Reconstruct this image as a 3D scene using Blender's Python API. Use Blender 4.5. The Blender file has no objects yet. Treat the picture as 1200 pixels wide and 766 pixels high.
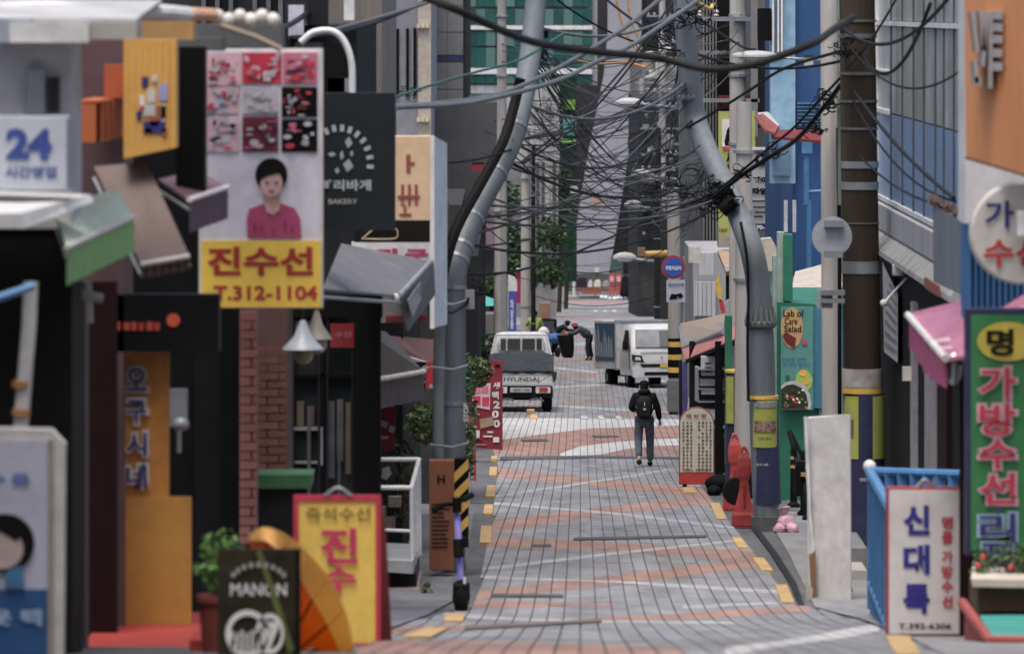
import bpy, bmesh, math, random
from mathutils import Vector, Matrix, noise
random.seed(7)
C = bpy.context.scene.collection
# ---------------- camera, world, sun, exposure ----------------
FP, CX, HY = 6667.0, 600.0, 10.0       # focal length in photo pixels, principal column, horizon row
cam = bpy.data.cameras.new('camera'); cam.sensor_width = 36; cam.lens = 36*FP/1200
cam.shift_y = -(383-HY)/1200
cam.clip_start = 1; cam.clip_end = 5000
cam.dof.use_dof = True; cam.dof.focus_distance = 112; cam.dof.aperture_fstop = 3.8
co = bpy.data.objects.new('camera', cam); C.objects.link(co); co.rotation_euler = (math.pi/2, 0, 0)
bpy.context.scene.camera = co
W = bpy.data.worlds.new('World'); bpy.context.scene.world = W; W.use_nodes = True
wt = W.node_tree; bg = wt.nodes['Background']; sky = wt.nodes.new('ShaderNodeTexSky'); sky.sky_type = 'NISHITA'
sky.sun_disc = False; sky.sun_elevation = math.radians(72); sky.sun_rotation = math.radians(200)
sky.dust_density = 6; sky.air_density = 1.2; sky.ozone_density = 1
wt.links.new(sky.outputs[0], bg.inputs[0]); bg.inputs[1].default_value = 0.15
sl = bpy.data.lights.new('sun', 'SUN'); sl.energy = 1.5; sl.angle = math.radians(24); sl.color = (1, .965, .92)
so = bpy.data.objects.new('sun', sl); C.objects.link(so)
el, az = math.radians(72), math.radians(200)
sd = Vector((math.sin(az)*math.cos(el), math.cos(az)*math.cos(el), math.sin(el)))
so.rotation_euler = sd.to_track_quat('Z', 'Y').to_euler()
vs = bpy.context.scene.view_settings; vs.view_transform = 'Standard'; vs.look = 'None'; vs.exposure = 0.64; vs.gamma = 1
bpy.context.scene.cycles.max_bounces = 5; bpy.context.scene.cycles.diffuse_bounces = 3

# ---------------- helpers ----------------
def P(x, y, Y):
    return Vector(((x-CX)*Y/FP, Y, (HY-y)*Y/FP))
HT = [(-60,-2.5),(0,1.6),(30,3.55),(46,5.07),(56,5.98),(66.7,6.63),(86,7.66),(115,9.28),(135,10.05),(155,10.93),(175,11.6),(205,12.7),(292,16.4),(392,20.85),(470,23.0),(560,28.1),(640,29.0),(3000,29.0)]
HT = [(Y,h) for Y,h in HT if Y != 470]
def h_(Y):
    for i in range(len(HT)-1):
        if Y <= HT[i+1][0] or i == len(HT)-2: break
    (a,ha),(b,hb) = HT[i],HT[i+1]
    def sl_(k):
        if k <= 0 or k >= len(HT)-1: return 0 if k else .09
        s0=(HT[k][1]-HT[k-1][1])/(HT[k][0]-HT[k-1][0]); s1=(HT[k+1][1]-HT[k][1])/(HT[k+1][0]-HT[k][0])
        return 0 if s0*s1 <= 0 else 2*s0*s1/(s0+s1)
    t=(Y-a)/(b-a); L=b-a
    return (2*t**3-3*t*t+1)*ha+(t**3-2*t*t+t)*L*sl_(i)+(-2*t**3+3*t*t)*hb+(t**3-t*t)*L*sl_(i+1)
def g(Y): return -h_(Y)
def inv(y):
    lo, hi = 30.0, 640.0
    for _ in range(50):
        m=(lo+hi)/2
        if HY+FP*h_(m)/m > y: lo=m
        else: hi=m
    return lo
def G(px, py):
    Y=inv(py); return ((px-CX)*Y/FP, Y)

MATS = {}
def mat(name, col, rough=.7, metal=0, var=.18, scale=5, bump=.15, dirt=0, dcol=(.05,.045,.04), streak=False, emit=0, spec=.4, coat=0, worldco=False):
    if name in MATS: return MATS[name]
    lu=.3*col[0]+.5*col[1]+.2*col[2]; col=tuple(max(0,lu+(c-lu)*.86) for c in col)
    if max(col)<.07 and spec==.4 and rough>.15: spec=.12; col=tuple(c*.6 for c in col)
    m = bpy.data.materials.new(name); m.use_nodes = True; t = m.node_tree; N = t.nodes; L = t.links
    b = N['Principled BSDF']; b.inputs['Roughness'].default_value = rough; b.inputs['Metallic'].default_value = metal
    b.inputs['Specular IOR Level'].default_value = spec; b.inputs['Coat Weight'].default_value = coat
    tc = N.new('ShaderNodeNewGeometry' if worldco else 'ShaderNodeTexCoord'); src = tc.outputs['Position' if worldco else 'Object']
    mp = N.new('ShaderNodeMapping'); L.new(src, mp.inputs[0])
    if streak: mp.inputs['Scale'].default_value = (1, 1, .12)
    if worldco: mp.inputs['Scale'].default_value = (1, .22, 1)
    n = N.new('ShaderNodeTexNoise'); n.inputs['Scale'].default_value = scale; n.inputs['Detail'].default_value = 6; n.inputs['Roughness'].default_value=.62
    L.new(mp.outputs[0], n.inputs[0])
    mr = N.new('ShaderNodeMapRange'); mr.inputs[1].default_value=.3; mr.inputs[2].default_value=.7; mr.inputs[3].default_value = 1-var; mr.inputs[4].default_value = 1+var
    L.new(n.outputs[0], mr.inputs[0])
    oi = N.new('ShaderNodeObjectInfo'); m2 = N.new('ShaderNodeMapRange'); m2.inputs[3].default_value=1-var*.5; m2.inputs[4].default_value=1+var*.5
    L.new(oi.outputs['Random'], m2.inputs[0])
    mu = N.new('ShaderNodeMath'); mu.operation='MULTIPLY'; L.new(mr.outputs[0], mu.inputs[0]); L.new(m2.outputs[0], mu.inputs[1])
    mx = N.new('ShaderNodeVectorMath'); mx.operation='SCALE'; mx.inputs[0].default_value = col; L.new(mu.outputs[0], mx.inputs[3])
    out = mx.outputs[0]
    if not dirt and not emit and not any(q in name for q in ('print','letter','glass','leaf','chrome','lamp','screen','skin','hair')): dirt=.5; dcol=tuple(c*.42+.006 for c in col)
    if any(q in name for q in ('vinyl','fabric','canopy','tarp','umbrella','cloth')): bump=max(bump,.7)
    if dirt:
        n2 = N.new('ShaderNodeTexNoise'); n2.inputs['Scale'].default_value = scale*.45; n2.inputs['Detail'].default_value=8; n2.inputs['Roughness'].default_value=.7
        L.new(mp.outputs[0], n2.inputs[0])
        r2 = N.new('ShaderNodeMapRange'); r2.inputs[1].default_value=.48; r2.inputs[2].default_value=.72; r2.inputs[4].default_value=dirt
        L.new(n2.outputs[0], r2.inputs[0])
        mm = N.new('ShaderNodeMix'); mm.data_type='RGBA'; L.new(r2.outputs[0], mm.inputs[0]); L.new(out, mm.inputs[6]); mm.inputs[7].default_value=(*dcol,1)
        out = mm.outputs[2]
    L.new(out, b.inputs['Base Color'])
    if bump:
        bp = N.new('ShaderNodeBump'); bp.inputs['Strength'].default_value = bump; bp.inputs['Distance'].default_value=.02
        L.new(n.outputs[0], bp.inputs['Height']); L.new(bp.outputs[0], b.inputs['Normal'])
    if emit:
        b.inputs['Emission Color'].default_value=(*col,1); b.inputs['Emission Strength'].default_value=emit
    MATS[name]=m; return m

class MB:
    def __init__(s): s.v=[]; s.f=[]; s.m=[]; s.mats=[]
    def mi(s, m):
        if m is None: return 0
        if m not in s.mats: s.mats.append(m)
        return s.mats.index(m)
    def add(s, vs, fs, m=None):
        o=len(s.v); s.v += [Vector(v) for v in vs]; k=s.mi(m)
        for f in fs: s.f.append([i+o for i in f]); s.m.append(k)
        return s
    def hexa(s, a, m=None):   # a: 4 bottom + 4 top (same winding)
        return s.add(a, [(0,3,2,1),(4,5,6,7),(0,1,5,4),(1,2,6,5),(2,3,7,6),(3,0,4,7)], m)
    def box(s, x0,x1,y0,y1,z0,z1, m=None):
        return s.hexa([(x0,y0,z0),(x1,y0,z0),(x1,y1,z0),(x0,y1,z0),(x0,y0,z1),(x1,y0,z1),(x1,y1,z1),(x0,y1,z1)], m)
    def prism(s, pts, d, m=None):   # pts: front polygon, extruded by vector d
        n=len(pts); pts=[Vector(p) for p in pts]; d=Vector(d); v=pts+[p+d for p in pts]
        f=[tuple(range(n)), tuple(range(2*n-1,n-1,-1))]+[(i,i+n,(i+1)%n+n,(i+1)%n) for i in range(n)]
        return s.add(v, f, m)
    def pq(s, pts, Y, t=.03, m=None):   # photo-measured outline set at distance Y, with real thickness t away from the viewer
        return s.prism([P(x,y,Y) for x,y in pts], (0,t,0), m)
    def pr(s, x0,y0,x1,y1, Y, t=.03, m=None):
        return s.pq([(x0,y0),(x0,y1),(x1,y1),(x1,y0)], Y, t, m)
    def tube(s, pts, r, n=8, m=None, cap=True):
        pts=[Vector(p) for p in pts]; k=len(pts); rr=r if isinstance(r,(list,tuple)) else [r]*k
        v=[]; up=Vector((0.03,-1,.02)) 
        for i,p in enumerate(pts):
            t=(pts[min(i+1,k-1)]-pts[max(i-1,0)]).normalized()
            if i == 0:
                a = t.cross(up)
                if a.length < .2: a=t.cross(Vector((1,0,0)))
            a=(a-t*a.dot(t)).normalized(); b=t.cross(a)
            for j in range(n):
                q=2*math.pi*j/n; v.append(p+(a*math.cos(q)+b*math.sin(q))*rr[i])
        f=[(i*n+j, i*n+(j+1)%n, (i+1)*n+(j+1)%n, (i+1)*n+j) for i in range(k-1) for j in range(n)]
        if cap: f += [tuple(range(n-1,-1,-1)), tuple(range((k-1)*n, k*n))]
        return s.add(v, f, m)
    def lathe(s, c, prof, n=16, m=None, ax='z'):
        c=Vector(c); v=[]
        for r,z in prof:
            for j in range(n):
                q=2*math.pi*j/n; a,b=r*math.cos(q), r*math.sin(q)
                v.append(c+(Vector((a,b,z)) if ax=='z' else Vector((a,z,b)) if ax=='y' else Vector((z,a,b))))
        k=len(prof)
        f=[(i*n+j, i*n+(j+1)%n, (i+1)*n+(j+1)%n, (i+1)*n+j) for i in range(k-1) for j in range(n)]+[tuple(range(n-1,-1,-1)), tuple(range((k-1)*n,k*n))]
        return s.add(v, f, m)
    def ball(s, c, r, n=10, m=None):
        r=r if isinstance(r,(list,tuple)) else (r,r,r); c=Vector(c); k=n//2+1; v=[]
        for i in range(k+1):
            a=math.pi*(i+.02)/(k+.04)
            for j in range(n):
                q=2*math.pi*j/n; v.append(c+Vector((r[0]*math.sin(a)*math.cos(q), r[1]*math.sin(a)*math.sin(q), r[2]*math.cos(a))))
        f=[(i*n+j, i*n+(j+1)%n, (i+1)*n+(j+1)%n, (i+1)*n+j) for i in range(k) for j in range(n)]
        return s.add(v, f, m)
    def mesh(s, name, m=None, off=(0,0,0), smooth=False):
        me=bpy.data.meshes.new(name); o=Vector(off); me.from_pydata([v-o for v in s.v], [], s.f)
        for q in (s.mats or [m]): 
            if q: me.materials.append(q)
        if len(s.mats)>1: me.polygons.foreach_set('material_index', s.m)
        if smooth: me.polygons.foreach_set('use_smooth', [True]*len(s.f))
        bm=bmesh.new(); bm.from_mesh(me); bmesh.ops.recalc_face_normals(bm, faces=bm.faces); bm.to_mesh(me); bm.free()
        if smooth: me.set_sharp_from_angle(angle=math.radians(40))
        return me
def worldloc(o):
    return Vector(o.location) + (worldloc(o.parent) if o.parent else Vector())
def thing(name, label, cat, loc, group=None, rz=0):
    o=bpy.data.objects.new(name, None); C.objects.link(o); o.location=loc; o.rotation_euler=(0,0,rz); o.empty_display_size=.2
    o['label']=label; o['category']=cat
    if group: o['group']=group
    return o
def part(par, name, mb, m=None, label=None, local=False, smooth=False, stuff=False):
    off = (0,0,0) if local else worldloc(par)
    o=bpy.data.objects.new(name, mb.mesh(name, m, off, smooth)); C.objects.link(o); o.parent=par
    if label: o['label']=label
    if stuff: o['kind']='stuff'
    return o
def one(name, label, cat, mb, m=None, group=None, smooth=False):
    lo=Vector((sum(v.x for v in mb.v)/len(mb.v), sum(v.y for v in mb.v)/len(mb.v), min(v.z for v in mb.v)))
    o=bpy.data.objects.new(name, mb.mesh(name, m, lo, smooth)); C.objects.link(o); o.location=lo; o['label']=label; o['category']=cat
    if group: o['group']=group
    return o
def struct(name, mb, m=None, smooth=False):
    o=bpy.data.objects.new(name, mb.mesh(name, m, (0,0,0), smooth)); C.objects.link(o); o['kind']='structure'; return o
def setting_part(par, name, me, loc=(0,0,0)):
    o=bpy.data.objects.new(name, me); C.objects.link(o); o.parent=par; o.location=loc; return o
def txt(par, body, x, y, hpx, Y, m, bold=.02, wpx=None, name='lettering', off=.008, ext=0, rot=0, sp=1.0, lsp=1.0, local=None):
    """printed lettering centred on photo-measured (x, y), hpx tall, lying on the sign face at distance Y"""
    c=bpy.data.curves.new('t','FONT'); c.body=body; c.offset=bold; c.align_x='CENTER'; c.space_character=sp; c.space_line=lsp; c.resolution_u=3
    if ext: c.extrude=ext
    o=bpy.data.objects.new('t',c); me=bpy.data.meshes.new_from_object(o); bpy.data.objects.remove(o)
    if not me.vertices: return None
    xs=[v.co.x for v in me.vertices]; ys=[v.co.y for v in me.vertices]
    x0,x1,y0,y1=min(xs),max(xs),min(ys),max(ys); H=hpx*Y/FP; k=H/(y1-y0); kx=k if not wpx else wpx*Y/FP/(x1-x0)
    ctr = P(x,y,Y) if local is None else Vector(local)
    ctr = ctr + Vector((0,-off-ext*k,0)); base = worldloc(par) if local is None else Vector()
    cr,sr=math.cos(rot),math.sin(rot)
    for v in me.vertices:
        a=(v.co.x-(x0+x1)/2)*kx; b=(v.co.y-(y0+y1)/2)*k
        v.co=ctr+Vector((a*cr-b*sr, -v.co.z*k, a*sr+b*cr))-base
    me.materials.clear(); me.materials.append(m); me.shade_flat()
    q=bpy.data.objects.new(name, me); C.objects.link(q); q.parent=par; return q
def cat_pts(a, b, sag, n=14, wob=0):
    a,b=Vector(a),Vector(b); r=[]
    for i in range(n+1):
        t=i/n; p=a.lerp(b,t); p.z -= sag*4*t*(1-t)
        if wob: p += Vector((random.uniform(-1,1),random.uniform(-1,1),random.uniform(-1,1)))*wob*math.sin(math.pi*t)
        r.append(p)
    return r
def spline(pts, n=6):
    pts=[Vector(p) for p in pts]; q=[pts[0]*2-pts[1]]+pts+[pts[-1]*2-pts[-2]]; r=[]
    for i in range(1,len(q)-2):
        for k in range(n):
            t=k/n; a,b,c,d=q[i-1:i+3]
            r.append(.5*((2*b)+(c-a)*t+(2*a-5*b+4*c-d)*t*t+(3*b-a-3*c+d)*t**3))
    r.append(pts[-1]); return r
def leaves(mb, c, rad, n, size, seed=0, holes=.35):
    R=random.Random(seed); c=Vector(c)
    for _ in range(n):
        while 1:
            p=Vector((R.uniform(-1,1),R.uniform(-1,1),R.uniform(-1,1)))
            if p.length<=1 and noise.noise(p*2.3+Vector((seed,0,0)))>-holes*R.random(): break
        p=c+Vector((p.x*rad[0],p.y*rad[1],p.z*rad[2]))
        d=Vector((R.gauss(0,1),R.gauss(0,1),R.gauss(0,.6))).normalized(); e=d.cross(Vector((R.gauss(0,1),R.gauss(0,1),R.gauss(0,1)))).normalized()
        s_=size*R.uniform(.6,1.3)
        mb.add([p-d*s_, p+e*s_*.45, p+d*s_, p-e*s_*.45+Vector((0,0,s_*.15))], [(0,1,2,3)])

# ---------------- common materials ----------------
white=mat('white_paint',(.62,.62,.62),.5,dirt=.35,dcol=(.25,.24,.22)); offw=mat('off_white_plastic',(.55,.53,.5),.45,dirt=.25,dcol=(.3,.28,.25))
black=mat('black_matt',(.007,.007,.008),.7); dark=mat('dark_paint',(.03,.032,.036),.5); char=mat('charcoal',(.05,.055,.06),.6)
maroon=mat('dark_maroon',(.035,.012,.014),.6); red=mat('red_paint',(.45,.03,.03),.45); bred=mat('bright_red',(.6,.04,.045),.4)
yellow=mat('yellow_paint',(.75,.47,.05),.5); gold=mat('golden_print',(.8,.55,.06),.5); navy=mat('navy_wrap',(.025,.028,.085),.5,dirt=.3,dcol=(.1,.1,.12))
blue=mat('blue_print',(.03,.07,.3),.5); grey=mat('grey_metal',(.24,.26,.28),.45,metal=.3,dirt=.3,dcol=(.12,.11,.1))
steel=mat('steel',(.4,.42,.44),.35,metal=.7,dirt=.2); conc=mat('concrete_pole',(.33,.315,.29),.85,dirt=.45,dcol=(.14,.13,.12),streak=True)
polem=mat('painted_pole',(.125,.15,.17),.6,dirt=.35,dcol=(.2,.21,.21),streak=True,scale=9,bump=.3)
brownpole=mat('brown_pole',(.071,.052,.038),.85,dirt=.4,dcol=(.16,.13,.1),streak=True,bump=.4)
glass=mat('dark_glass',(.02,.026,.03),.08,var=.1,bump=.02,spec=.6); rubber=mat('rubber',(.012,.012,.012),.8)
cable=mat('cable_black',(.012,.012,.014),.55); cableg=mat('cable_grey',(.09,.1,.11),.6); cableteal=mat('cable_green',(.02,.09,.07),.6)
green=mat('green_paint',(.012,.15,.085),.45,dirt=.25,dcol=(.03,.1,.08)); leafm=mat('leaf',(.06,.115,.03),.6,var=.5,scale=9,bump=0); leafd=mat('leaf_dark',(.04,.085,.032),.65,var=.5,scale=5,bump=0)
pinkm=mat('pink_fabric',(.3,.05,.13),.8,dirt=.3,dcol=(.3,.12,.18),streak=True); orangem=mat('orange_fabric',(.85,.33,.03),.6)
wood=mat('reddish_wood',(.22,.07,.03),.6,streak=True,scale=14,dirt=.4,dcol=(.1,.03,.015)); teal=mat('teal_paint',(.03,.28,.24),.5)
tin=mat('tin_sheet',(.16,.19,.22),.55,metal=.3,dirt=.5,dcol=(.08,.07,.06),streak=True)
skin=mat('skin',(.42,.24,.17),.6,var=.06); hair=mat('hair',(.015,.012,.012),.5)
navyprint=mat('navy_print',(.03,.03,.17),.5); redprint=mat('red_print',(.5,.02,.05),.5); whiteprint=mat('white_print',(.7,.7,.7),.5)

# ---------------- ground ----------------
asph=mat('asphalt',(.075,.077,.082),.85,var=.3,scale=3,dirt=.5,dcol=(.12,.12,.12),worldco=True,bump=.4)
gm=MB(); ys=[-60,-30,0,20]+[30+2*i for i in range(180)]+[392+6*i for i in range(36)]+[640,800,1500,3000]
for i,Y in enumerate(ys): gm.v += [Vector((-600,Y,g(Y))), Vector((-3,Y,g(Y))), Vector((8,Y,g(Y))), Vector((600,Y,g(Y)))]
for i in range(len(ys)-1):
    for j in range(3): gm.f.append([i*4+j,i*4+j+1,i*4+j+5,i*4+j+4])
gm.m=[0]*len(gm.f); ground=struct('ground',gm,asph)
def poly_at(px, y):
    for (a,ya),(b,yb) in zip(px,px[1:]):
        if ya<=y<=yb: return a+(b-a)*(y-ya)/(yb-ya)
    return px[0][0] if y<px[0][1] else px[-1][0]
RE=[(640,351),(790,352),(790,366),(800,400),(812,450),(818,500),(805,548),(826,578),(852,610),(880,645),(908,680),(932,708),(1000,728),(1050,745),(1100,770),(1150,800)]
LE=[(600,345),(597,390),(570,450),(566,500),(578,530),(584,548),(580,580),(577,610),(569,650),(561,690),(556,710),(524,720),(470,735),(420,766),(400,800)]
def Redge(Y): y=HY+FP*h_(Y)/Y; return (poly_at([(a,b) for a,b in RE], y)-CX)*Y/FP
def Ledge(Y): y=HY+FP*h_(Y)/Y; return (poly_at(LE, y)-CX)*Y/FP
slabm=mat('grey_paving',(.17,.173,.185),.75,var=.3,scale=2.2,dirt=.65,dcol=(.09,.093,.1),worldco=True,bump=.5)
orangep=mat('orange_paving',(.25,.14,.11),.8,var=.28,scale=2.5,dirt=.8,dcol=(.15,.125,.12),worldco=True)
whitep=mat('white_paving',(.4,.4,.4),.75,var=.12,scale=3,dirt=.6,dcol=(.28,.28,.29),worldco=True)
BANDS=[]
def strip(m, up, lo):   # two ground polylines with the same number of points
    for i in range(len(up)-1): 
        BANDS.append((m,[G(*lo[i]),G(*lo[i+1]),G(*up[i+1]),G(*up[i])]))
O,Wh=orangep,mat('worn_line_paving',(.29,.29,.3),.75,var=.25,scale=3,dirt=.9,dcol=(.17,.173,.185),worldco=True)
strip(O,[(560,547),(640,556),(835,575)],[(560,558),(640,566),(835,586)])
strip(O,[(560,614),(690,598),(850,579)],[(560,630),(690,608),(850,591)])
strip(O,[(560,630),(700,637),(900,649)],[(560,643),(700,647),(900,661)])
strip(O,[(550,696),(720,677),(910,652)],[(550,706),(720,688),(910,664)])
strip(O,[(550,707),(720,709.5)],[(550,716),(720,713)])
strip(O,[(450,739),(700,727),(950,711)],[(450,748),(700,733),(950,720)])
strip(O,[(350,752),(620,757),(800,765)],[(350,770),(620,775),(800,785)])
strip(Wh,[(575,582.5),(690,565.5),(785,550)],[(575,585.5),(690,568),(785,552.2)])
strip(Wh,[(575,590),(692,600),(730,603.5),(860,619)],[(575,593),(692,602.5),(730,606),(860,622)])
strip(Wh,[(562,668),(710,650.5),(870,633.5)],[(562,672),(710,653.5),(870,636)])
strip(Wh,[(562,677),(690,682.5),(740,684),(920,695)],[(562,681),(690,684.5),(740,687),(920,699)])
strip(Wh,[(800,712.5),(925,707.5)],[(800,716),(925,710)])
strip(Wh,[(520,721),(700,730.5),(860,731.5)],[(520,726),(700,733),(860,735)])
strip(whitep,[(850,764),(1030,733)],[(850,776),(1030,743)])
# junction: white arcs over orange
strip(O,[(560,500),(640,500),(740,500),(830,500)],[(560,533),(640,535),(740,535),(830,535)])
strip(whitep,[(560,491),(640,491),(735,492),(830,493)],[(560,520),(625,512),(690,503.5),(830,499)])
strip(whitep,[(656,533),(680,524.5),(720,519.5),(770,516),(830,514)],[(657,536),(707,534),(730,528),(770,524),(830,522)])
for (m,a,b) in [(O,(600,478,720,470),2.2),(O,(640,461,720,464),1.6),(O,(640,441,700,440),4.5),(Wh,(640,455,790,447),2),(Wh,(655,477,790,484),2.5),(O,(720,488,830,484),3),
                (Wh,(640,431,700,437),2),(O,(640,425,790,419),2.5),(Wh,(655,405,740,401),1.6),(O,(640,396,780,391),1.8),(O,(640,371,720,376),1.5),(Wh,(640,364,720,358),1.2),(O,(600,354,780,356),3),(O,(600,347,780,348),1.6),
                (Wh,(600,386,700,383),1.2),(O,(600,411,700,410),2)]:
    x0,y0,x1,y1=a; strip(m,[(x0,y0-b/2),(x1,y1-b/2)],[(x0,y0+b/2),(x1,y1+b/2)])
def clip(poly, q):
    A=sum(q[i][0]*q[(i+1)%len(q)][1]-q[(i+1)%len(q)][0]*q[i][1] for i in range(len(q)))
    s_=1 if A>0 else -1; out=poly
    for i in range(len(q)):
        a,b=q[i],q[(i+1)%len(q)]
        if abs(a[0]-b[0])+abs(a[1]-b[1])<1e-6: continue
        d=lambda p: s_*((b[0]-a[0])*(p[1]-a[1])-(b[1]-a[1])*(p[0]-a[0]))
        inp=out; out=[]
        for k in range(len(inp)):
            p,r=inp[k],inp[(k+1)%len(inp)]; dp,dr=d(p),d(r)
            if dp>=0: out.append(p)
            if dp*dr<0: t=dp/(dp-dr); out.append((p[0]+(r[0]-p[0])*t,p[1]+(r[1]-p[1])*t))
        if len(out)<3: return []
    return out
bb=[(m,q,min(p[1] for p in q),max(p[1] for p in q)) for m,q in BANDS]
# paving slabs: recessed joints, coloured pieces follow the painted bands
slabs=[]; PW=.158; Y=33.0; r=0
while Y<548:
    PL=.6 if Y<52 else 1.0 if Y<140 else 2.0 if Y<260 else 6.0
    yc=Y+PL/2; L_,R_=Ledge(yc),Redge(yc)
    if Y<600:
        k0=int((L_-.012*yc)/PW)-2; k1=int((R_-.012*yc)/PW)+2
        for k in range(k0,k1+1):
            if not (L_-.2 < (k+.5)*PW+.012*yc < R_+.2): continue
            j=.0065 if yc<250 else .006; e=.004; q=[]
            for (u,yy) in ((k*PW+j,Y+e),((k+1)*PW-j,Y+e),((k+1)*PW-j,Y+PL-e),(k*PW+j,Y+PL-e)):
                x=u+.012*yy; x=max(Ledge(yy),min(Redge(yy),x)); q.append((x,yy))
            if q[1][0]-q[0][0]<.03 or q[2][0]-q[3][0]<.03: continue
            slabs.append((q,yc))
    Y+=PL; r+=1
def inview(q): 
    x,y=q[0]; px=CX+FP*x/y; py=HY+FP*h_(y)/y; return 300<px<1130 and py<768
near=[s_ for s_ in slabs if inview(s_[0])][:300]; ids=set(map(id,near))
def slab_geo(mb,q,tz=0):
    z=[g(p[1])+.03+tz for p in q]
    v=[Vector((p[0],p[1],zz)) for p,zz in zip(q,z)]; w=[Vector((p[0],p[1],zz-.035)) for p,zz in zip(q,z)]
    mb.add(v+w,[(0,1,2,3),(0,4,5,1),(1,5,6,2),(2,6,7,3),(3,7,4,0)],slabm)
    y0,y1=min(p[1] for p in q),max(p[1] for p in q); lvl=0
    for m,b,b0,b1 in bb:
        if b1<y0 or b0>y1: continue
        c=clip(q,b)
        if c:
            lvl+=1; mb.add([(p[0],p[1],z[0]+(z[3]-z[0])*(p[1]-q[0][1])/(q[3][1]-q[0][1])+.002*lvl) for p in c],[tuple(range(len(c)))],m)
pavement=bpy.data.objects.new('paved_road',None); C.objects.link(pavement); pavement['kind']='structure'
bulk=MB(); bulk.mi(slabm)
R5=random.Random(3)
for s_ in slabs:
    tz=R5.uniform(-.002,.002)
    if id(s_) in ids:
        mb=MB(); slab_geo(mb,s_[0],tz); q=s_[0]; c=Vector((q[0][0],q[0][1],g(q[0][1])))
        o=bpy.data.objects.new('paving_slab',mb.mesh('paving_slab',slabm,c)); C.objects.link(o); o.parent=pavement; o.location=c
    else: slab_geo(bulk,s_[0],tz)
o=part(pavement,'paving_slabs_beyond',bulk,slabm,stuff=True); o.name='far_paving_slab'
# kerb dashes, gutters, drain lines: thin sheets following the ground
ykerb=mat('yellow_kerb_paint',(.45,.28,.09),.7,var=.35,dirt=.8,dcol=(.25,.2,.12))
def gpoly(pts, dz, m, name, t=.0):
    mb=MB(); q=[G(*p) for p in pts]; v=[(x,y,g(y)+dz) for x,y in q]; n=len(v)
    w=[(x,y,g(y)-.02) for x,y in q]; mb.add(v+w,[tuple(range(n))]+[(i,(i+1)%n,(i+1)%n+n,i+n) for i in range(n)])
    return struct(name,mb,m)
for q in ([(797,572),(810,572),(817,580),(803,580)],[(832,592),(843,592),(852,611),(840,611)],[(857,633),(868,633),(877,645),(865,645)],[(882,657),(895,657),(906,672),(892,672)],[(908,689),(922,689),(931,710),(916,710)],
          [(576,536),(583,536),(583,542),(575,542)],[(574,549),(583,549),(582,559),(573,559)],[(571,571),(581,571),(580,584),(569,584)],[(568,594),(578,594),(577,605),(566,605)],[(564,619),(576,619),(575,639),(562,639)],
          [(523,722),(545,724),(542,733),(520,732)],[(500,741),(526,741),(505,752),(470,752)],[(1038,751),(1065,751),(1080,775),(1050,775)],[(622,487),(630,487),(630,492),(621,492)]):
    gpoly(q,.046,ykerb,'kerb_marking')
for q in ([(680,489),(687,489),(690,493),(681,493)],[(700,489),(706,489),(710,493),(702,493)],[(721,489),(726,489),(730,493),(723,493)],[(696,364),(700,364),(700,366),(696,366)],[(707,364),(711,364),(711,366),(707,366)],[(718,364),(722,364),(722,366),(718,366)]):
    gpoly(q,.05,whitep,'road_stud_marking')
drain=mat('drain_channel',(.07,.07,.075),.8,worldco=True)
gpoly([(672,633),(828,630),(828,632.5),(672,636)],.045,drain,'drain_channel')
gpoly([(586,537),(690,536),(800,537.5),(800,539.5),(690,538.5),(586,541)],.045,drain,'drain_channel')
gpoly([(545,738),(705,730),(705,733),(545,742.5)],.045,mat('rust_drain',(.12,.095,.08),.8,worldco=True),'drain_channel')
gpoly([(575,700),(660,701),(660,703.5),(575,703)],.047,drain,'patched_joint')
for q in ([(694,512.5),(722,512),(726,513.8),(698,514.5)],[(610,517),(640,516.5),(643,518.5),(612,519)],[(624,641),(646,641),(646,643.5),(624,643.5)]):
    gpoly(q,.048,drain,'manhole_cover')
# right side: dark gutter curve and pale pavement, left pavement
def ribbon(name, left, right, dz, m):
    mb=MB(); a=[G(*p) for p in left]; b=[G(*p) for p in right]
    for (x,y),(u,w) in zip(a,b): mb.v+=[Vector((x,y,g(y)+dz)),Vector((u,w,g(w)+dz)),Vector((u,w,g(w)-.02))]
    for i in range(len(a)-1): k=3*i; mb.f+=[[k,k+1,k+4,k+3],[k+1,k+2,k+5,k+4]]
    mb.m=[0]*len(mb.f); return struct(name,mb,m)
ribbon('gutter',[(868,600),(884,625),(903,650),(925,685),(937,712)],[(876,600),(892,625),(911,650),(933,685),(943,712)],.03,mat('gutter',(.035,.036,.04),.8,worldco=True))
pavm=mat('pavement_concrete',(.17,.17,.175),.85,var=.2,dirt=.4,dcol=(.09,.09,.09),worldco=True,scale=4)
ribbon('side_pavement',[(895,600),(910,625),(925,650),(935,672),(945,690),(955,712),(1010,726),(1060,745),(1110,770)],[(1250,600),(1250,625),(1250,650),(1250,672),(1250,690),(1250,712),(1250,726),(1250,745),(1250,770)],.012,pavm)
ribbon('side_pavement',[(430,600),(400,650),(390,700),(380,735),(360,766)],[(556,600),(548,650),(540,700),(500,722),(450,740)],.02,mat('left_pavement',(.13,.132,.14),.85,var=.25,dirt=.5,dcol=(.07,.07,.07),worldco=True,scale=3))

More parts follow.
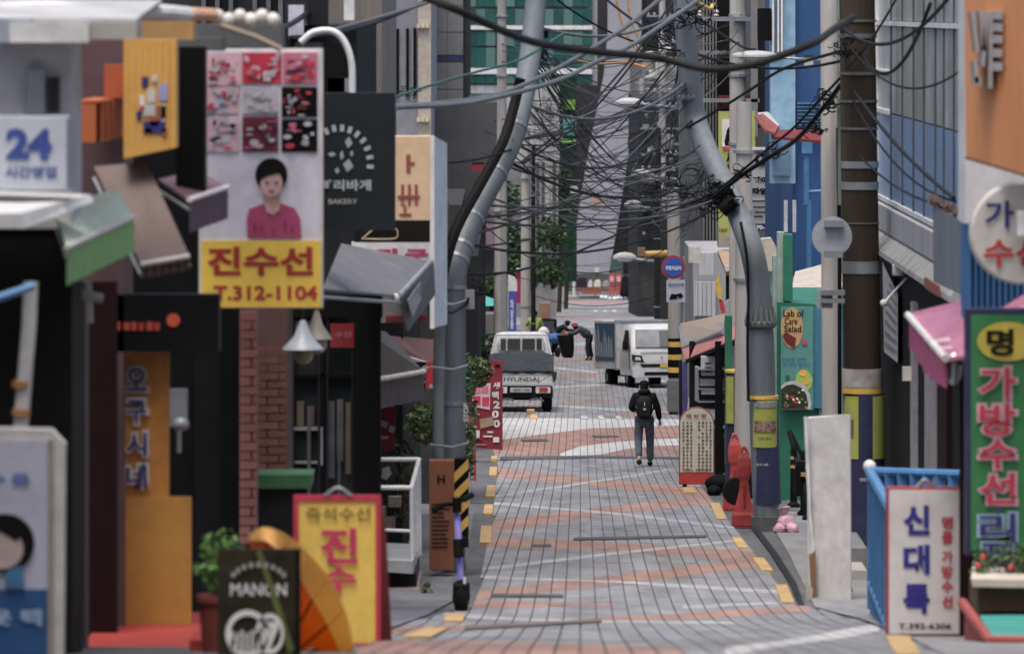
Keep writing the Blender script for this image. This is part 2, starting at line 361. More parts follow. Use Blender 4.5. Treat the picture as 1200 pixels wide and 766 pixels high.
# ---------------- unseen houses added up the hill behind the viewpoint, cutting low skylight ----------------
for lab,x0,x1,y0,y1 in (('unseen shophouse row added up the hill on the left side to cut skylight',-14,-4.2,-45,31),('unseen shophouse row added up the hill on the right side to cut skylight',6.4,16,-45,38),('unseen house added behind the viewpoint at the alley top to cut skylight',-30,30,-62,-50)):
    t=thing('unseen_hill_house',lab,'building',((x0+x1)/2,y0,g(y0)),None); mbh=MB().box(x0,x1,y0,y1,-4,7.5); part(t,'wall',mbh,mat('hill_render',(.14,.13,.125),.85,dirt=.4))
    part(t,'roof',MB().box(x0-.3,x1+.3,y0-.3,y1+.3,7.5,7.8),mat('hill_roof',(.1,.1,.1),.8))
    for k in range(6):
        yk=y0+(y1-y0)*(k+.5)/6
        for zz in (1.5,4.6): part(t,'window',MB().box(x1-.02,x1+.04,yk-.6,yk+.6,zz,zz+1.3) if x1<0 else MB().box(x0-.04,x0+.02,yk-.6,yk+.6,zz,zz+1.3) if x0>0 else MB().box(x0+4+k*9,x0+5.4+k*9,y1-.02,y1+.04,zz,zz+1.3),glass)
# =============== LEFT SIDE, nearest first ===============
def bld(name,label,X0,X1,Y0,Y1,ztop_px,m,cat='building',group=None,at=None):
    """a building volume standing on the ground, its top measured at its near face"""
    t=thing(name,label,cat,((X0+X1)/2,Y0,g(Y0)),group)
    mb=MB(); zt=(HY-ztop_px)*Y0/FP
    mb.box(X0,X1,Y0,Y1,min(g(Y0),g(Y1))-.3,zt); part(t,'wall',mb,m); return t
def X(px,Y): return (px-CX)*Y/FP
# --- white shop at the left edge with the 24 box sign
wwall=mat('white_wall',(.5,.5,.52),.7,dirt=.5,dcol=(.33,.33,.35),scale=3)
t=thing('white_shop','whitewashed shop at the left edge with grey flat roof edge and small vent boxes','building',(X(20,36),36,g(36)))
part(t,'wall',MB().box(-8,X(83,36),36,36.9,P(0,268,36).z,P(0,45,36).z),wwall)
part(t,'roof_edge',MB().pr(-260,22,35,50,35.8,.5),mat('bluegrey_trim',(.3,.34,.4),.6))
part(t,'roof_edge',MB().pr(11,26,104,50,35.7,.5),white,'white flaking trim'); part(t,'roof_edge',MB().pr(104,26,160,46,35.75,.5),mat('cream_trim',(.42,.4,.36),.7,dirt=.4))
part(t,'roof',MB().add([P(-260,22,36),P(160,22,36),P(190,0,38.5),P(-260,0,38.5),P(-260,28,36),P(160,28,36),P(190,4,38.5),P(-260,4,38.5)],[(0,1,2,3),(7,6,5,4),(0,4,5,1),(1,5,6,2),(2,6,7,3),(3,7,4,0)]),mat('roof_sheet',(.4,.4,.41),.7,dirt=.6,scale=2))
for x0,y0,x1,y1,m in ((32,82,52,133,grey),(55,90,69,132,char)):
    part(t,'vent_box',MB().pr(x0,y0,x1,y1,35.9,.08),m)
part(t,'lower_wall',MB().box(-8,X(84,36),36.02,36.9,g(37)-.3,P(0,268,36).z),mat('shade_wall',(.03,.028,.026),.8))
t=thing('box_sign','white lightbox reading 24 in blue above the green awning','sign',P(40,225,35.2))
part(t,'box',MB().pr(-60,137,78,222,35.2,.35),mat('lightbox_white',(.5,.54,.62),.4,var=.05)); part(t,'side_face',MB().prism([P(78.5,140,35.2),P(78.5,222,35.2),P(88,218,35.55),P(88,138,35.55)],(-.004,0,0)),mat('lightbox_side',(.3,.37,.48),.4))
txt(t,'24',34,169,36,35.2,blue,.05,54); txt(t,'시간영업',36,202,14,35.2,blue,.03,60)
# white ledge + green awning
t=thing('ledge_canopy','white painted concrete ledge over the green awning','canopy',P(40,262,35))
part(t,'slab',MB().hexa([P(-120,262,34.2),P(26,268,34.2),P(110,236,35.9),P(-60,236,35.9),P(-120,252,34.2),P(22,250,34.2),P(106,228,35.9),P(-60,222,35.9)]),white)
def awning(name,label,a,b,c,d,drop,m,mv,t=.02,cat='awning',mr=None,stripes=0):
    """sloping cloth: a,b back edge (high), c,d front edge (low); each (px,py,Y); front valance hangs from d-c"""
    A,B,Cc,D=[P(*q) for q in (a,b,c,d)]
    th=thing(name,label,cat,(A+B)/2)
    part(th,'canopy',MB().prism([A,B,Cc,D],(0,0,-t)),m)
    if drop:
        n=12; mb=MB(); zz=Vector((0,0,-drop*D.y/FP))
        for i in range(n):
            p,q=D.lerp(Cc,i/n),D.lerp(Cc,(i+1)/n); u=Vector((0,.02*(i%2),0)); w=Vector((0,.02*((i+1)%2),0))
            mb.prism([p+u,q+w,q+w+zz*(1+.03*(i%2)),p+u+zz*(1+.03*((i+1)%2))],(0,.012,0))
        part(th,'valance',mb,mv)
    part(th,'front_bar',MB().tube([D+Vector((0,-.02,0)),Cc+Vector((0,-.02,0))],.022*D.y/45,8),mr or offw)
    for e in ((A,D),(B,Cc)): part(th,'arm',MB().tube([e[0]+Vector((0,0,-.06-t)),e[1]+Vector((0,0,-.05-t))],.014*D.y/45,6),grey)
    if stripes:
        for i in range(stripes):
            s0=(i+.3)/stripes; s1=(i+.7)/stripes; o_=Vector((0,-.003,.006))
            part(th,'stripe',MB().prism([A.lerp(B,s0)+o_,A.lerp(B,s1)+o_,D.lerp(Cc,s1)+o_,D.lerp(Cc,s0)+o_],(0,0,-.003)),mr)
    return th
gaw=mat('pale_green_vinyl',(.47,.55,.38),.5,dirt=.3,dcol=(.2,.25,.16)); gva=mat('vivid_green_vinyl',(.15,.42,.09),.5,var=.08)
awning('shop_awning','pale green vinyl awning with bright green valance at the left edge',(62,240,36.4),(138,222,38.2),(157,254,38),(78,290,35),44,gaw,gva)
awning('shop_awning','faded brown steep awning hanging behind the green one',(110,195,39.6),(172,190,39.6),(222,300,39),(165,310,38.9),16,mat('brown_vinyl',(.1,.06,.052),.6,dirt=.3),mat('brown_vinyl2',(.13,.08,.07),.6))
awning('shop_awning','small plum coloured awning with pale front bar beside the portrait sign',(185,210,41.5),(232,199,42.5),(267,219,42),(222,234,40.6),38,mat('plum_vinyl',(.13,.065,.09),.6),mat('plum_dark',(.08,.035,.06),.6))
# mauve wall, orange crates, yellow panel
t=bld('mauve_shop','dark mauve walled shop with a maroon doorway between white shop and black shop',-8,X(145,41),41,42,44,mat('mauve_wall',(.11,.06,.07),.7))
part(t,'cornice',MB().pr(160,25,226,47,40.5,.5),mat('ochre_trim',(.42,.23,.07),.6)); part(t,'column',MB().pr(64,330,100,790,38.6,.3),mat('taupe_column',(.09,.08,.075),.8,streak=True))
part(t,'door_recess',MB().pr(86,330,137,790,40.6,.08),maroon); part(t,'door_edge',MB().pr(78,470,90,790,38.55,.06),mat('brass_edge',(.2,.1,.04),.5))
part(t,'wall_panel',MB().pr(206,55,240,230,41.3,.3),black)
t=thing('wall_crate','open orange plastic box fixed high on the mauve wall','box',P(115,167,40.3))
mb=MB(); mb.pr(90,120,116,167,40.2,.04); mb.prism([P(116,120,40.2),P(116,167,40.2),P(145,160,40.9),P(145,115,40.9)],(-.02,0,0)); mb.prism([P(88,118,40.2),P(117,118,40.2),P(146,114,40.9),P(110,114,40.9)],(0,0,-.02)); part(t,'body',mb,mat('orange_plastic',(.5,.12,.03),.45))
for i in range(4): part(t,'rib',MB().pr(118+i*7,117,120+i*7,162,40.22+i*.15,.03),mat('orange_plastic_dark',(.32,.06,.02),.5))
one('wall_crate','smaller red orange box above the open orange box beside yellow panel','box',MB().pr(122,76,145,115,40.6,.3),mat('redorange_plastic',(.42,.08,.02),.5))
t=thing('food_sign','golden yellow wall panel printed with small food pictures near the top left','sign',P(175,187,39.4))
part(t,'board',MB().pq([(145,46),(145,186),(206,173),(206,46)],39.4,.3),mat('amber_board',(.7,.36,.05),.5,var=.06))
for i in range(7): part(t,'board_joint',MB().pr(150+i*8,47,150.5+i*8,170,39.395,.004),mat('amber_dark',(.5,.3,.06),.6))
for (x,y,w,h,m) in ((170,150,8,6,redprint),(190,150,6,10,mat('brown_print',(.3,.12,.04),.6)),(160,130,6,10,navyprint),(189,122,5,20,offw),(178,88,6,8,offw),(164,124,5,6,redprint),(166,90,8,12,navyprint),(172,104,10,16,offw),(186,98,10,20,mat('lilac_print',(.3,.3,.55),.6)),(168,122,14,14,offw),(182,124,12,16,mat('brown_print',(.3,.12,.04),.6)),(168,142,26,14,navyprint),(176,140,10,8,redprint),(164,112,5,12,whiteprint)):
    part(t,'picture',MB().pr(x,y,x+w,y+h,39.39,.008),m)
# pipes and rubbish on the roofs at top left
mb=MB(); mb.tube(spline([P(-20,14,38),P(60,10,38),P(120,18,38),P(180,14,38.5),P(220,17,39)]),.05); 
t=thing('roof_duct','white wrapped duct running along the roof edge at top left','duct',P(150,25,38.5))
part(t,'duct',mb,white); part(t,'sleeve',MB().tube([P(210,16,38.9),P(250,18,39.4)],.045),mat('peach_sleeve',(.6,.32,.18),.6)); mb=MB()
for i in range(6): mb.ball(P(255+i*13,20+(i%2)*4,39.6),(.05,.05,.055))
part(t,'insulation',mb,offw,smooth=True); part(t,'bracket',MB().tube([P(258,30,39.5),P(300,44,39.5),P(330,58,39.5)],.02),mat('tan_pipe',(.3,.24,.17),.7))
mb=MB(); 
for x0,y0,x1,y1,Y_,lb in ((205,30,330,55,44,'long dark board lying on the low roof behind white duct'),(225,44,260,60,43,'short dark board at the left end of portrait sign top'),(90,-14,130,10,41,'dark block on the roof above the cream trim'),(0,-12,60,8,41,'dark block on the roof at the top left corner')): one('roof_board',lb,'board',MB().pr(x0,y0,x1,y1,Y_,.6),mat('roof_grey',(.09,.095,.1),.8,dirt=.4))

# black shop with sign, yellow door poster
blk=mat('black_cladding',(.008,.008,.01),.6)
t=bld('black_shop','black clad shop front with dark glass doors behind the yellow poster',-8,X(282,46.5),46.5,48.6,55,blk)
part(t,'door_panel',MB().pr(228,400,280,790,46.3,.08),mat('dark_door',(.02,.022,.026),.3)); part(t,'door_handle',MB().tube([P(210,455,43),P(210,530,43)],.016),grey)
part(t,'frame_post',MB().pr(258,330,282,790,46.2,.1),black)
t=thing('shop_sign','wide black shop sign with small orange lettering and dot over the yellow door','sign',P(185,412,41))
part(t,'board',MB().pr(113,345,257,412,41,.2),mat('sign_black',(.014,.014,.016),.4)); [part(t,'letter_bar',MB().pr(127+i*9,378-(i%2),127+i*9+(6,5,7)[i%3],387,40.99,.01),mat('orange_red_print',(.4,.05,.02),.5)) for i in range(7)]; part(t,'dot',MB().lathe(P(203,375,40.99),[(.048,0),(.048,.01)],16,ax='y'),mat('orange_red',(.55,.07,.02),.5))
t=thing('door_poster','tall amber door with outlined lettering column above a plain ochre lower panel','poster',P(180,750,41.2))
part(t,'upper_panel',MB().pr(137,413,198,584,41.2,.04),mat('amber_print',(.5,.2,.02),.5)); part(t,'side_strip',MB().pr(137,413,148,740,41.19,.04),mat('amber_light',(.58,.28,.06),.5)); part(t,'lower_panel',MB().pr(143,582,224,736,41.17,.05),mat('ochre_panel',(.55,.27,.03),.45,var=.05))
for i,ch in enumerate('오구시네'):
    txt(t,ch,160,444+i*38,34,41.18,offw,.09,30,name='letter_outline'); txt(t,ch,160,444+i*38,27,41.16,navyprint,.02,24)
part(t,'kick_plate',MB().pr(146,733,226,752,41.15,.05),mat('taupe_plate',(.12,.1,.08),.6))
one('door_closer','grey metal door closer and lock box beside the amber door','lock',MB().pr(199,456,219,500,41,.08).ball(P(212,497,41),(.06,.05,.05)),grey)
one('floor_mat','bright red mat at the foot of the amber door','mat',MB().box(X(100,40),X(250,40),39.3,42,(HY-775)*40/FP,(HY-752)*40/FP),mat('red_mat',(.36,.025,.015),.8))
# far-left standing sign with cartoon girl and posts
t=thing('standing_sign','white framed standing sign with black haired girl drawing above blue band','sign',P(30,790,33))
part(t,'frame',MB().pq([(-80,500),(-80,800),(74,800),(76,520),(60,503)],33,.12),offw); part(t,'face',MB().pr(-80,515,56,690,32.99,.02),mat('lilac_face',(.5,.5,.62),.4,var=.04)); part(t,'blue_band',MB().pr(-80,690,56,800,32.985,.02),mat('cobalt',(.02,.1,.28),.4,var=.05)); part(t,'inner_edge',MB().pr(56,515,63,800,32.98,.02),mat('beige_edge',(.35,.3,.25),.5))
txt(t,'수 틀',10,561,14,32.99,mat('steelblue_print',(.12,.2,.5),.5),.05,50); txt(t,'옷 텍',18,723,20,32.98,mat('paleblue_print',(.3,.42,.6),.5),.04,62)
mb=MB(); mb.lathe(P(6,636,32.97),[(.17,0),(.17,.006)],24,ax='y'); part(t,'drawn_hair',mb,hair); part(t,'drawn_face',MB().lathe(P(4,643,32.96),[(.115,0),(.115,.004)],20,ax='y'),mat('drawn_skin',(.48,.36,.33),.6))
part(t,'drawn_fringe',MB().pq([(-18,612),(-18,628),(0,622),(20,634),(28,620),(14,606)],32.955,.004),hair); part(t,'drawn_shirt',MB().pq([(8,668),(5,688),(30,688),(26,662)],32.96,.004),mat('drawn_blue',(.05,.2,.4),.6))
t=thing('striped_post','off white post with two orange bands behind the white standing sign','post',P(25,505,34.5))
part(t,'pole',MB().tube([P(22,530,34.5),P(34,380,34.5),P(36,330,34.5)],.045),offw)
for y in (450,483): part(t,'band',MB().tube([P(24.5,y+4,34.49),P(25,y-4,34.49)],.055),mat('dull_orange',(.45,.2,.05),.6))
one('blue_pipe','pale blue awning rail crossing at the left edge','rail',MB().tube([P(-10,352,34),P(40,335,34)],.025),mat('skyblue',(.12,.32,.6),.5))
one('grey_post','slim white and blue door post beside the dark maroon doorway','post',MB().pr(66,370,77,800,37,.1),mat('pale_post',(.3,.3,.32),.6))
mb=MB(); mb.tube([P(95,345,37.5),P(120,350,37.5)],.03); mb.tube([P(104,330,37.5),P(106,378,37.5)],.018)
one('awning_bracket','pale metal crank bracket hanging below the green awning','bracket',mb,offw)
# coffee board, plant, umbrella
t=thing('chalk_board','dark brown standing board with white bread drawing and arched lettering','sign',P(302,800,35.5))
part(t,'board',MB().pr(255,643,350,800,35.5,.05),mat('brown_board',(.05,.04,.022),.5,var=.5,scale=6)); part(t,'frame_edge',MB().pr(347,643,352,800,35.45,.06),black)
txt(t,'MANON',303,690,15,35.5,whiteprint,.015,66)
mb=MB()
for i in range(9):
    a=math.radians(150-i*15); mb.pr(303+34*math.cos(a)-2.4,686-24*math.sin(a)-4,303+34*math.cos(a)+2.4,686-24*math.sin(a)+2,35.485,.006)
part(t,'arched_lettering',mb,mat('dim_print',(.3,.3,.28),.6)); mb=MB()
for cx,cy,rx,ry in ((290,742,26,28),(316,742,17,24)):
    q=[(cx+rx*math.cos(a*math.pi/10),cy+ry*math.sin(a*math.pi/10)) for a in range(20)]; q2=[(cx+rx*.78*math.cos(a*math.pi/10),cy+ry*.76*math.sin(a*math.pi/10)) for a in range(20)]
    for i in range(20): j=(i+1)%20; mb.pq([q[i],q[j],q2[j],q2[i]],35.48,.006)
for i in range(7): mb.pr(270+i*6,738+(i%2)*3,273+i*6,762,35.48,.006)
mb.pr(305,728,326,736,35.48,.006); mb.pq([(318,736),(326,736),(316,760),(308,760)],35.48,.006); part(t,'bread_drawing',mb,whiteprint)
part(t,'leaf_drawing',MB().pq([(300,645),(306,645),(322,690),(345,760),(338,766),(318,700)],35.487,.006),mat('olive_print',(.1,.13,.03),.6))
def bush(name,label,cen,rad,n,size,m,seed,pot=None,cat='plant'):
    base=Vector(cen)-Vector((0,0,rad[2])); t=thing(name,label,cat,base-Vector((0,0,pot[1] if pot else 0)))
    mb=MB(); leaves(mb,cen,rad,n,size,seed); part(t,'foliage',mb,m)
    mb=MB(); R=random.Random(seed)
    for i in range(6):
        e=Vector(cen)+Vector((R.uniform(-.6,.6)*rad[0],R.uniform(-.6,.6)*rad[1],R.uniform(-.1,.6)*rad[2])); mb.tube(spline([base,base.lerp(e,.5)+Vector((.03,0,.02)),e],3),.006*size/.03,5)
    part(t,'stem',mb,wood)
    if pot: part(t,'pot',MB().lathe(base-Vector((0,0,pot[1])),[(pot[0]*.7,0),(pot[0],pot[1]),(pot[0]*1.1,pot[1]),(pot[0]*1.1,pot[1]+.04)],16),mat('terracotta',(.2,.03,.02),.8))
    return t
bush('potted_plant','bright green leafy plant behind the brown board',P(258,660,36.6),(.17,.15,.24),260,.035,mat('fresh_leaf',(.13,.3,.06),.5,var=.4,bump=0),3,(.14,.5))
t=thing('parasol','orange yellow umbrella lying open behind the brown board','umbrella',P(350,780,37))
c0=P(300,770,37.4); rim=[]; apex=P(318,690,36.6)
mbs=[MB(),MB()]; ribs=MB()
arc=spline([P(292,626,37.3),P(310,617,37.1),P(335,626,36.9),P(362,648,36.8),P(386,678,36.8),P(404,714,36.9),P(414,758,37.1),P(414,800,37.3)],4)
inner=spline([P(292,634,37.3),P(312,634,37),P(334,652,36.95),P(352,678,36.9),P(366,702,36.95),P(384,732,37.05),P(399,768,37.2),P(404,800,37.3)],4)
cen=P(322,785,37.9); nn=min(len(arc),len(inner))
for i in range(nn-1):
    k=(i%4)/4; dent=Vector((0,.05*math.sin(math.pi*k),-.012*math.sin(math.pi*k)))
    mbs[0].prism([arc[i],arc[i+1],inner[i+1],inner[i]],(0,.006,0)); mbs[1].prism([inner[i],inner[i+1],cen],(0,.006,0))
    if i%4==0: ribs.tube([inner[i],cen],.007,5); mbs[0].tube([arc[i],inner[i]],.004,4)
for nm_ in (('umbrella_light',(1.0,.66,.2)),('umbrella_deep',(.95,.34,.015))):
    m_=mat(nm_[0],nm_[1],.5,var=.1); n_=m_.node_tree.nodes; l_=m_.node_tree.links; tr_=n_.new('ShaderNodeBsdfTranslucent'); tr_.inputs[0].default_value=(*nm_[1],1); mx_=n_.new('ShaderNodeMixShader'); mx_.inputs[0].default_value=.5
    l_.new(n_['Principled BSDF'].outputs[0],mx_.inputs[1]); l_.new(tr_.outputs[0],mx_.inputs[2]); l_.new(mx_.outputs[0],n_['Material Output'].inputs[0])
part(t,'outer_cloth',mbs[0],mat('umbrella_light',(1.0,.66,.2),.5,var=.1)); part(t,'inner_cloth',mbs[1],mat('umbrella_deep',(.95,.34,.015),.5,var=.1)); part(t,'rib',ribs,dark); part(t,'shaft',MB().tube([cen,P(300,800,37)],.012),dark)
one('planter_box','red planter box edge under the leafy plant','planter',MB().box(X(225,37.5),X(300,37.5),37.2,37.8,g(37.5),(HY-770)*37.5/FP+.15),mat('red_mat',(.4,.03,.02)))
# yellow A-board
t=thing('sandwich_board','yellow sandwich board with red frame advertising repairs in red lettering','sign',P(400,800,40.5))
fr=MB(); fr.pr(344,580,350,800,40.5,.04); fr.pr(440,580,446,800,40.5,.04); fr.pr(350,580,440,587,40.5,.04); fr.pr(350,753,440,764,40.5,.04)
part(t,'frame',fr,mat('crimson_frame',(.5,.02,.06),.45)); part(t,'face',MB().pr(350,587,440,753,40.51,.03),mat('signal_yellow',(.8,.55,.06),.4,var=.05)); part(t,'rear_leg',MB().pq([(446,582),(446,800),(462,800),(452,620)],40.8,.04),mat('dark_red',(.12,.01,.015),.5))
part(t,'handle',MB().tube(spline([P(380,581,40.5),P(396,571,40.5),P(412,581,40.5)]),.012),steel)
txt(t,'즉석수선',396,602,16,40.5,mat('sign_brown',(.2,.14,.04),.5),.02,76); txt(t,'진',397,639,42,40.5,mat('sign_crimson',(.55,.02,.1),.5),.035,44); txt(t,'수',397,678,30,40.5,mat('sign_crimson',(.5,.02,.1)),.035,42)
# portrait repair sign
t=thing('shop_sign','tall projecting sign with portrait of woman in pink top over yellow phone number band','sign',P(306,360,45))
part(t,'box',MB().pr(233,57,378,361,45,.18),offw); part(t,'face',MB().pr(237,60,374,282,44.985,.02),mat('lilac_white',(.62,.6,.68),.4,var=.03)); part(t,'yellow_band',MB().pr(236,282,376,360,44.97,.03),mat('band_yellow',(.8,.52,.02),.4,var=.06))
R=random.Random(5)
cols=[redprint,mat('pink_print',(.5,.12,.2),.6),mat('wine_print',(.12,.01,.03),.6),mat('palepink_print',(.55,.35,.42),.6),black,mat('lightgrey_print',(.42,.42,.48),.6),mat('sky_print',(.2,.36,.5),.6)]
cells=[(240,62,282,100,[2,1,0,3]),(284,62,330,98,[3,5,1,0]),(332,62,372,98,[0,0,2,1]),(240,102,280,133,[5,6,0,3]),(284,102,326,133,[5,3,5,5]),(330,102,372,137,[2,5,0,4]),(240,137,280,178,[4,2,0,3]),(284,137,326,178,[5,1,3,2]),(330,140,372,178,[4,0,1,4])]
for (x0,y0,x1,y1,cc) in cells:
    f_=part(t,'photo_print',MB().pr(x0,y0,x1,y1,44.975,.008),cols[cc[3]])
    for q in range(22):
        w_,hh=R.uniform(3,15),R.uniform(2,11); x=R.uniform(x0,x1-w_); y=R.uniform(y0,y1-hh)
        q7=[(x+w_/2+w_*.5*R.uniform(.6,1)*math.cos(a_),y+hh/2+hh*.5*R.uniform(.6,1)*math.sin(a_)) for a_ in (0,.8,1.6,2.4,3.2,4,4.8,5.5)]; part(f_,'print_shape',MB().pq(q7,44.97-.0006*q,.002),cols[R.choice(cc+[5])])
part(t,'portrait_neck',MB().pq([(309,225),(309,240),(318,246),(328,240),(328,225)],44.972,.006),skin)
part(t,'portrait_top',MB().pq([(290,279),(289,258),(292,245),(308,239),(318,246),(329,238),(345,244),(352,256),(353,279)],44.97,.006),mat('magenta_print',(.36,.04,.12),.6))
def disc(par,name,cx,cy,rx,ry,Y,m,n=24,t=.004): return part(par,name,MB().pq([(cx+rx*math.cos(2*math.pi*i/n),cy+ry*math.sin(2*math.pi*i/n)) for i in range(n)],Y,t),m)
disc(t,'portrait_hair',318,205,19,20,44.968,hair); disc(t,'portrait_face',318,215,13,16,44.963,mat('print_skin',(.55,.33,.3),.6)); part(t,'portrait_fringe',MB().pq([(303,212),(306,196),(318,190),(331,197),(334,213),(327,203),(314,206)],44.958,.003),hair)
part(t,'portrait_neckline',MB().pq([(310,238),(312,248),(320,252),(327,247),(329,238),(319,243)],44.964,.003),mat('print_skin',(.55,.33,.3)))
for fx,fy,fw,fh in ((298,258,2,16),(306,262,1.5,12),(334,256,2,18),(342,262,1.5,12),(320,268,2,9)): part(t,'portrait_fold',MB().pq([(fx,fy),(fx+fw,fy+fh*.5),(fx+fw*.4,fy+fh),(fx-fw*.6,fy+fh*.5)],44.965,.002),mat('wine_print2',(.22,.015,.06),.6))
for dx in (-5,6): disc(t,'portrait_eye',318+dx,214,2,1.2,44.957,hair,10)
disc(t,'portrait_mouth',318,224,4,1.3,44.957,redprint,10)
txt(t,'진수선',305,306,34,44.97,mat('brick_print',(.36,.015,.015),.5),.035,124); txt(t,'T.312-1104',311,343,17,44.97,mat('brick_print',(.36,.015,.015)),.03,122)
for x in (245,): part(t,'bracket',MB().tube([P(x,70,45.1),P(x-30,66,45.6)],.02),dark)
# dark cafe sign
t=thing('shop_sign','dark slate projecting sign with pale circular wreath lettering behind the portrait sign','sign',P(420,270,53))
part(t,'board',MB().pr(376,109,463,270,53,.2),mat('slate_board',(.028,.036,.042),.45,var=.1))
wm=mat('wreath_print',(.3,.34,.35),.6); mb=MB()
for i in range(13):
    a=math.radians(175-i*15); cx,cy=398+36*math.cos(a),192-42*math.sin(a); ca,sa=math.cos(a-math.pi/2),math.sin(a-math.pi/2)
    mb.pq([(cx-2.6*ca-4*sa,cy+2.6*sa-4*ca),(cx-2.6*ca+4*sa,cy+2.6*sa+4*ca),(cx+2.0*ca+4*sa,cy-2.0*sa+4*ca),(cx+2.0*ca-4*sa,cy-2.0*sa-4*ca)],52.99,.006)
part(t,'wreath_lettering',mb,wm); mb=MB()
for x,y,w,h in ((404,160,9,14),(398,176,5,12),(402,186,12,16),(384,178,10,6),(392,196,6,8),(410,176,4,8)): mb.pq([(x,y+h*.4),(x+w*.4,y+h),(x+w,y+h*.6),(x+w*.6,y)],52.99,.006)
part(t,'figure_drawing',mb,wm); txt(t,'빠리바게',405,217,13,53,wm,.04,60); txt(t,'BAKERY',402,236,6,53,mat('dim_print',(.3,.3,.28)),.02,34)
# tan side sign
t=thing('shop_sign','tan lightbox sign with brown side-turned lettering and white edge beside slate sign','sign',P(490,285,60))
part(t,'box',MB().pr(440,160,508,258,60,.5),mat('tan_face',(.62,.42,.24),.5,var=.04)); part(t,'lower_face',MB().pr(415,258,507,284,60,.5),mat('blackbrown_face',(.02,.017,.015),.4))
part(t,'white_side',MB().prism([P(508,159,60),P(508,384,60),P(524,380,60.9),P(524,168,60.9)],(-.01,0,0)),mat('edge_white',(.5,.56,.62),.4,dirt=.2)); part(t,'white_rim',MB().pr(504,159,509,385,59.95,.05),offw)
mb=MB(); mb.pr(476,181,481,202,59.99,.01); mb.pr(481,190,486,193,59.99,.01); mb.pr(466,229,492,232,59.985,.01)
for x in (470,478,486): mb.pr(x,216,x+3.5,240,59.99,.01)
mb.pr(468,250,482,253,59.99,.01); mb.pr(473,240,476,252,59.98,.01); part(t,'lettering',mb,mat('print_russet',(.28,.06,.04),.6))
mb=MB(); mb.tube(spline([P(424,280,59.98),P(440,268,59.98),P(462,267,59.98),P(466,275,59.98),P(460,280,59.98),P(424,280,59.98)],4),.008,5); part(t,'gold_stroke',mb,mat('goldline',(.4,.3,.17),.5))
t=thing('shop_sign','white horizontal sign with magenta lettering under the tan sign','sign',P(470,330,61))
part(t,'board',MB().pr(412,284,506,330,61.2,.15),white); txt(t,'리 구',472,298,14,61.2,mat('magenta_letters',(.5,.02,.12),.5),.07,60)
# grey awning
awning('shop_awning','grey sloping awning with pale end cap in front of the leaning pole',(378,338,52.5),(400,285,56),(505,306,58.5),(468,346,55),0,mat('grey_vinyl',(.105,.105,.112),.7,dirt=.3,dcol=(.2,.2,.21)),grey,mr=grey)
t=thing('awning_end','grey triangular awning cheek with white roller cap','awning end',P(480,385,55))
part(t,'cheek',MB().prism([P(466,346,55),P(506,306,58.4),P(508,345,58.4),P(476,388,55.2)],(.02,0,0)),mat('grey_cheek',(.09,.09,.1),.6)); part(t,'cap',MB().ball(P(463,349,54.9),(.045,.05,.045)),offw,smooth=True)
part(t,'pattern',MB().prism([P(478,352,55.05),P(496,326,57.3),P(497,342,57.3),P(484,372,55.2)],(-.008,0,0)),mat('grey_pattern',(.2,.2,.2),.6))
# brick shop behind the portrait sign: separate bricks with recessed joints
brickr=mat('brick',(.1,.033,.024),.8,var=.35,dirt=.3,dcol=(.08,.03,.025)); mortar=mat('mortar',(.075,.035,.03),.9)
pinkbrick=mat('painted_brick',(.27,.1,.09),.75,var=.25,dirt=.55,dcol=(.45,.4,.38),scale=2.2)
t=bld('brick_shop','red brick repair shop with black framed glazed front under the portrait sign',-8,X(336,52),52,53.4,100,mortar)
def bricks(par,x0,y0,x1,y1,Y,m,bw,bh,cap=300,d=.06):
    A,B=P(x0,y1,Y),P(x1,y0,Y); rows=int((B.z-A.z)/bh); me={}; n=0
    for r in range(rows):
        x=A.x-(bw/2 if r%2 else 0)
        while x<B.x-.02:
            a=max(x,A.x); b=min(x+bw-.012,B.x); 
            if b-a>.03:
                w=round(b-a,2)
                if w not in me: me[w]=MB().box(0,w,0,d,0,bh-.012).mesh('brick',m)
                setting_part(par,'brick',me[w],Vector((a,Y-d*.6+R.uniform(-.004,.004),A.z+r*bh))-worldloc(par)); n+=1
            x+=bw
part(t,'mortar_bed',MB().pr(281,360,301,640,45.9,.2),mat('pink_mortar',(.2,.09,.08),.9)); bricks(t,281,361,301,636,45.85,pinkbrick,.21,.075)
bricks(t,301,400,336,560,51.9,brickr,.21,.075)
fr=MB(); fr.pr(335,345,448,372,57,.15); fr.pr(415,340,446,620,56.9,.2); fr.pr(335,372,341,620,57,.15); fr.pr(376,372,380,620,57.02,.1); fr.pr(341,438,415,442,57.02,.1)
t=thing('glazed_shop','black framed shop window with red square sticker left of the leaning pole','shop front',(X(390,57),57,g(57)))
part(t,'frame',fr,black); 
for x0,x1,y0,y1 in ((341,376,372,438),(380,415,372,438),(341,376,442,620),(380,415,442,620)): part(t,'pane',MB().pr(x0,y0,x1,y1,57.1,.02),glass)
part(t,'interior_wall',MB().pr(336,345,446,660,58.6,.1),mat('interior',(.03,.027,.025),.8)); part(t,'red_sticker',MB().pr(387,379,416,407,56.99,.01),mat('sticker_red',(.2,.01,.02),.5)); txt(t,'수선',402,392,8,56.99,mat('pinkish',(.35,.1,.12),.5),.03,20)
part(t,'header_sign',MB().pr(404,345,500,378,57.6,.1),mat('pale_header',(.2,.19,.19),.6)); part(t,'header_letter',MB().pr(412,352,430,356,57.58,.02).pr(419,356,423,364,57.58,.02).pr(452,370,500,376,57.58,.02),mat('sticker_red',(.2,.01,.02),.5))
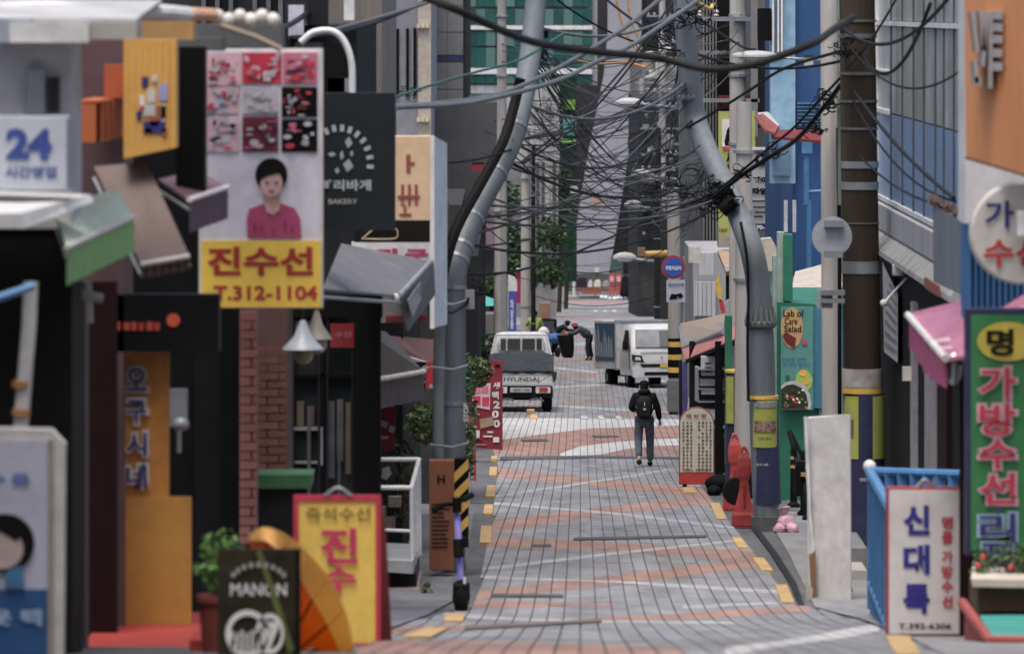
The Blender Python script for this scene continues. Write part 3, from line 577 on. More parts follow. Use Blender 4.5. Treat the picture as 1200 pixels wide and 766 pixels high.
for (x0,y0,x1,y1,m) in ((344,500,372,504,grey),(344,540,372,543,grey),(348,470,356,499,mat('jar_dim',(.1,.08,.05),.5)),(360,476,368,499,mat('cloth_dim',(.09,.05,.06),.8)),(384,470,392,560,mat('cloth_dim2',(.06,.07,.08),.8)),(395,468,402,540,mat('cloth_dim3',(.1,.09,.08),.8)),(405,472,411,555,mat('jar_dim',(.1,.08,.05))),(346,376,372,398,mat('paper_dim',(.16,.15,.13),.7))):
    part(t,'stock',MB().pr(x0,y0,x1,y1,57.05,.04),m)
for x in (343,373,383,412): part(t,'inner_frame',MB().pr(x,374,x+1.2,618,57.0,.05),mat('frame_edge',(.045,.045,.05),.4))
part(t,'door_handle',MB().tube([P(377,500,56.9),P(377,545,56.9)],.012),steel)
part(t,'grille',MB().pr(360,480,364,620,57.04,.03).pr(396,480,399,620,57.04,.03),mat('dim_steel',(.07,.07,.075),.5))
# bin with green lid
t=thing('waste_bin','black storage bin with flat green lid in front of the brick wall','bin',P(332,660,48))
part(t,'body',MB().pr(299,572,360,680,48,.5),dark); part(t,'lid',MB().pq([(298,572),(300,556),(366,556),(364,572)],47.95,.6),mat('bin_green',(.04,.15,.06),.5))
# pendant lamps
for i,(x,y,Y,s_,lab) in enumerate(((355,394,50,24,'wide grey bell lamp hanging below the portrait sign'),(371,382,53,18,'smaller cream bell lamp partly hidden behind the grey one'))):
    t=thing('hanging_lamp',lab,'lamp',P(x,y+16,Y)); k=Y/FP; c=P(x,y+15,Y)
    part(t,'lamp_shade',MB().lathe(c,[(s_*k,0),(s_*.93*k,3*k),(s_*.42*k,16*k),(s_*.2*k,30*k),(s_*.12*k,34*k)],20),mat('lamp_grey',(.22,.25,.28),.4) if i==0 else mat('lamp_cream',(.3,.27,.22),.5),smooth=True)
    part(t,'bulb',MB().ball(c+Vector((0,0,-4*k)),(13*k,13*k,14*k)),mat('bulb_glass',(.2,.17,.1),.2),smooth=True); part(t,'rod',MB().tube([c+Vector((0,0,34*k)),c+Vector((0,0,56*k))],.01),dark)
# second rows: small awnings, lamp, banner and rail
t=bld('corner_shop','low dark restaurant with brown awnings behind the black shop front',-8,X(472,72),72,86,250,mat('dark_wall',(.03,.027,.026),.8))
awning('shop_awning','brown grey awning over a small orange lamp sign',(425,385,66),(452,388,69),(497,435,68.5),(440,445,66),34,mat('browngrey_vinyl',(.085,.07,.068),.6),mat('browngrey_val',(.12,.1,.1),.6))
awning('shop_awning','reddish brown awning strip beside the leaning pole',(445,392,70),(512,398,76),(512,430,73),(452,412,70),0,mat('redbrown_vinyl',(.14,.055,.05),.65),None)
one('lamp_sign','small glowing orange sign box under brown awning','sign',MB().pq([(442,438),(442,459),(463,459),(463,447),(455,438)],67.8,.12),mat('lamp_orange',(.8,.42,.12),.5,emit=.25))
t=thing('hanging_banner','dark red hanging banner with white shapes below small orange sign','banner',P(452,530,68)); part(t,'cloth',MB().pq([(441,476),(441,530),(463,528),(464,476)],68,.02),mat('banner_wine',(.22,.012,.03),.6))
part(t,'print',MB().pq([(447,492),(446,499),(453,502),(455,495)],67.99,.006).pq([(457,498),(455,505),(461,507),(463,500)],67.99,.006).pr(446,511,455,514,67.99,.006),mat('dull_white',(.4,.38,.38),.6))
t=thing('poster','red and dark food poster fixed on wall left of the leaning pole','poster',P(496,455,71)); part(t,'board',MB().pr(484,424,515,456,71,.05),mat('poster_dark',(.03,.02,.02),.5)); part(t,'red_field',MB().pr(499,424,515,456,70.99,.01),redprint); part(t,'print',MB().pq([(486,437),(497,428),(504,430),(492,440)],70.98,.006).pr(488,446,498,448,70.98,.006).pr(503,450,510,455,70.98,.006).pr(489,451,496,453,70.98,.006),mat('dull_white',(.4,.38,.38)))
bush('shrub','low leafy shrub between the white rail and leaning pole',P(499,497,70.5),(.26,.25,.27),420,.045,leafm,11)
bush('shrub','dark trailing shrub under the white railing',P(470,560,69),(.28,.3,.5),350,.045,leafd,12)
t=thing('step_railing','white metal handrail enclosing a small step beside the pole','railing',P(470,690,63))
rl=[[(440,538,65.5),(491,538,65.5)],[(440,571,63),(482,571,63)],[(491,538,65.5),(482,571,63)],[(440,538,65.5),(440,571,63)]]
for i,q in enumerate(rl): part(t,'rail',MB().tube([P(*p) for p in q],.026),white)
for p,b in (((482,571,63),692),((491,538,65.5),650),((488,550,64.6),662),((485,560,63.8),675)): part(t,'post',MB().tube([P(*p),P(p[0]+1,b,p[2])],.022),white)
part(t,'step',MB().hexa([P(430,668,62.5),P(484,672,62.5),P(493,650,66),P(440,648,66),P(430,655,62.5),P(484,657,62.5),P(493,637,66),P(440,635,66)]),mat('step_grey',(.33,.33,.34),.8)); part(t,'step_base',MB().pr(425,672,488,690,62.7,2),dark); part(t,'lower_rail',MB().tube([P(440,620,63),P(484,622,63)],.018),white)
part(t,'plinth',MB().pr(440,690,491,716,62.4,2),mat('pink_plinth',(.22,.15,.14),.85))
bush('weed','tuft of green weeds growing at the foot of the step',P(500,697,61.5),(.07,.1,.17),150,.03,leafm,13)
mb=MB(); 
for x0,x1,y in ((446,452,600),(455,470,588),(448,463,612)): mb.pr(x0,y-6,x1,y+6,66.5,.2)
one('flower_box','small patterned boxes on the ground behind the white railing','box',mb,mat('patterned_box',(.25,.2,.15),.6,var=.6,scale=30))
disc_t=thing('round_sign','round dark sign with pale figure behind the white railing','sign',P(452,535,67)); part(disc_t,'plate',MB().lathe(P(452,553,67),[(.13,0),(.13,.02)],20,ax='y'),mat('plate_dark',(.06,.06,.06),.5)); part(disc_t,'print',MB().pq([(447,560),(448,548),(456,546),(459,555),(453,562)],66.98,.005),mat('dull_white',(.4,.38,.38)))
# leaning left pole with its mate
lp=[(530,560,66.7),(531,420,66.7),(532,325,66.7),(540,292,66.9),(556,250,67.3),(580,205,67.8),(601,160,68.2),(613,112,68.5),(622,60,68.8),(628,0,69),(631,-40,69)]
t=thing('utility_pole','thick grey steel pole that bends right above the orange wooden post','pole',(P(530,668,66.7).x,66.7,g(66.7)))
pp=spline([P(530,668,66.7)]+[P(*q) for q in lp],5); n_=len(pp); part(t,'shaft',MB().tube(pp,[.155-.03*i/n_ for i in range(n_)],16),polem,smooth=True)
for i in (8,14,17,20,24,30,36): part(t,'band',MB().tube([pp[i],pp[i]+(pp[i+1]-pp[i]).normalized()*.05],.165-.03*i/n_,16),grey)
txt(t,'STOP',546,483,6,66.4,offw,.04,22,rot=math.pi/2)
t=thing('steel_pipe','slim grey steel pipe standing close beside the bending pole','pipe',(P(513,668,66.3).x,66.3,g(66.3)))
part(t,'shaft',MB().tube([P(513,668,66.3),P(514,480,66.3),P(516,300,66.3),P(519,235,66.3)],.07,12),polem,smooth=True)
for y in (352,428,519): part(t,'strap',MB().tube([P(505,y+2,66.2),P(530,y+5,66.1),P(548,y,66.4)],.014,6),grey)
mb=MB(); mb.tube(spline([P(511,372,66),P(520,318,66.2),P(535,268,66.4),P(562,218,67),P(590,165,67.6),P(604,118,68),P(610,92,68)],6),.062,8)
one('cable_sleeve','thick black cable sleeve following the bend of the grey pole','cable',mb,black,smooth=True)
one('cable','black cable loop drooping from the white sign edge to grey pole','cable',MB().tube(spline([P(506,330,62),P(512,352,63),P(527,366,65),P(545,357,66.3),P(549,350,66.3)],6),.02,6),cable)
t=thing('junction_box','small grey metal box on the right side of the bending pole','box',P(555,362,66.4)); part(t,'box',MB().pr(545,340,556,362,66.4,.12),grey)
# wooden H post
t=thing('wooden_post','reddish wooden post cover with letter H at the base of the pole','post',(P(517,668,65.6).x,65.6,g(65.6)))
part(t,'panel',MB().pr(503,540,532,667,65.6,.35),wood); txt(t,'H',517,561,10,65.6,black,.03,9)
R=random.Random(2); mb=MB()
for i in range(11): mb.pr(506,590+i*5,506+R.uniform(14,22),591.2+i*5,65.59,.005)
part(t,'small_print',mb,black)
st=thing('striped_guard','yellow and black striped guard panel on the pole foot','guard',(P(540,600,66.4).x,66.4,g(66.4)-0)); part(st,'panel',MB().pr(532,538,549,640,66.35,.3),black)
for i in range(4): part(st,'stripe',MB().pq([(532,566+i*22),(532,554+i*22),(549,537+i*22),(549,549+i*22)],66.34,.01),mat('hazard_yellow',(.65,.38,.04),.5))
one('notice_paper','small white paper notice behind the striped guard','paper',MB().pr(541,553,551,592,66.9,.02),offw)
# kick scooter
t=thing('kick_scooter','purple stemmed electric kick scooter with black wheel on left pavement','scooter',(P(540,717,57).x,57,g(57)))
purple=mat('lilac_metal',(.2,.16,.5),.35); k=57/FP
stem=[P(540,683,57),P(538,640,57.1),P(535,600,57.25),P(534,588,57.3)]
part(t,'stem',MB().tube(stem,[.034,.034,.036,.032],10),purple,smooth=True); part(t,'battery',MB().tube([P(537.5,652,57),P(536.5,632,57.05)],.05,10),black); part(t,'lock',MB().pr(541,630,549,641,57,.08),black)
part(t,'handlebar',MB().tube(spline([P(507,598,57.2),P(520,591,57.2),P(534,590,57.3),P(544,584,57.3),P(552,580,57.4)],3),.022,8),black); part(t,'grip',MB().tube([P(506,598.5,57.2),P(519,592,57.2)],.032,8),rubber); part(t,'grip',MB().tube([P(543,585,57.3),P(553,579.5,57.4)],.032,8),rubber); part(t,'display',MB().pr(530,583,541,600,57.15,.08),black)
w=part(t,'front_wheel',MB().lathe(P(540.5,701,56.9)-Vector((.05,0,0)),[(.06,-.02),(.15,-.01),(.19,.03),(.2,.05),(.19,.07),(.15,.11),(.06,.12)],20,ax='x'),rubber,smooth=True); part(w,'rim',MB().lathe(P(540.5,701,56.9)-Vector((.054,0,0)),[(.06,0),(.06,.108)],14,ax='x'),dark)
part(t,'fender',MB().prism([P(534,680,56.85),P(547,680,56.85),P(548,687,56.75),P(533,687,56.75)],(0,.03,0)).prism([P(532,684,56.85),P(548,684,56.85),P(549,682,57.2),P(531,682,57.2)],(0,0,-.03)),black); part(t,'fork',MB().tube([P(533,682,56.95),P(532,702,56.95)],.018).tube([P(548,682,56.95),P(549,702,56.95)],.018),black); part(t,'reflector',MB().pr(543,676,546,684,56.8,.02),whiteprint)
part(t,'deck',MB().box(P(540,0,57).x-.08,P(540,0,57).x+.08,57.1,57.95,g(57.5)+.11,g(57.5)+.16),black); rw=part(t,'rear_wheel',MB().lathe(Vector((P(540,0,57).x-.03,58.05,g(58.05)+.115)),[(.04,0),(.11,.01),(.115,.03),(.11,.05),(.04,.06)],16,ax='x'),rubber,smooth=True)
# climbing foliage and banner right of the pole
bush('climbing_plant','leafy climber hanging right of the bending pole above red banner',P(556,435,96),(.32,.3,.28),420,.06,leafm,21)
bush('climbing_plant','dark narrow climber along the back of the bending pole',P(549,490,92),(.13,.3,1.1),520,.06,leafd,22)
t=thing('street_banner','dark red standing banner with food pictures and white lettering beside pickup','banner',(P(570,555,118).x,118,g(118)))
part(t,'cloth',MB().pq([(553,445),(553,524),(589,527),(589,423),(570,422)],118,.03),mat('banner_red',(.2,.008,.02),.55))
part(t,'photo_print',MB().pq([(553,447),(553,476),(574,480),(575,449)],117.98,.006),mat('palepink_print',(.55,.35,.42))); 
for (x,y,w_,hh) in ((555,451,8,9),(564,452,8,8),(555,464,8,10),(565,465,8,10)): part(t,'photo_print',MB().pr(x,y,x+w_,y+hh,117.97,.005),redprint if y>460 else mat('pink_print',(.5,.12,.2)))
part(t,'photo_print',MB().pq([(562,491),(563,502),(579,498),(578,488)],117.97,.005),mat('food_brown',(.3,.2,.12),.6))
for i,ch in enumerate('생맥200'): txt(t,ch,582-(i%2)*1.5,452+i*11,9,117.99,offw,.04,8)
txt(t,'ㄴ',556,498,5,117.99,offw,.05,5)
for i,(x,y,w_,hq) in enumerate(((557,428,12,2),(557,433,20,1.5),(555,484,7,3),(558,504,4,9),(580,427,6,3),(555,438,10,1.5),(578,512,7,6),(556,516,9,1.2),(556,520,14,1.2))): part(t,'print_line',MB().pr(x,y,x+w_,y+hq,117.975,.005),(offw,black,mat('food_brown',(.3,.2,.12)))[i%3])
part(t,'print',MB().pr(566,510,577,512,117.98,.006).pr(571,505,578,507,117.98,.006),offw)
t2=MB(); t2.tube([P(548,545,117.5),P(549,500,117.7),P(552,440,118)],.03); t2.tube([P(554,530,117.9),P(554,555,117.9)],.03); part(t,'pole',t2,red)
t=thing('folding_stand','red metal barrier stand at the kerb below the red banner','stand',(P(552,570,108).x,108,g(108)))
part(t,'frame',MB().tube([P(548,566,108),P(549,513,108)],.035).tube([P(556,572,107),P(556,520,107)],.03).tube([P(548,540,108),P(557,542,107)],.02).tube([P(546,567,108),P(560,572,107)],.02),red)
# ---------------- far left row ----------------
darkrow=mat('soot_wall',(.04,.042,.045),.8,dirt=.5,dcol=(.09,.09,.09),scale=1)
bld('old_shophouse','dark narrow shophouse seen edge-on behind the bending pole',-10,X(512,92),92,100,235,darkrow)
bld('old_shophouse','grey brown shophouse further down the left side of alley',-12,X(541,124),124,135,240,mat('soot_wall2',(.06,.058,.055),.8,dirt=.4,scale=1))
bld('old_shophouse','low dark shop beside the parked pickup truck',-14,X(560,158),158,205,300,mat('soot_wall3',(.03,.032,.035),.8,dirt=.4,scale=1))
# beige striped tower, tiled building, glass building
st_=thing('striped_building','grey lilac building with black vertical window slots and beige corner column','building',(X(460,250),250,g(250)))
lil=mat('lilac_render',(.25,.255,.3),.8,dirt=.3,scale=1); part(st_,'wall',MB().pr(380,-60,505,700,250,30),lil)
for x in (449,459,466,477.5,486): part(st_,'window_slot',MB().pr(x-1.6,33+(x%3),x+1.6,112,249.85,.3),black)
part(st_,'corner_column',MB().pr(490,-60,505,640,249.3,.7),mat('beige_column',(.42,.35,.29),.8,dirt=.3)); part(st_,'side_column',MB().pr(415,-60,446,98,249,.9),mat('taupe_render',(.17,.15,.135),.8,streak=True))
for x in (421,430,438): part(st_,'pilaster',MB().pr(x,-60,x+4,98,248.7,.3),mat('pilaster',(.24,.21,.19),.8))
for (x,y) in ((497,31),(497,141)):
    mb=MB(); 
    for dx in (-6,-1,4): mb.pr(x+dx-2.5,y-3,x+dx+1.5,y+2,249.1,.3)
    part(st_,'ornament',mb,mat('cream_stone',(.55,.48,.36),.8))
gb=thing('tiled_building','grey panelled building with dark band between striped and green glass buildings','building',(X(524,270),270,g(270)))
part(gb,'wall',MB().pr(500,-60,548,700,270.3,20),mat('joint_dark',(.06,.06,.06),.8)); pm=mat('grey_panel',(.165,.165,.17),.7,var=.1,dirt=.2)
me=None; ys_=[-20,8,38,65,73,105,138,171,204,240,280]
for a,b in zip(ys_,ys_[1:]): 
    for x0,x1 in ((505,524),(524.4,542.6)): part(gb,'wall_panel',MB().pr(x0,a+.4,x1,b-.4,270,.3),navy if (a,b)==(65,73) else pm)
gg=thing('glass_building','building of green glass bands and pale panels behind the poles','building',(X(600,420),420,g(420)))
part(gg,'wall',MB().pr(543,-60,661,400,420.5,25).pr(661,-60,700,100,420.5,25),mat('pale_panel_wall',(.33,.33,.33),.7)); part(gg,'corner_trim',MB().pr(543,-60,546,330,419.6,.6),white)
tg=mat('green_glass',(.018,.085,.078),.15,var=.25,scale=.5,dirt=.4,dcol=(.02,.09,.09),bump=0)
R=random.Random(9); me={}
for (y0,y1) in ((-40,-18),(-16,8),(11,29),(37,54),(56,79),(88,98)):
    for i in range(13):
        x0=546.5+i*11.4; part(gg,'pane',MB().pr(x0,y0,x0+10.9,y1,420+R.uniform(-.03,.03),.3),tg if R.random()<.7 else mat('green_glass_pale',(.08,.17,.155),.2,var=.2,bump=0))
part(gg,'band',MB().pr(546,80,694,87,419.9,.5).pr(546,30,694,35,419.9,.5),white)
pw=mat('pale_panel',(.34,.345,.35),.7,var=.08,dirt=.2)
for j,(y0,y1) in enumerate(((100,146),(147,190),(191,235),(236,280))):
    for i in range(10): part(gg,'wall_panel',MB().pr(546.4+i*11.4,y0,557.2+i*11.4,y1,420.1,.3),pw)
ghs=thing('green_hoarding','green leafy printed hoarding tower between the poles and grey wedge building','hoarding',(X(665,400),400,g(400)))
hg=mat('hoarding_green',(.012,.045,.025),.8,var=.7,scale=3,dirt=.6,dcol=(.03,.03,.035)); part(ghs,'board',MB().pr(656,90,676,330,400,2),hg)
part(ghs,'lime_strip',MB().pr(657,163,675,168,399.8,.2),mat('lime_print',(.14,.3,.03),.6)); part(ghs,'lime_patch',MB().pr(661,117,674,129,399.8,.2),mat('lime_print',(.14,.3,.03))); part(ghs,'teal_panel',MB().pr(660,136,676,160,399.8,.2),teal)
# grey wedge building across the junction
wb=thing('wedge_building','large dark building with tall slanted pale grey wall at end of alley','building',(X(740,570),570,g(570)))
dk=mat('graphite_wall',(.045,.043,.045),.6,var=.15,scale=.4); part(wb,'wall',MB().pq([(640,-60),(640,700),(870,700),(870,-60)],570.2,30),dk)
part(wb,'brown_wall',MB().pq([(676,-60),(677,69),(660,334),(668,334),(684,205),(711,70),(712,-60)],569.9,.6),mat('brown_slate',(.06,.055,.058),.7,scale=.4))
lg=mat('pale_slant_wall',(.27,.27,.3),.6,var=.05,scale=.3,dirt=.15,dcol=(.18,.18,.2)); lo=[(712,66),(684,205),(668,321)]; hi=[(752,66),(736,190),(714,321)]
def lerpx(pl,y): return poly_at(pl,y)
yy=[-60,-8,40,88,136,184,232,280,321]
for a,b in zip(yy,yy[1:]): 
    xa0,xa1,xb0,xb1=lerpx([(712,-60)]+lo,a),lerpx([(752,-60)]+hi,a),lerpx([(712,-60)]+lo,b),lerpx([(752,-60)]+hi,b)
    for k in range(3):
        u,v=k/3,(k+1)/3; part(wb,'wall_panel',MB().pq([(xa0+(xa1-xa0)*u,a+.15),(xb0+(xb1-xb0)*u,b-.15),(xb0+(xb1-xb0)*v-.15,b-.15),(xa0+(xa1-xa0)*v-.15,a+.15)],569.4,.8),lg)
part(wb,'base_wall',MB().pr(662,322,738,345,569,1),mat('base_slate',(.075,.075,.08),.7)); 
for k in range(3): part(wb,'wall_panel',MB().pr(739+k*11,288,749.6+k*11,329,569.3,.7),lg)
part(wb,'stair_dark',MB().pr(716,120,740,322,569.6,.6),mat('slate2',(.028,.028,.03),.7)); part(wb,'door_glass',MB().pr(716,300,730,322,569.3,.3),mat('seaglass',(.05,.1,.09),.3))
part(wb,'orange_mark',MB().pr(695,228,703,244,569.3,.1),mat('faded_orange',(.4,.2,.13),.6)); part(wb,'window_box',MB().pr(697,314,702,320,568.9,.3),offw)
struct('plaza_kerb',MB().box(-20,40,548,549.2,g(548)-.3,g(548)+.16),conc)
# trees behind the left poles
def tree(name,label,x,y,Y,rx,ry,n,size,m,seed,lobes=5):
    k=Y/FP; base=Vector((X(x,Y),Y,g(Y))); t=thing(name,label,'tree',base); R=random.Random(seed); c=P(x,y,Y)
    tr=MB(); tr.tube(spline([base,base.lerp(c,.5)+Vector((.1,0,0)),c]),[.16]*5+[.13]*5+[.07]*3,8)
    cr=MB()
    for i in range(lobes):
        a=Vector((R.uniform(-.6,.6)*rx*k,R.uniform(-1,1)*rx*k,R.uniform(-.75,.75)*ry*k)); tr.tube([c.lerp(base,.3),c+a*.8],.05,5); leaves(cr,c+a,(rx*k*.6,rx*k*.6,ry*k*.38),n//lobes,size,seed+i)
    part(t,'trunk',tr,mat('bark',(.07,.055,.045),.9)); part(t,'crown',cr,m); return t
tree('street_tree','dark leafy tree between the two concrete poles left of centre',600,275,300,28,60,2600,.22,leafd,31,8)
tree('street_tree','brighter green street tree right of the concrete poles',640,290,330,22,48,2200,.2,leafm,41,7)
tree('street_tree','narrow dark tree at the corner of the grey wedge building',655,250,380,12,50,1200,.22,leafd,51,6)
tree('street_tree','tall narrow tree just left of the slanted pale wall',663,255,410,10,75,1900,.24,leafd,57,8)
tree('street_tree','small green tree behind blue parasol at left side',575,345,260,14,26,900,.16,leafd,61,5)
pb=bld('pink_signed_shop','shophouse with tall faded pink sign behind the left concrete poles',-16,X(583,262),262,290,120,mat('dim_render',(.08,.08,.085),.8,dirt=.3,scale=1)); part(pb,'pink_sign',MB().pr(566,200,581,292,261,.5),mat('faded_pink',(.32,.2,.25),.7,dirt=.4)); part(pb,'red_edge',MB().pr(581.3,190,584,300,261,.4),mat('banner_wine',(.22,.012,.03)))
gb2=bld('grey_midrise','ribbed grey mid rise building behind the trees left of centre',-20,X(652,345),345,350,190,mat('midrise',(.17,.17,.175),.8,dirt=.3,scale=1))
for i in range(5): part(gb2,'fin',MB().pr(626+i*6.5,120,628+i*6.5,300,344.6,.5),mat('midrise_fin',(.25,.25,.25),.8))
# ---------------- far poles ----------------
def cpole(label,xb,Y,r,ytop=-40,ybase=None,m=conc,xt=None,cross=(),name='concrete_pole',cans=()):
    b=Vector((X(xb,Y),Y,g(Y))); tp=P(xt if xt is not None else xb,ytop,Y); t=thing(name,label,'pole',b)
    n=6; q=[b.lerp(tp,i/n) for i in range(n+1)]; part(t,'shaft',MB().tube(q,[r*(1-.25*i/n) for i in range(n+1)],12),m,smooth=True)
    for y in cross:
        c=P(xb+((xt or xb)-xb)*.5,y,Y-r-.06); part(t,'crossarm',MB().box(c.x-.9,c.x+.9,c.y,c.y+.08,c.z,c.z+.09),steel)
        for dx in (-.8,-.45,.45,.8): part(t,'insulator',MB().lathe(c+Vector((dx,.04,.09)),[(.03,0),(.06,.03),(.03,.07),(.06,.1),(.03,.15)],10),mat('porcelain',(.4,.38,.36),.3))
    for (dx,y) in cans:
        c=P(xb,y,Y)+Vector((dx,-.25,0)); k=part(t,'transformer',MB().lathe(c,[(.2,0),(.22,.03),(.22,.6),(.2,.66),(.08,.7)],16),grey,smooth=True)
    for y in (ytop+60,ytop+130,ytop+210): 
        c=P(xb,y,Y); part(t,'band',MB().lathe(c,[(r*1.04,0),(r*1.04,.06)],12),steel)
    return t
cpole('pale concrete pole in front of the green glass building',588,185,.19,-40,m=mat('pale_pole',(.28,.26,.25),.85,dirt=.3,streak=True))
cpole('pair of slim concrete poles left of centre, nearer one',583,178,.14,190,xt=584)
cpole('straight concrete pole between green trees left of centre',616,212,.2,150)
cpole('dark slim pole just right of the straight concrete pole',625,205,.09,170,m=dark)
cpole('distant pale pole with crossarm at the end of the left row',642,330,.2,80,cross=(130,165))
cpole('distant pole with transformer cans above the wedge building',776,330,.24,-30,cross=(20,108,125,180),cans=((-1.0,88),(.7,90)))
cpole('distant dark pole behind the no entry sign',771,300,.22,150,m=dark,cross=(200,235))
cpole('tall distant pole with crossarms right of the wedge building',800,260,.2,-30,cross=(50,170,240),cans=((-.6,175),))
cpole('far pole with several crossarms above the lamps',752,380,.22,90,cross=(130,160,190,215))
cpole('pale concrete pole beside the grey corrugated building',866,118,.21,-40,xt=864,cross=(25,),cans=())
cpole('short concrete pole crossing the right bending pole base',872,93.5,.17,120,m=conc)
# small left things near junction
t=thing('street_banner','blue vertical banner with white rounded top behind the pickup','banner',(X(602,215),215,g(215)))
part(t,'cloth',MB().pr(596.5,341,605,392,215,.3),mat('royal_banner',(.05,.08,.4),.5)); part(t,'top',MB().pq([(595.5,341),(606,341),(606,330),(603,324),(598,322),(595.5,323)],215,.3),white); txt(t,'화\n장\n품',600,368,34,215,whiteprint,.02,4); part(t,'pole',MB().tube([P(601,392,215.2),(X(601,215),215.2,g(215))],.05),dark)
for lab,x0,x1,y0,y1,m in (('magenta hanging sign beside the blue banner',605,611,316,355,mat('magenta_sign',(.32,.015,.08),.5)),('navy vertical sign below the magenta sign',610,616,355,392,mat('navy_sign',(.015,.015,.05),.5)),('lime vertical sign beside the navy sign',616,622,356,376,mat('olive_lime',(.3,.4,.03),.5))):
    t=thing('hanging_sign',lab,'sign',P((x0+x1)/2,y1,217)); part(t,'board',MB().pr(x0,y0,x1,y1,217,.2),m); part(t,'trim',MB().pr(x0,y0-1.5,x1,y0,216.9,.3),offw)
t=thing('parasol','turquoise parasol left of the concrete poles','parasol',(X(567,235),235,g(235))); part(t,'canopy',MB().lathe(P(568,357,235),[(.95,0),(.5,.2),(.05,.36)],16),teal); part(t,'pole',MB().tube([P(568,357,235),(X(568,235),235,g(235))],.04),white)
one('market_stall','low brown stall under the turquoise parasol','stall',MB().pr(562,368,588,400,232,2),mat('stall_brown',(.1,.09,.085),.8,dirt=.4))
one('market_rack','green metal stall frame behind the white pickup','frame',MB().tube([P(562,392,200),P(585,390,200)],.05).tube([P(563,392,200),(X(563,200),200,g(200))],.05).tube([P(584,391,200),(X(584,200),200,g(200))],.05),green)
bush('potted_plant','dark plants beside the white pickup truck',P(573,414,180),(.35,.5,.55),300,.1,leafd,71)
t=thing('news_box','dark cabinet with brown carton on top behind the pickup','cabinet',(X(648,225),225,g(225)))
part(t,'body',MB().pr(630,374,651,420,225,1),mat('cabinet',(.07,.08,.1),.6)); part(t,'frame',MB().tube([P(651,375,224.9),P(652,430,224.9)],.05).tube([P(630,375,224.9),P(652,375,224.9)],.04),black)
one('carton','brown cardboard carton on top of the dark cabinet','box',MB().pr(632,355,645,373,225.1,.6),mat('cardboard',(.25,.13,.08),.8))
t=thing('market_cart','cart loaded with small goods in front of bending woman','cart',(X(658,222),222,g(222)))
part(t,'tray',MB().pr(648,389,668,394,222,1),wood); mb=MB(); R=random.Random(4)
for i in range(9): mb.ball(P(650+i*2,388-R.random()*2.5,222.2),(.07,.07,.06))
part(t,'goods',mb,mat('tan_goods',(.4,.28,.2),.7)); part(t,'leg',MB().tube([P(650,394,222.2),(X(650,222.2),222.2,g(222.2))],.04),dark); part(t,'leg',MB().tube([P(666,394,222.2),(X(666,222.2),222.2,g(222.2))],.04),dark)
# market goods across the junction
t=thing('market_table','table of assorted goods across the junction','table',(X(698,548),546,g(546)))
part(t,'top',MB().pr(676,337,716,338.5,546,2),wood); 
for x in (677,697,714): part(t,'leg',MB().pr(x,338,x+1.2,346.5,546,.1),wood)
part(t,'shelf',MB().pr(682,340,705,344,545.8,1),mat('redbrown_crate',(.3,.07,.03),.7))
for lab,x0,y0,x1,y1,m in (('dark bundle of clothes at left end of market table',676,325,688,337,mat('plumcloth',(.06,.03,.05),.8)),('white bundle on the market table',689,328,694,337,offw),('cream carton on the market table',696,328,704,337,mat('creambox',(.55,.48,.38),.7)),('grey bundle at right end of market table',706,329,714,337,mat('greycloth',(.25,.25,.25),.8))):
    one('goods_bundle',lab,'bundle',MB().pq([(x0,y1),(x1,y1),(x1,y0+2),(x1-2,y0),(x0+2,y0+1),(x0,y0+4)],546.2,1),m)
for lab,x in (('red round topped standing sign with two legs, left of pair',717),('red round topped standing sign, right of pair',725)):
    t=thing('market_sign',lab,'sign',(X(x,543),543,g(543))); part(t,'panel',MB().pq([(x-3.5,342),(x+3.5,342),(x+2.5,331),(x+3.8,325),(x+2.5,320.5),(x-2.5,320.5),(x-3.8,325),(x-2.5,331)],543,.2),mat('tomato',(.42,.06,.045),.6)); part(t,'foot',MB().pr(x-3,342,x-1,347,543,.1).pr(x+1,342,x+3,347,543,.1),mat('tomato',(.42,.06,.045))); part(t,'print',MB().pr(x-2,324,x+2,330,542.9,.05),mat('palepink_print',(.55,.35,.42)))
R=random.Random(8); 
for i in range(9):
    x=706+i*4.4+R.uniform(-.6,.6); one('plastic_bag',('%s white bag on the ground by market table, counted from left'%('first','second','third','fourth','fifth','sixth','seventh','eighth','ninth')[i]),'bag',MB().ball((X(x,541),541+R.uniform(-2,2),g(541)+.14),(.2,.15,.17),8),whiteprint,group='white bags lying by the market table')
one('market_stand','white post stand left of the market table','stand',MB().pr(671,329,674,346,547,.2),white); one('wall_frame','white frame standing left of the market table','frame',MB().pr(652,312,654,335,553,.1).pr(659,312,661,335,553,.1).pr(654,312,659,314,553,.1),white)
one('goods_bundle','teal bundle on the pavement left of the market table','bundle',MB().ball(P(655,341,552),(.35,.3,.3)),teal); one('hanging_sign','small yellow sign on the dark base wall','sign',MB().pr(661,320,668,323,567,.2),mat('hazard_yellow',(.65,.38,.04)))
t=thing('shop_column','brown pillar with orange poster near the left trees','pillar',(X(644,395),395,g(395))); part(t,'shaft',MB().pr(640,296,651,352,395,.8),mat('pillar_brown',(.13,.11,.1),.8)); part(t,'poster',MB().pr(641,297,650,309,394.9,.05),mat('poster_orange',(.38,.1,.03),.6)); part(t,'sign',MB().pr(641,311,650,317,394.9,.05),mat('hazard_yellow',(.65,.38,.04)))
one('hanging_sign','red clustered sign above the brown pillar','sign',MB().pq([(631,277),(633,288),(646,286),(646,275),(641,277),(638,274)],393,.4),bred); one('notice_board','pale notice board near the trees at street level','board',MB().pr(626,328,640,345,370,.2),mat('pale_panel',(.34,.345,.35)))
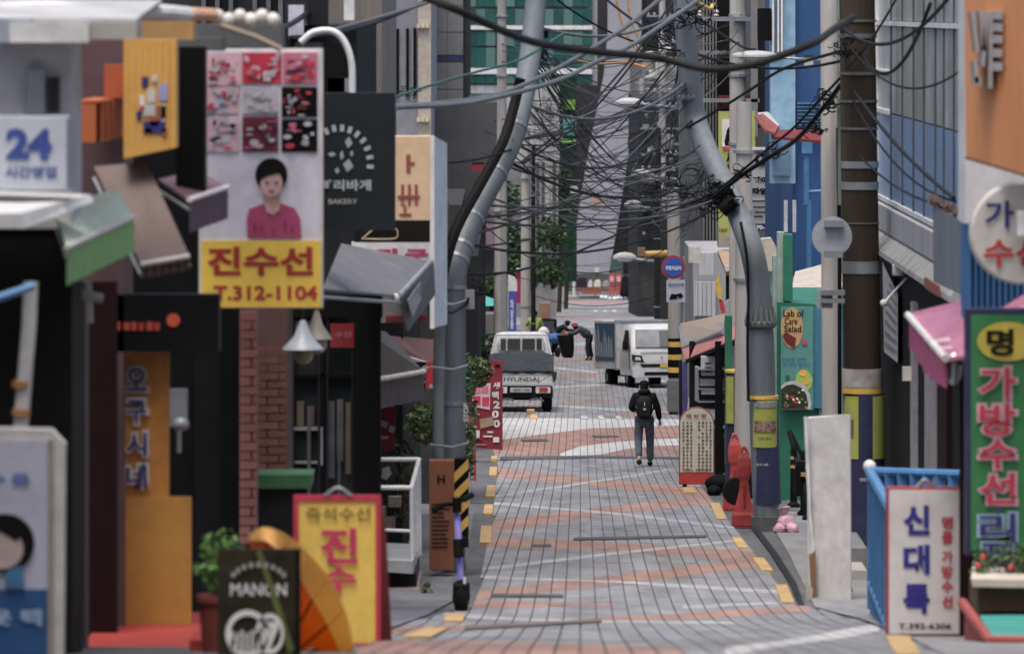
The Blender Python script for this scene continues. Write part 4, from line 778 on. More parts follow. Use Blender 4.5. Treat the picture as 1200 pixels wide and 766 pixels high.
one('hanging_sign','small white street name board left of the slanted wall','sign',MB().pr(662,218,677,226,390,.2),offw); one('hanging_sign','small amber square sign above the white street board','sign',MB().pr(656,213,662,219,391,.2),mat('hazard_yellow',(.65,.38,.04)))
# =============== RIGHT SIDE ===============
# near orange sign, wall, round sign
t=thing('white_shop','white rendered shop at the right edge carrying the orange sign','building',(X(1180,45),45,g(45))); part(t,'wall',MB().box(X(1131,45),9,45,45.7,P(0,262,45).z,P(0,-60,45).z),wwall)
part(t,'lower_wall',MB().pr(1125,430,1400,800,44.9,.08),maroon); part(t,'door_mirror',MB().ball(P(1118,432,44.3),(.07,.05,.13)),steel,smooth=True)
t=thing('shop_sign','big rusty orange sign with raised grey metal letters at top right corner','sign',P(1165,195,42.5))
rust=mat('orange_enamel',(.6,.23,.07),.55,dirt=.35,dcol=(.3,.11,.04),streak=True,scale=3)
A=[P(1130,-60,43),P(1132,184,43),P(1230,213,41.4),P(1230,-60,41.4)]
part(t,'face',MB().prism(A,(.02,.15,0)),rust); part(t,'rust_edge',MB().tube([P(1132,185,42.99),P(1230,214,41.39)],.01),mat('rust',(.12,.04,.02),.9))
lm=mat('grey_letter',(.36,.35,.37),.35,metal=.3,dirt=.4,dcol=(.3,.2,.15)); L3=MB()
def bar(x0,y0,x1,y1,w=5): L3.prism([P(x0-w/2,y0,42.35),P(x1-w/2,y1,42.35),P(x1+w/2,y1,42.35),P(x0+w/2,y0,42.35)],(0,.3,0))
for b in ((1140,14,1146,62),(1150,12,1153,60),(1156,16,1152,78),(1161,14,1161,104),(1143,72,1145,98),): bar(*b)
for y in (18,32,46,62,78): L3.prism([P(1164,y-5,42.3),P(1164,y+5,42.3),P(1175,y+5,42.2),P(1175,y-4,42.2)],(0,.3,0))
L3.prism([P(1174,80,42.3),P(1174,108,42.3),P(1178,108,42.3),P(1178,80,42.3)],(0,.3,0)); L3.prism([P(1141,90,42.35),P(1141,100,42.35),P(1150,101,42.35),P(1150,91,42.35)],(0,.25,0))
part(t,'raised_letter',L3,lm)
t=thing('round_sign','round cream sign with navy and red lettering beside the white wall','sign',P(1196,330,42.4)); c=P(1197,273,42.4); part(t,'box',MB().lathe(c,[(.365,-.02),(.385,0),(.385,.16),(.36,.2)],40,ax='y'),mat('cream_face',(.46,.44,.41),.4,dirt=.2,dcol=(.35,.32,.28)),smooth=True)
txt(t,'가',1171,251,32,42.37,mat('navy_letter',(.02,.02,.15),.5),.03,34); txt(t,'수선',1188,296,32,42.37,mat('red_letter',(.4,.01,.015),.5),.03,70); part(t,'lamp_arm',MB().pr(1193,248,1202,276,42,.1),whiteprint)
for y in (252,296): part(t,'bracket',MB().tube([c+Vector((.3,.1,0)),c+Vector((.8,.15,0))],.02),dark)
# blue corrugated wall + tin box + sill
t=bld('blue_shed','blue corrugated shed wall below the round sign',X(1134,45.3),9,45.2,46,262,mat('blue_corrugated',(.02,.13,.32),.5,dirt=.3,dcol=(.02,.07,.15),streak=True))
for i in range(12): part(t,'corrugation',MB().pr(1135+i*7,264,1138+i*7,760,45.1,.09),mat('blue_corrugated',(.02,.13,.32)))
t=thing('tin_cabinet','weathered grey tin cabinet with rusty cluttered top projecting over the pink awning','cabinet',P(1113,345,56)); k=56/FP
part(t,'body',MB().hexa([P(1094,330,56),P(1132,348,54.5),P(1132,338,58),P(1100,322,58.5),P(1093,240,56),P(1132,262,54.5),P(1132,256,58),P(1098,236,58.5)]),tin)
for i in range(5): part(t,'rib',MB().prism([P(1096+i*7.5,242+i*4,55.95-.28*i),P(1096+i*7.5,331+i*3.2,55.95-.28*i),P(1098+i*7.5,332+i*3.2,55.95-.28*i),P(1098+i*7.5,243+i*4,55.95-.28*i)],(0,.05,0)),tin)
mb=MB(); R=random.Random(6)
for i in range(26):
    x=1090+i*1.9; y=232+i*1.0+R.uniform(-6,4); mb.pq([(x,y),(x+R.uniform(3,9),y+R.uniform(0,5)),(x+R.uniform(3,9),y+7),(x-2,y+5)],56-i*.05,.2)
part(t,'clutter',mb,mat('rust_clutter',(.1,.055,.045),.9,var=.6,scale=12))
# glass facade going down the street
Xf=5.02
t=thing('glazed_building','building with tall white mullioned glazing and blue lower panes on the right','building',(Xf,62,g(62)))
gp=mat('pale_reflection_glass',(.36,.41,.41),.3,var=.35,scale=1.3,bump=0,dirt=.6,dcol=(.13,.16,.17)); bp=mat('blue_film_glass',(.2,.34,.58),.3,var=.06,bump=0,dirt=.2,dcol=(.16,.28,.5))  # pale colour of the upper panes paints in their grey reflections
def zf(z): return z
part(t,'wall',MB().box(Xf+.15,9,62,78.3,g(78)-.5,1.5).box(Xf+.02,Xf+.15,62,78.2,-3.2,-2.58),mat('facade_white',(.4,.41,.42),.7,dirt=.45,dcol=(.22,.22,.23)))
ysn=[62,63.3,64.5,66,67.3,69.2,71,73,75.2,78]
for a,b in zip(ysn,ysn[1:]):
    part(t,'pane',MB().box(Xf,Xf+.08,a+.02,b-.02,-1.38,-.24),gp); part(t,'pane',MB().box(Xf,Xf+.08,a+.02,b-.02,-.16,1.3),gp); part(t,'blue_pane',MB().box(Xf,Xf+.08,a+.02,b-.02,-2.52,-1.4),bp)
for a in ysn: part(t,'mullion',MB().box(Xf-.022,Xf+.12,a-.03,a+.03,-2.58,1.4),mat('mullion',(.075,.075,.08),.6))
for z in (-.2,-2.56): part(t,'transom',MB().box(Xf-.035,Xf+.1,61.9,78,z-.03,z+.03),white)
for z in (-.85,-1.38): part(t,'transom',MB().box(Xf-.05,Xf+.1,75.4,78,z-.03,z+.03),white)
part(t,'corner_trim',MB().box(Xf-.1,Xf+.12,77.9,78.2,-2.6,1.5),white)
part(t,'sill_band',MB().box(Xf-.1,Xf+.02,62,78.1,-2.95,-2.62),mat('band_grey',(.33,.335,.35),.75,dirt=.5,dcol=(.2,.2,.21),streak=True))
part(t,'tiled_eave',MB().hexa([(Xf-.26,62,-3.2),(Xf-.08,62,-3.2),(Xf-.08,78,-3.2),(Xf-.26,78,-3.2),(Xf-.25,62,-3.14),(Xf-.08,62,-2.97),(Xf-.08,78,-2.97),(Xf-.25,78,-3.14)]),mat('eave_tile',(.25,.25,.24),.8,dirt=.6,scale=6))
mb=MB(); 
for i in range(30): mb.box(Xf-.47,Xf-.1,63.1+i*.5,63.4+i*.5,-3.5,-3.46)
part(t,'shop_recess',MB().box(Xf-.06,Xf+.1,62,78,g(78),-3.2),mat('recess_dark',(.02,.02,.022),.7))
for (y0,y1,m) in ((69.5,70.0,mat('door_grey',(.3,.3,.32),.6)),(66.2,67.6,mat('door_grey',(.3,.3,.32))),(64.2,65.6,maroon)): part(t,'door_panel',MB().box(Xf-.12,Xf-.05,y0,y1,g(y0)+.05,-3.6),m)
part(t,'rust_patch',MB().box(Xf-.29,Xf-.265,63.2,65.3,-3.2,-3.08),mat('rust_red',(.22,.07,.04),.8)); 
t=thing('air_conditioner','tall pale air conditioner unit on bracket behind the brown pole','air conditioner',P(1045,420,73)); part(t,'casing',MB().hexa([P(1036,412,73.5),P(1052,425,72.2),P(1054,425,73),P(1038,412,74.2),P(1034,306,73.5),P(1052,345,72.2),P(1054,344,73),P(1036,306,74.2)]),mat('unit_white',(.42,.43,.47),.5,dirt=.3))
for i in range(7): part(t,'grille_slat',MB().prism([P(1037,322+i*13,73.35),P(1050,344+i*11,72.3),P(1050,348+i*11,72.3),P(1037,327+i*13,73.35)],(0,-.03,0)),grey)
t=thing('security_camera','white cylindrical security camera on a thin arm','camera',P(1053,330,71)); part(t,'body',MB().lathe(P(1053,318,71)-Vector((0,0,.05)),[(.07,0),(.08,.02),(.08,.13),(.06,.15)],14),white,smooth=True); part(t,'arm',MB().tube([P(1036,355,71.2),P(1062,326,71.3),P(1070,325,71.4)],.016),white); part(t,'mount',MB().ball(P(1036,355,71.2),.05),offw)
one('wall_socket','small beige wall box left of the pink awning','box',MB().pr(1058,430,1068,446,66,.1),offw)
# pink awning with furled valance
t=thing('shop_awning','pink fabric awning with hanging pink valance above green lettered sign','awning',P(1130,340,47)); 
part(t,'canopy',MB().prism([P(1065,367,47.5),P(1230,326,44.95),P(1230,400,44),P(1108,420,44.2)],(0,0,-.03)),mat('pink_canopy',(.33,.11,.19),.8,dirt=.3,dcol=(.3,.1,.18),streak=False,scale=3)); part(t,'front_bar',MB().tube([P(1064,369,47.4),P(1108,420,44.1)],.03),offw)
mb=MB(); a=P(1066,372,47.3); b=P(1107,424,44.15)
for i in range(10):
    p,q=a.lerp(b,i/10),a.lerp(b,(i+1)/10); d1=Vector((0,0,-.2-.06*math.sin(i*.35))); o1=Vector((-.03*(i%2),0,0)); o2=Vector((-.03*((i+1)%2),0,0)); mb.prism([p+o1,q+o2,q+o2+d1,p+o1+d1],(.02,0,0))
part(t,'valance',mb,pinkm)
for q0,q1 in ((.62,.7),(.8,.84)):
    a0,b0=P(1065,367,47.5),P(1230,326,44.95); a1,b1=P(1108,420,44.2),P(1230,400,44); u=Vector((0,-.004,.004)); part(t,'pale_stripe',MB().prism([a0.lerp(a1,q0)+u,b0.lerp(b1,q0)+u,b0.lerp(b1,q1)+u,a0.lerp(a1,q1)+u],(0,0,-.003)),mat('pale_pink',(.45,.3,.35),.8))
for s_ in (.15,.45,.75): 
    A_,B_=P(1065,367,47.5).lerp(P(1230,326,44.95),s_),P(1108,420,44.2).lerp(P(1230,400,44),s_); part(t,'rib',MB().tube([A_+Vector((0,0,-.06)),B_+Vector((0,0,-.06))],.018),dark)
# green sign
t=thing('shop_sign','tall green sign with navy border, pink outlined letters and yellow oval','sign',P(1170,660,43.6))
part(t,'box',MB().pr(1132,362,1320,650,43.6,.2),navy); part(t,'face',MB().pr(1138,369,1314,645,43.58,.03),mat('sign_green',(.03,.2,.06),.4,var=.06))
part(t,'oval',MB().pq([(1181+36*math.cos(a*math.pi/16),400+23*math.sin(a*math.pi/16)) for a in range(32)],43.57,.006),mat('oval_yellow',(.55,.42,.03),.5)); txt(t,'명',1172,401,32,43.57,mat('olive_black',(.03,.03,.01),.5),.035,32)
po=mat('pink_outline',(.6,.35,.42),.5); bo=mat('blue_outline',(.3,.45,.6),.5)
for i,(ch,y,h,dm) in enumerate((('가',448,36,0),('방',491,38,0),('수',532,34,0),('선',572,36,0),('·',596,5,1),('리',618,34,1),('폼',652,32,1))):
    if ch!='·': txt(t,ch,1169,y,h+5,43.57,bo if dm else po,.075,49,name='letter_outline')
    txt(t,ch,1169,y,h,43.555,navyprint if dm else redprint,.02,42 if ch!='·' else 6)
# white standing sign
t=thing('standing_sign','white standing sign with red border, navy vertical letters and red side text','sign',(P(1084,766,45).x,45,g(45)))
part(t,'box',MB().pr(1039,571,1131,746,45,.14),mat('sign_redborder',(.3,.03,.04),.5)); part(t,'face',MB().pr(1042,574,1128,742,44.98,.03),mat('warm_white',(.62,.58,.56),.4,var=.04))
part(t,'handle',MB().tube(spline([P(1074,572,45.05),P(1084,562,45.05),P(1096,572,45.05)]),.015),steel)
for ch,y in zip('신대륙',(609,655,701)): txt(t,ch,1074,y,35,44.98,mat('royal_letter',(.025,.02,.22),.5),.045,31)
for i,ch in enumerate('명품가방수선'): txt(t,ch,1110,612+i*17.5+(5 if i>1 else 0),14.5,44.98,redprint,.04,13)
txt(t,'T.392-6206',1084,733,7,44.98,black,.02,62); part(t,'leg',MB().pr(1046,746,1050,768,45,.1),offw); part(t,'leg',MB().pr(1120,746,1124,768,45,.1),offw)
# blue railing (box of slats)
t=thing('blue_railing','blue painted railing with vertical bars round a shop entrance','railing',(P(1070,700,52).x,52,g(52)))
brm=mat('railing_blue',(.04,.17,.36),.45,dirt=.25,dcol=(.03,.12,.25)); TL,TR,NR,NL=P(1019,552,56),P(1138,556,54.5),P(1138,556,54),P(1035,590,49)
part(t,'top_rail',MB().tube([TL,P(1138,556,55)],.045),brm); part(t,'top_rail',MB().tube([TL,P(1046,600,48.5)],.05),brm); part(t,'cap',MB().ball(TL+Vector((0,0,.05)),.065),offw,smooth=True)
for i in range(9):
    p=TL.lerp(P(1046,600,48.5),i/8.); part(t,'bar',MB().box(p.x-.02,p.x+.02,p.y-.05,p.y+.05,max(g(p.y)+.05,p.z-1.35),p.z),brm)
for i in range(8):
    p=TL.lerp(P(1138,556,55),(i+.6)/8.); part(t,'bar',MB().box(p.x-.05,p.x+.05,p.y-.02,p.y+.02,p.z-1.3,p.z),brm)
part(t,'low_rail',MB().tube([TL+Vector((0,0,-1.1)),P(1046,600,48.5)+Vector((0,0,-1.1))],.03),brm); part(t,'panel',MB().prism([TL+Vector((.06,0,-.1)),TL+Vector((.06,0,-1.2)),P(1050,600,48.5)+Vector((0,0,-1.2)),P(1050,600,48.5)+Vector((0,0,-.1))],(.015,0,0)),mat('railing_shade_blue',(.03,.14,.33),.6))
# planter and plants bottom right
t=thing('planter_box','wooden planter box with pale rim at the foot of the green sign','planter',P(1170,766,42.6)); part(t,'rim',MB().hexa([P(1140,687,42.6),P(1300,690,42.6),P(1300,670,44),P(1140,668,44),P(1138,678,42.6),P(1300,680,42.6),P(1300,660,44),P(1140,658,44)]),mat('rim_cream',(.5,.42,.36),.8,dirt=.4)); part(t,'body',MB().pr(1146,688,1300,716,42.7,.8),mat('planter_brown',(.1,.05,.03),.8)); part(t,'base',MB().pr(1150,716,1300,790,42.9,.8),dark)
for i,(x,y,sd) in enumerate(((1150,672,81),(1178,668,82),(1200,670,83))):
    bush('potted_plant',('green plant with red flowers at left of wooden planter','larger green plant in the middle of wooden planter','green plant at the right edge in wooden planter')[i],P(x,y-8,43.2),(.1,.16,.17),170,.03,leafm,sd)
for (x,y) in ((1152,652),(1185,664),(1146,662)): one('red_flower',('small red flower at upper left of the planter','red flower in the middle of the planter','low red flower at the planter edge')[[1152,1185,1146].index(x)],'flower',MB().ball(P(x,y,43),(.022,.02,.022),8),bred)
t=thing('stall_tray','red framed tray with teal top at the bottom right corner','tray',P(1170,766,41)); part(t,'top',MB().add([P(1148,720,42.5),P(1290,720,42.5),P(1290,746,41),P(1160,744,41),P(1148,723,42.5),P(1290,723,42.5),P(1290,749,41),P(1160,747,41)],[(0,3,2,1),(4,5,6,7),(0,1,5,4),(1,2,6,5),(2,3,7,6),(3,0,4,7)]),teal); part(t,'frame',MB().tube([P(1128,706,42.6),P(1160,750,41),P(1300,752,41)],.04).hexa([P(1130,760,42.5),P(1160,800,41),P(1164,800,41),P(1134,760,42.5),P(1130,716,42.5),P(1158,752,41),P(1162,752,41),P(1134,716,42.5)]),mat('brick_red_frame',(.3,.05,.04),.6))
# brown pole with bands, brackets, posters
t=thing('utility_pole','thick weathered brown pole with metal bands and navy wrap at base','pole',(P(1012,645,74).x,74,g(74)))
r=.255; c0=P(1013,640,74); c1=P(1004,-30,74); part(t,'shaft',MB().tube([c0.lerp(c1,i/8) for i in range(9)],[r*(1-.012*i) for i in range(9)],20),brownpole,smooth=True)
def ring(par,name,y,h,rr,m,x=None):
    f_=(640-y)/670; cx=1013-9*f_; c=P(cx,y,74); return part(par,name,MB().lathe(c,[(rr,0),(rr,h)],20),m,smooth=True)
bandd=mat('pole_band',(.13,.135,.14),.6,metal=.3,dirt=.5,dcol=(.05,.045,.04))
for y,h in ((26,.03),(45,.06),(88,.04),(120,.03),(152,.03),(197,.09),(222,.1),(262,.02),(320,.16)): ring(t,'band',y,h,r*.985,bandd if y not in (197,222,320) else grey)
ring(t,'white_collar',453,.24,r*1.03,mat('torn_paper',(.42,.4,.38),.8,dirt=.6)); ring(t,'yellow_band',460,.07,r*1.05,yellow); wr=ring(t,'wrap',634,1.93,r*1.04,navy)
lime=mat('lime_poster',(.36,.4,.06),.5,var=.06)
def curved(par,name,cx,Y0,rr,a0,a1,z0,z1,m):
    mb=MB(); n=8
    for i in range(n+1):
        a=a0+(a1-a0)*i/n; mb.v+=[Vector((cx+rr*math.sin(a),Y0-rr*math.cos(a),z0)),Vector((cx+rr*math.sin(a),Y0-rr*math.cos(a),z1)),Vector((cx+(rr-.01)*math.sin(a),Y0-(rr-.01)*math.cos(a),z0)),Vector((cx+(rr-.01)*math.sin(a),Y0-(rr-.01)*math.cos(a),z1))]
    for i in range(n):
        k=4*i; mb.f+=[[k,k+4,k+5,k+1],[k+2,k+3,k+7,k+6],[k+1,k+5,k+7,k+3],[k,k+2,k+6,k+4]]
    mb.m=[0]*len(mb.f); return part(par,name,mb,m)
z=lambda y,Y:(HY-y)*Y/FP
curved(t,'poster',c0.x,74,r*1.07,-1.35,-.35,z(536,74),z(463,74),lime); curved(t,'poster',c0.x,74,r*1.07,.35,1.4,z(536,74),z(463,74),lime)
curved(t,'poster_picture',c0.x,74,r*1.085,-1.25,-.6,z(512,74),z(490,74),mat('multi_print',(.25,.15,.12),.5,var=.8,scale=20,bump=0))
txt(t,'거리가게',1014,562,5,73.72,whiteprint,.02,14,off=.0)
# blank round + square sign backs
t=thing('sign_back','round grey sign seen from behind strapped to the brown pole','sign',P(968,307,73.5)); part(t,'plate',MB().lathe(P(975,277,73.5),[(.26,0),(.26,.015)],32,ax='y'),mat('sign_back_grey',(.3,.33,.37),.5,dirt=.2)); 
for y in (262,298): part(t,'bracket',MB().pr(966,y-4,988,y+4,73.42,.08),grey)
t=thing('sign_back','small grey bracket sign below the round sign back','sign',P(975,360,73.5)); part(t,'plate',MB().pr(957,339,976,361,73.5,.05),mat('sign_back_grey',(.3,.33,.37))); part(t,'bracket',MB().pr(962,340,990,346,73.42,.08).pr(962,350,990,355,73.42,.08),grey)
# slim concrete post & cable box cluster
t=thing('concrete_post','slim pale concrete post standing left of the brown pole','post',(P(975,560,80).x,80,g(80))); part(t,'shaft',MB().tube([P(976,585,80),P(974,300,80),P(972,-30,80)],[.15,.14,.13],14),mat('pale_concrete',(.42,.39,.36),.85,dirt=.4,dcol=(.25,.23,.2),streak=True),smooth=True)
one('downpipe','thin black conduit fixed to the side of the slim concrete post','conduit',MB().tube([P(982,150,79.8),P(984,300,79.8),P(984,500,79.8)],.028),black); one('downpipe','greenish thin conduit between concrete post and brown pole','conduit',MB().tube([P(984,-20,79.5),P(985,240,79.5)],.04),mat('verdigris',(.15,.19,.17),.7))
# leaning white board
t=thing('leaning_board','tall blank white board leaning at the kerb before the blue railing','board',(P(970,706,60).x,60,g(60))); part(t,'panel',MB().hexa([P(947,708,60.6),P(997,702,60),P(998,700,60.5),P(950,704,61.2),P(945,490,60.6),P(996,485,60),P(997,485,60.4),P(948,488,61.1)]),mat('board_white',(.55,.54,.52),.6,dirt=.35,dcol=(.35,.33,.3))); part(t,'torn_edge',MB().tube([P(944,488,60.5),P(949,600,60.5),P(953,640,60.5),P(951,706,60.5)],.02,6),white); part(t,'split_wood',MB().pq([(948,650),(951,700),(957,704),(956,645)],60.42,.02),mat('split_wood',(.2,.1,.05),.8))
one('broken_foot','cracked pale wooden foot beside the leaning white board','board',MB().pq([(945,680),(944,712),(950,712),(953,690)],60.3,.04),mat('pale_wood',(.4,.36,.3),.8))
t=thing('concrete_step','low concrete steps behind the leaning white board','steps',(P(1005,700,64).x,64,g(64))); part(t,'step',MB().pr(985,668,1016,690,65,2),conc); part(t,'step',MB().pr(990,642,1016,668,66,2),pavm)
bush('weed','small weed clump at the foot of concrete steps',P(992,695,62),(.08,.08,.09),120,.025,leafm,91)
# right bending pole
t=thing('utility_pole','thick grey pole bending left with collar and navy wrapped base on right','pole',(P(899,627,80).x,80,g(80)))
rp=[P(*q) for q in ((899,628,80),(894,500,80),(893,440,80),(891,380,80),(888,330,80),(880,290,80),(866,252,80.4),(848,215,81),(830,180,81.5),(817,145,82),(810,110,82),(806,70,82),(802,20,82),(800,-40,82))]
pp=spline(rp,4); rr=[]; 
for p in pp: y=HY-p.z*FP/p.y; rr.append(.185 if y>385 else .185-.03*(385-y)/385-.01)
part(t,'shaft',MB().tube(pp,rr,18),polem,smooth=True)
c=P(891.5,384,80); mb=MB(); mb.lathe(c,[(.2,0),(.225,.03),(.225,.07),(.19,.1)],20)
for i in range(16): a=2*math.pi*i/16; q=c+Vector((.215*math.cos(a),.215*math.sin(a),.08)); mb.hexa([q+Vector((-.02,-.02,0)),q+Vector((.02,-.02,0)),q+Vector((.02,.02,0)),q+Vector((-.02,.02,0)),c+Vector((.17*math.cos(a)-.01,.17*math.sin(a)-.01,.3)),c+Vector((.17*math.cos(a)+.01,.17*math.sin(a)-.01,.3)),c+Vector((.17*math.cos(a)+.01,.17*math.sin(a)+.01,.3)),c+Vector((.17*math.cos(a)-.01,.17*math.sin(a)+.01,.3))])
part(t,'collar',mb,mat('collar',(.1,.11,.12),.6)); c=P(806,118,82); mb=MB(); mb.lathe(c,[(.17,0),(.18,.03),(.18,.06),(.16,.08)],18)
for i in range(14): a=2*math.pi*i/14; q=c+Vector((.165*math.cos(a),.165*math.sin(a),.08)); mb.box(q.x-.015,q.x+.015,q.y-.015,q.y+.015,q.z,q.z+.16)
part(t,'collar',mb,mat('collar',(.1,.11,.12)))
bx=P(897,600,80).x; part(t,'wrap',MB().tube([P(899,590,80),P(895,467,80)],.2,20),navy,smooth=True); part(t,'yellow_band',MB().tube([P(895,467,80),P(895,463,80)],.21,20),yellow); mb=MB()
curved(t,'poster',P(896,500,80).x,80,.206,-.95,.95,z(523,80),z(468,80),lime); curved(t,'poster_picture',P(896,500,80).x,80,.215,-.8,.8,z(505,80),z(492,80),mat('multi_print',(.25,.15,.12))); curved(t,'poster_strip',P(896,500,80).x,80,.215,-.8,.8,z(476,80),z(470,80),mat('grey_print',(.25,.28,.3),.5,var=.6,scale=25))
txt(t,'전화 문의',896,514,3.5,79.77,black,.02,15,off=0); part(t,'scuffed_base',MB().tube([P(899.5,629,80),P(899,604,80)],.23,16),mat('scuffed',(.11,.115,.12),.8,dirt=.5,var=.4,scale=12)); txt(t,'신고 120',893,544,3,79.78,mat('lilac_white',(.55,.54,.63)),.02,14,off=0)
mb=MB(); mb.tube(spline([P(868,260,79.9),P(875,300,79.8),P(877,345,79.8),P(876,400,79.8),P(877,470,79.8)],4),.02,6); one('cable','black cable clipped down the front of the right bending pole','cable',mb,cable)
bandm=MB(); c=P(846,228,80.6)
for i in range(5): bandm.tube([c+Vector((R.uniform(-.2,.2),-.2,R.uniform(-.15,.2))) for _ in range(4)],.03,7)
one('splice_closure','black cable splice closures bundled where the right pole bends','cable box',bandm.tube([P(845,248,80.2),P(860,234,80.2)],.1,10),black)
# green building with salad poster and blue panels
t=thing('green_shop','green painted shop wall carrying a salad poster','shop',(P(940,545,94).x,94,g(94)))
part(t,'wall',MB().hexa([(X(911,94),94,g(94)-.2),(X(1030,94),94,g(94)-.2),(X(1030,94),99,g(99)-.2),(X(911,94),99,g(99)-.2),(X(911,94),94,z(354,94)),(X(1030,94),94,z(360,94)),(X(1030,94),99,z(354,94)),(X(911,94),99,z(354,94))]),green)
part(t,'post',MB().pr(911,272,919,360,94.1,.3),mat('pale_green_post',(.3,.42,.36),.6)); part(t,'sign_board',MB().pr(918,275,929,352,94,.5),green); part(t,'blue_panel',MB().pr(953,362,965,478,93.9,.08).pr(960,362,1000,520,93.92,.05),mat('panel_blue',(.04,.16,.25),.5)); part(t,'side_flashing',MB().pr(906,300,912,470,94.2,.4),mat('pale_green_post',(.3,.42,.36)))
t=thing('poster','turquoise salad poster with orange circle, lettering and bowl of salad','poster',P(934,480,93.8)); part(t,'sheet',MB().pr(915,359,953,480,93.85,.02),mat('turquoise_poster',(.07,.24,.21),.5,var=.05))
part(t,'tan_circle',MB().pq([(930+13*math.cos(a*math.pi/12)-2,384+24*math.sin(a*math.pi/12)) for a in range(24)],93.84,.004),mat('tan_print',(.5,.3,.1),.5)); 
for i,s_ in enumerate(('Lab of','Care','Salad')): txt(t,s_,930-(2,5,3)[i]+2,367+i*9,8,93.84,black,.01,(24,15,20)[i])
part(t,'picture',MB().pq([(917,393),(921,389),(933,396),(931,408),(922,402)],93.83,.004),mat('maroon_print',(.12,.01,.015),.5)); disc(t,'picture',943,401,3.5,3.5,93.83,mat('magenta_print',(.42,.03,.14)),12); txt(t,'건강한 한끼',930,421,4,93.84,blue,.01,28); txt(t,'도시락 샐러드',934,427,4,93.84,blue,.01,32)
disc(t,'lime_blob',942,446,10,13,93.838,mat('lime_blob',(.3,.45,.05),.5)); 
for (x,y,r_,m) in ((941,437,4,orangem),(923,442,3,green),(945,448,3,orangem)): disc(t,'picture',x,y,r_,r_,93.832,m,12)
disc(t,'bowl',935,463,16,16,93.83,mat('bowl_print',(.42,.42,.42),.5)) if False else part(t,'bowl',MB().pq([(915.5,479.5),(915.5,452),(920,448),(928,446),(936,447),(944,452),(949,461),(951,472),(950,479.5)],93.83,.004),mat('bowl_print',(.42,.42,.42),.5)); part(t,'bowl_inside',MB().pq([(915.5,479),(915.5,456),(922,451),(930,450),(939,454),(945,462),(947,473),(946,479)],93.825,.004),mat('salad_print',(.06,.06,.03),.5))
R=random.Random(12); cs=[redprint,whiteprint,leafm,mat('maroon_print',(.12,.01,.015)),mat('fresh_leaf',(.13,.3,.06))]
for i in range(34):
    x,y=R.uniform(917,943),R.uniform(455,477); part(t,'salad_piece',MB().pq([(x,y+1),(x+1.5,y+3),(x+3.5,y+2),(x+2,y)],93.82-.0002*i,.002),cs[i%5])
for i,(x,y) in enumerate(((942,583),(930,574),(948,590))):
    t=thing('bollard',('black rubber bollard with amber bands behind pink bag','farther black bollard with pale bands by the green wall','black bollard nearest the leaning white board')[i],'bollard',(P(x,y,(86,90,84)[i]).x,(86,90,84)[i],g((86,90,84)[i]))); Yb=(86,90,84)[i]; c=Vector(t.location)
    part(t,'post',MB().lathe(c,[(.1,0),(.1,.05),(.055,.09),(.05,.9),(.04,.98)],14),black,smooth=True)
    for zz in (.62,.76): part(t,'band',MB().lathe(c+Vector((0,0,zz)),[(.054,0),(.054,.05)],14),mat('amber_band',(.4,.25,.06),.5))
mb=MB(); mb.tube(spline([P(935,545,88),P(930,525,88),P(925,505,88.2),P(938,530,88),P(945,548,87.8)],6),.035,7); one('rubber_hose','coiled black hose hanging by the green wall','hose',mb,black)
t=thing('motor_scooter','parked motor scooter seen end-on between pole and green wall','motorcycle',(P(945,590,85.5).x,85.5,g(85.5)))
cx,cz=t.location.x,t.location.z; part(t,'body',MB().hexa([(cx-.15,85.6,cz+.3),(cx+.15,85.6,cz+.3),(cx+.12,86.8,cz+.3),(cx-.12,86.8,cz+.3),(cx-.17,85.6,cz+.72),(cx+.17,85.6,cz+.72),(cx+.1,86.8,cz+.8),(cx-.1,86.8,cz+.8)]),black); part(t,'wheel',MB().lathe((cx-.06,85.55,cz+.25),[(.12,0),(.25,.02),(.25,.1),(.12,.12)],18,ax='x'),rubber); part(t,'seat',MB().box(cx-.14,cx+.14,85.6,86.3,cz+.73,cz+.82),rubber); part(t,'tail_light',MB().box(cx-.08,cx+.08,85.56,85.59,cz+.6,cz+.66),mat('amber_band',(.4,.25,.06)))
pm_=mat('pink_plastic',(.5,.27,.36),.35,var=.25,scale=14,bump=.8); mb=MB(); mb.ball(P(921,613,79.3),(.13,.12,.15),18); mb.ball(P(929,619,79.2),(.09,.1,.1),14); mb.ball(P(914,620,79.2),(.09,.1,.09),12); mb.tube([P(919,603,79.3),P(918,594,79.3)],[.05,.1],10); 
for i,v in enumerate(mb.v): v+=Vector((noise.noise(v*9),noise.noise(v*9+Vector((5,0,0))),noise.noise(v*9+Vector((0,7,0)))))*.022
one('trash_bag','crumpled pink plastic bag tied beside the right bending pole','bag',mb,pm_)
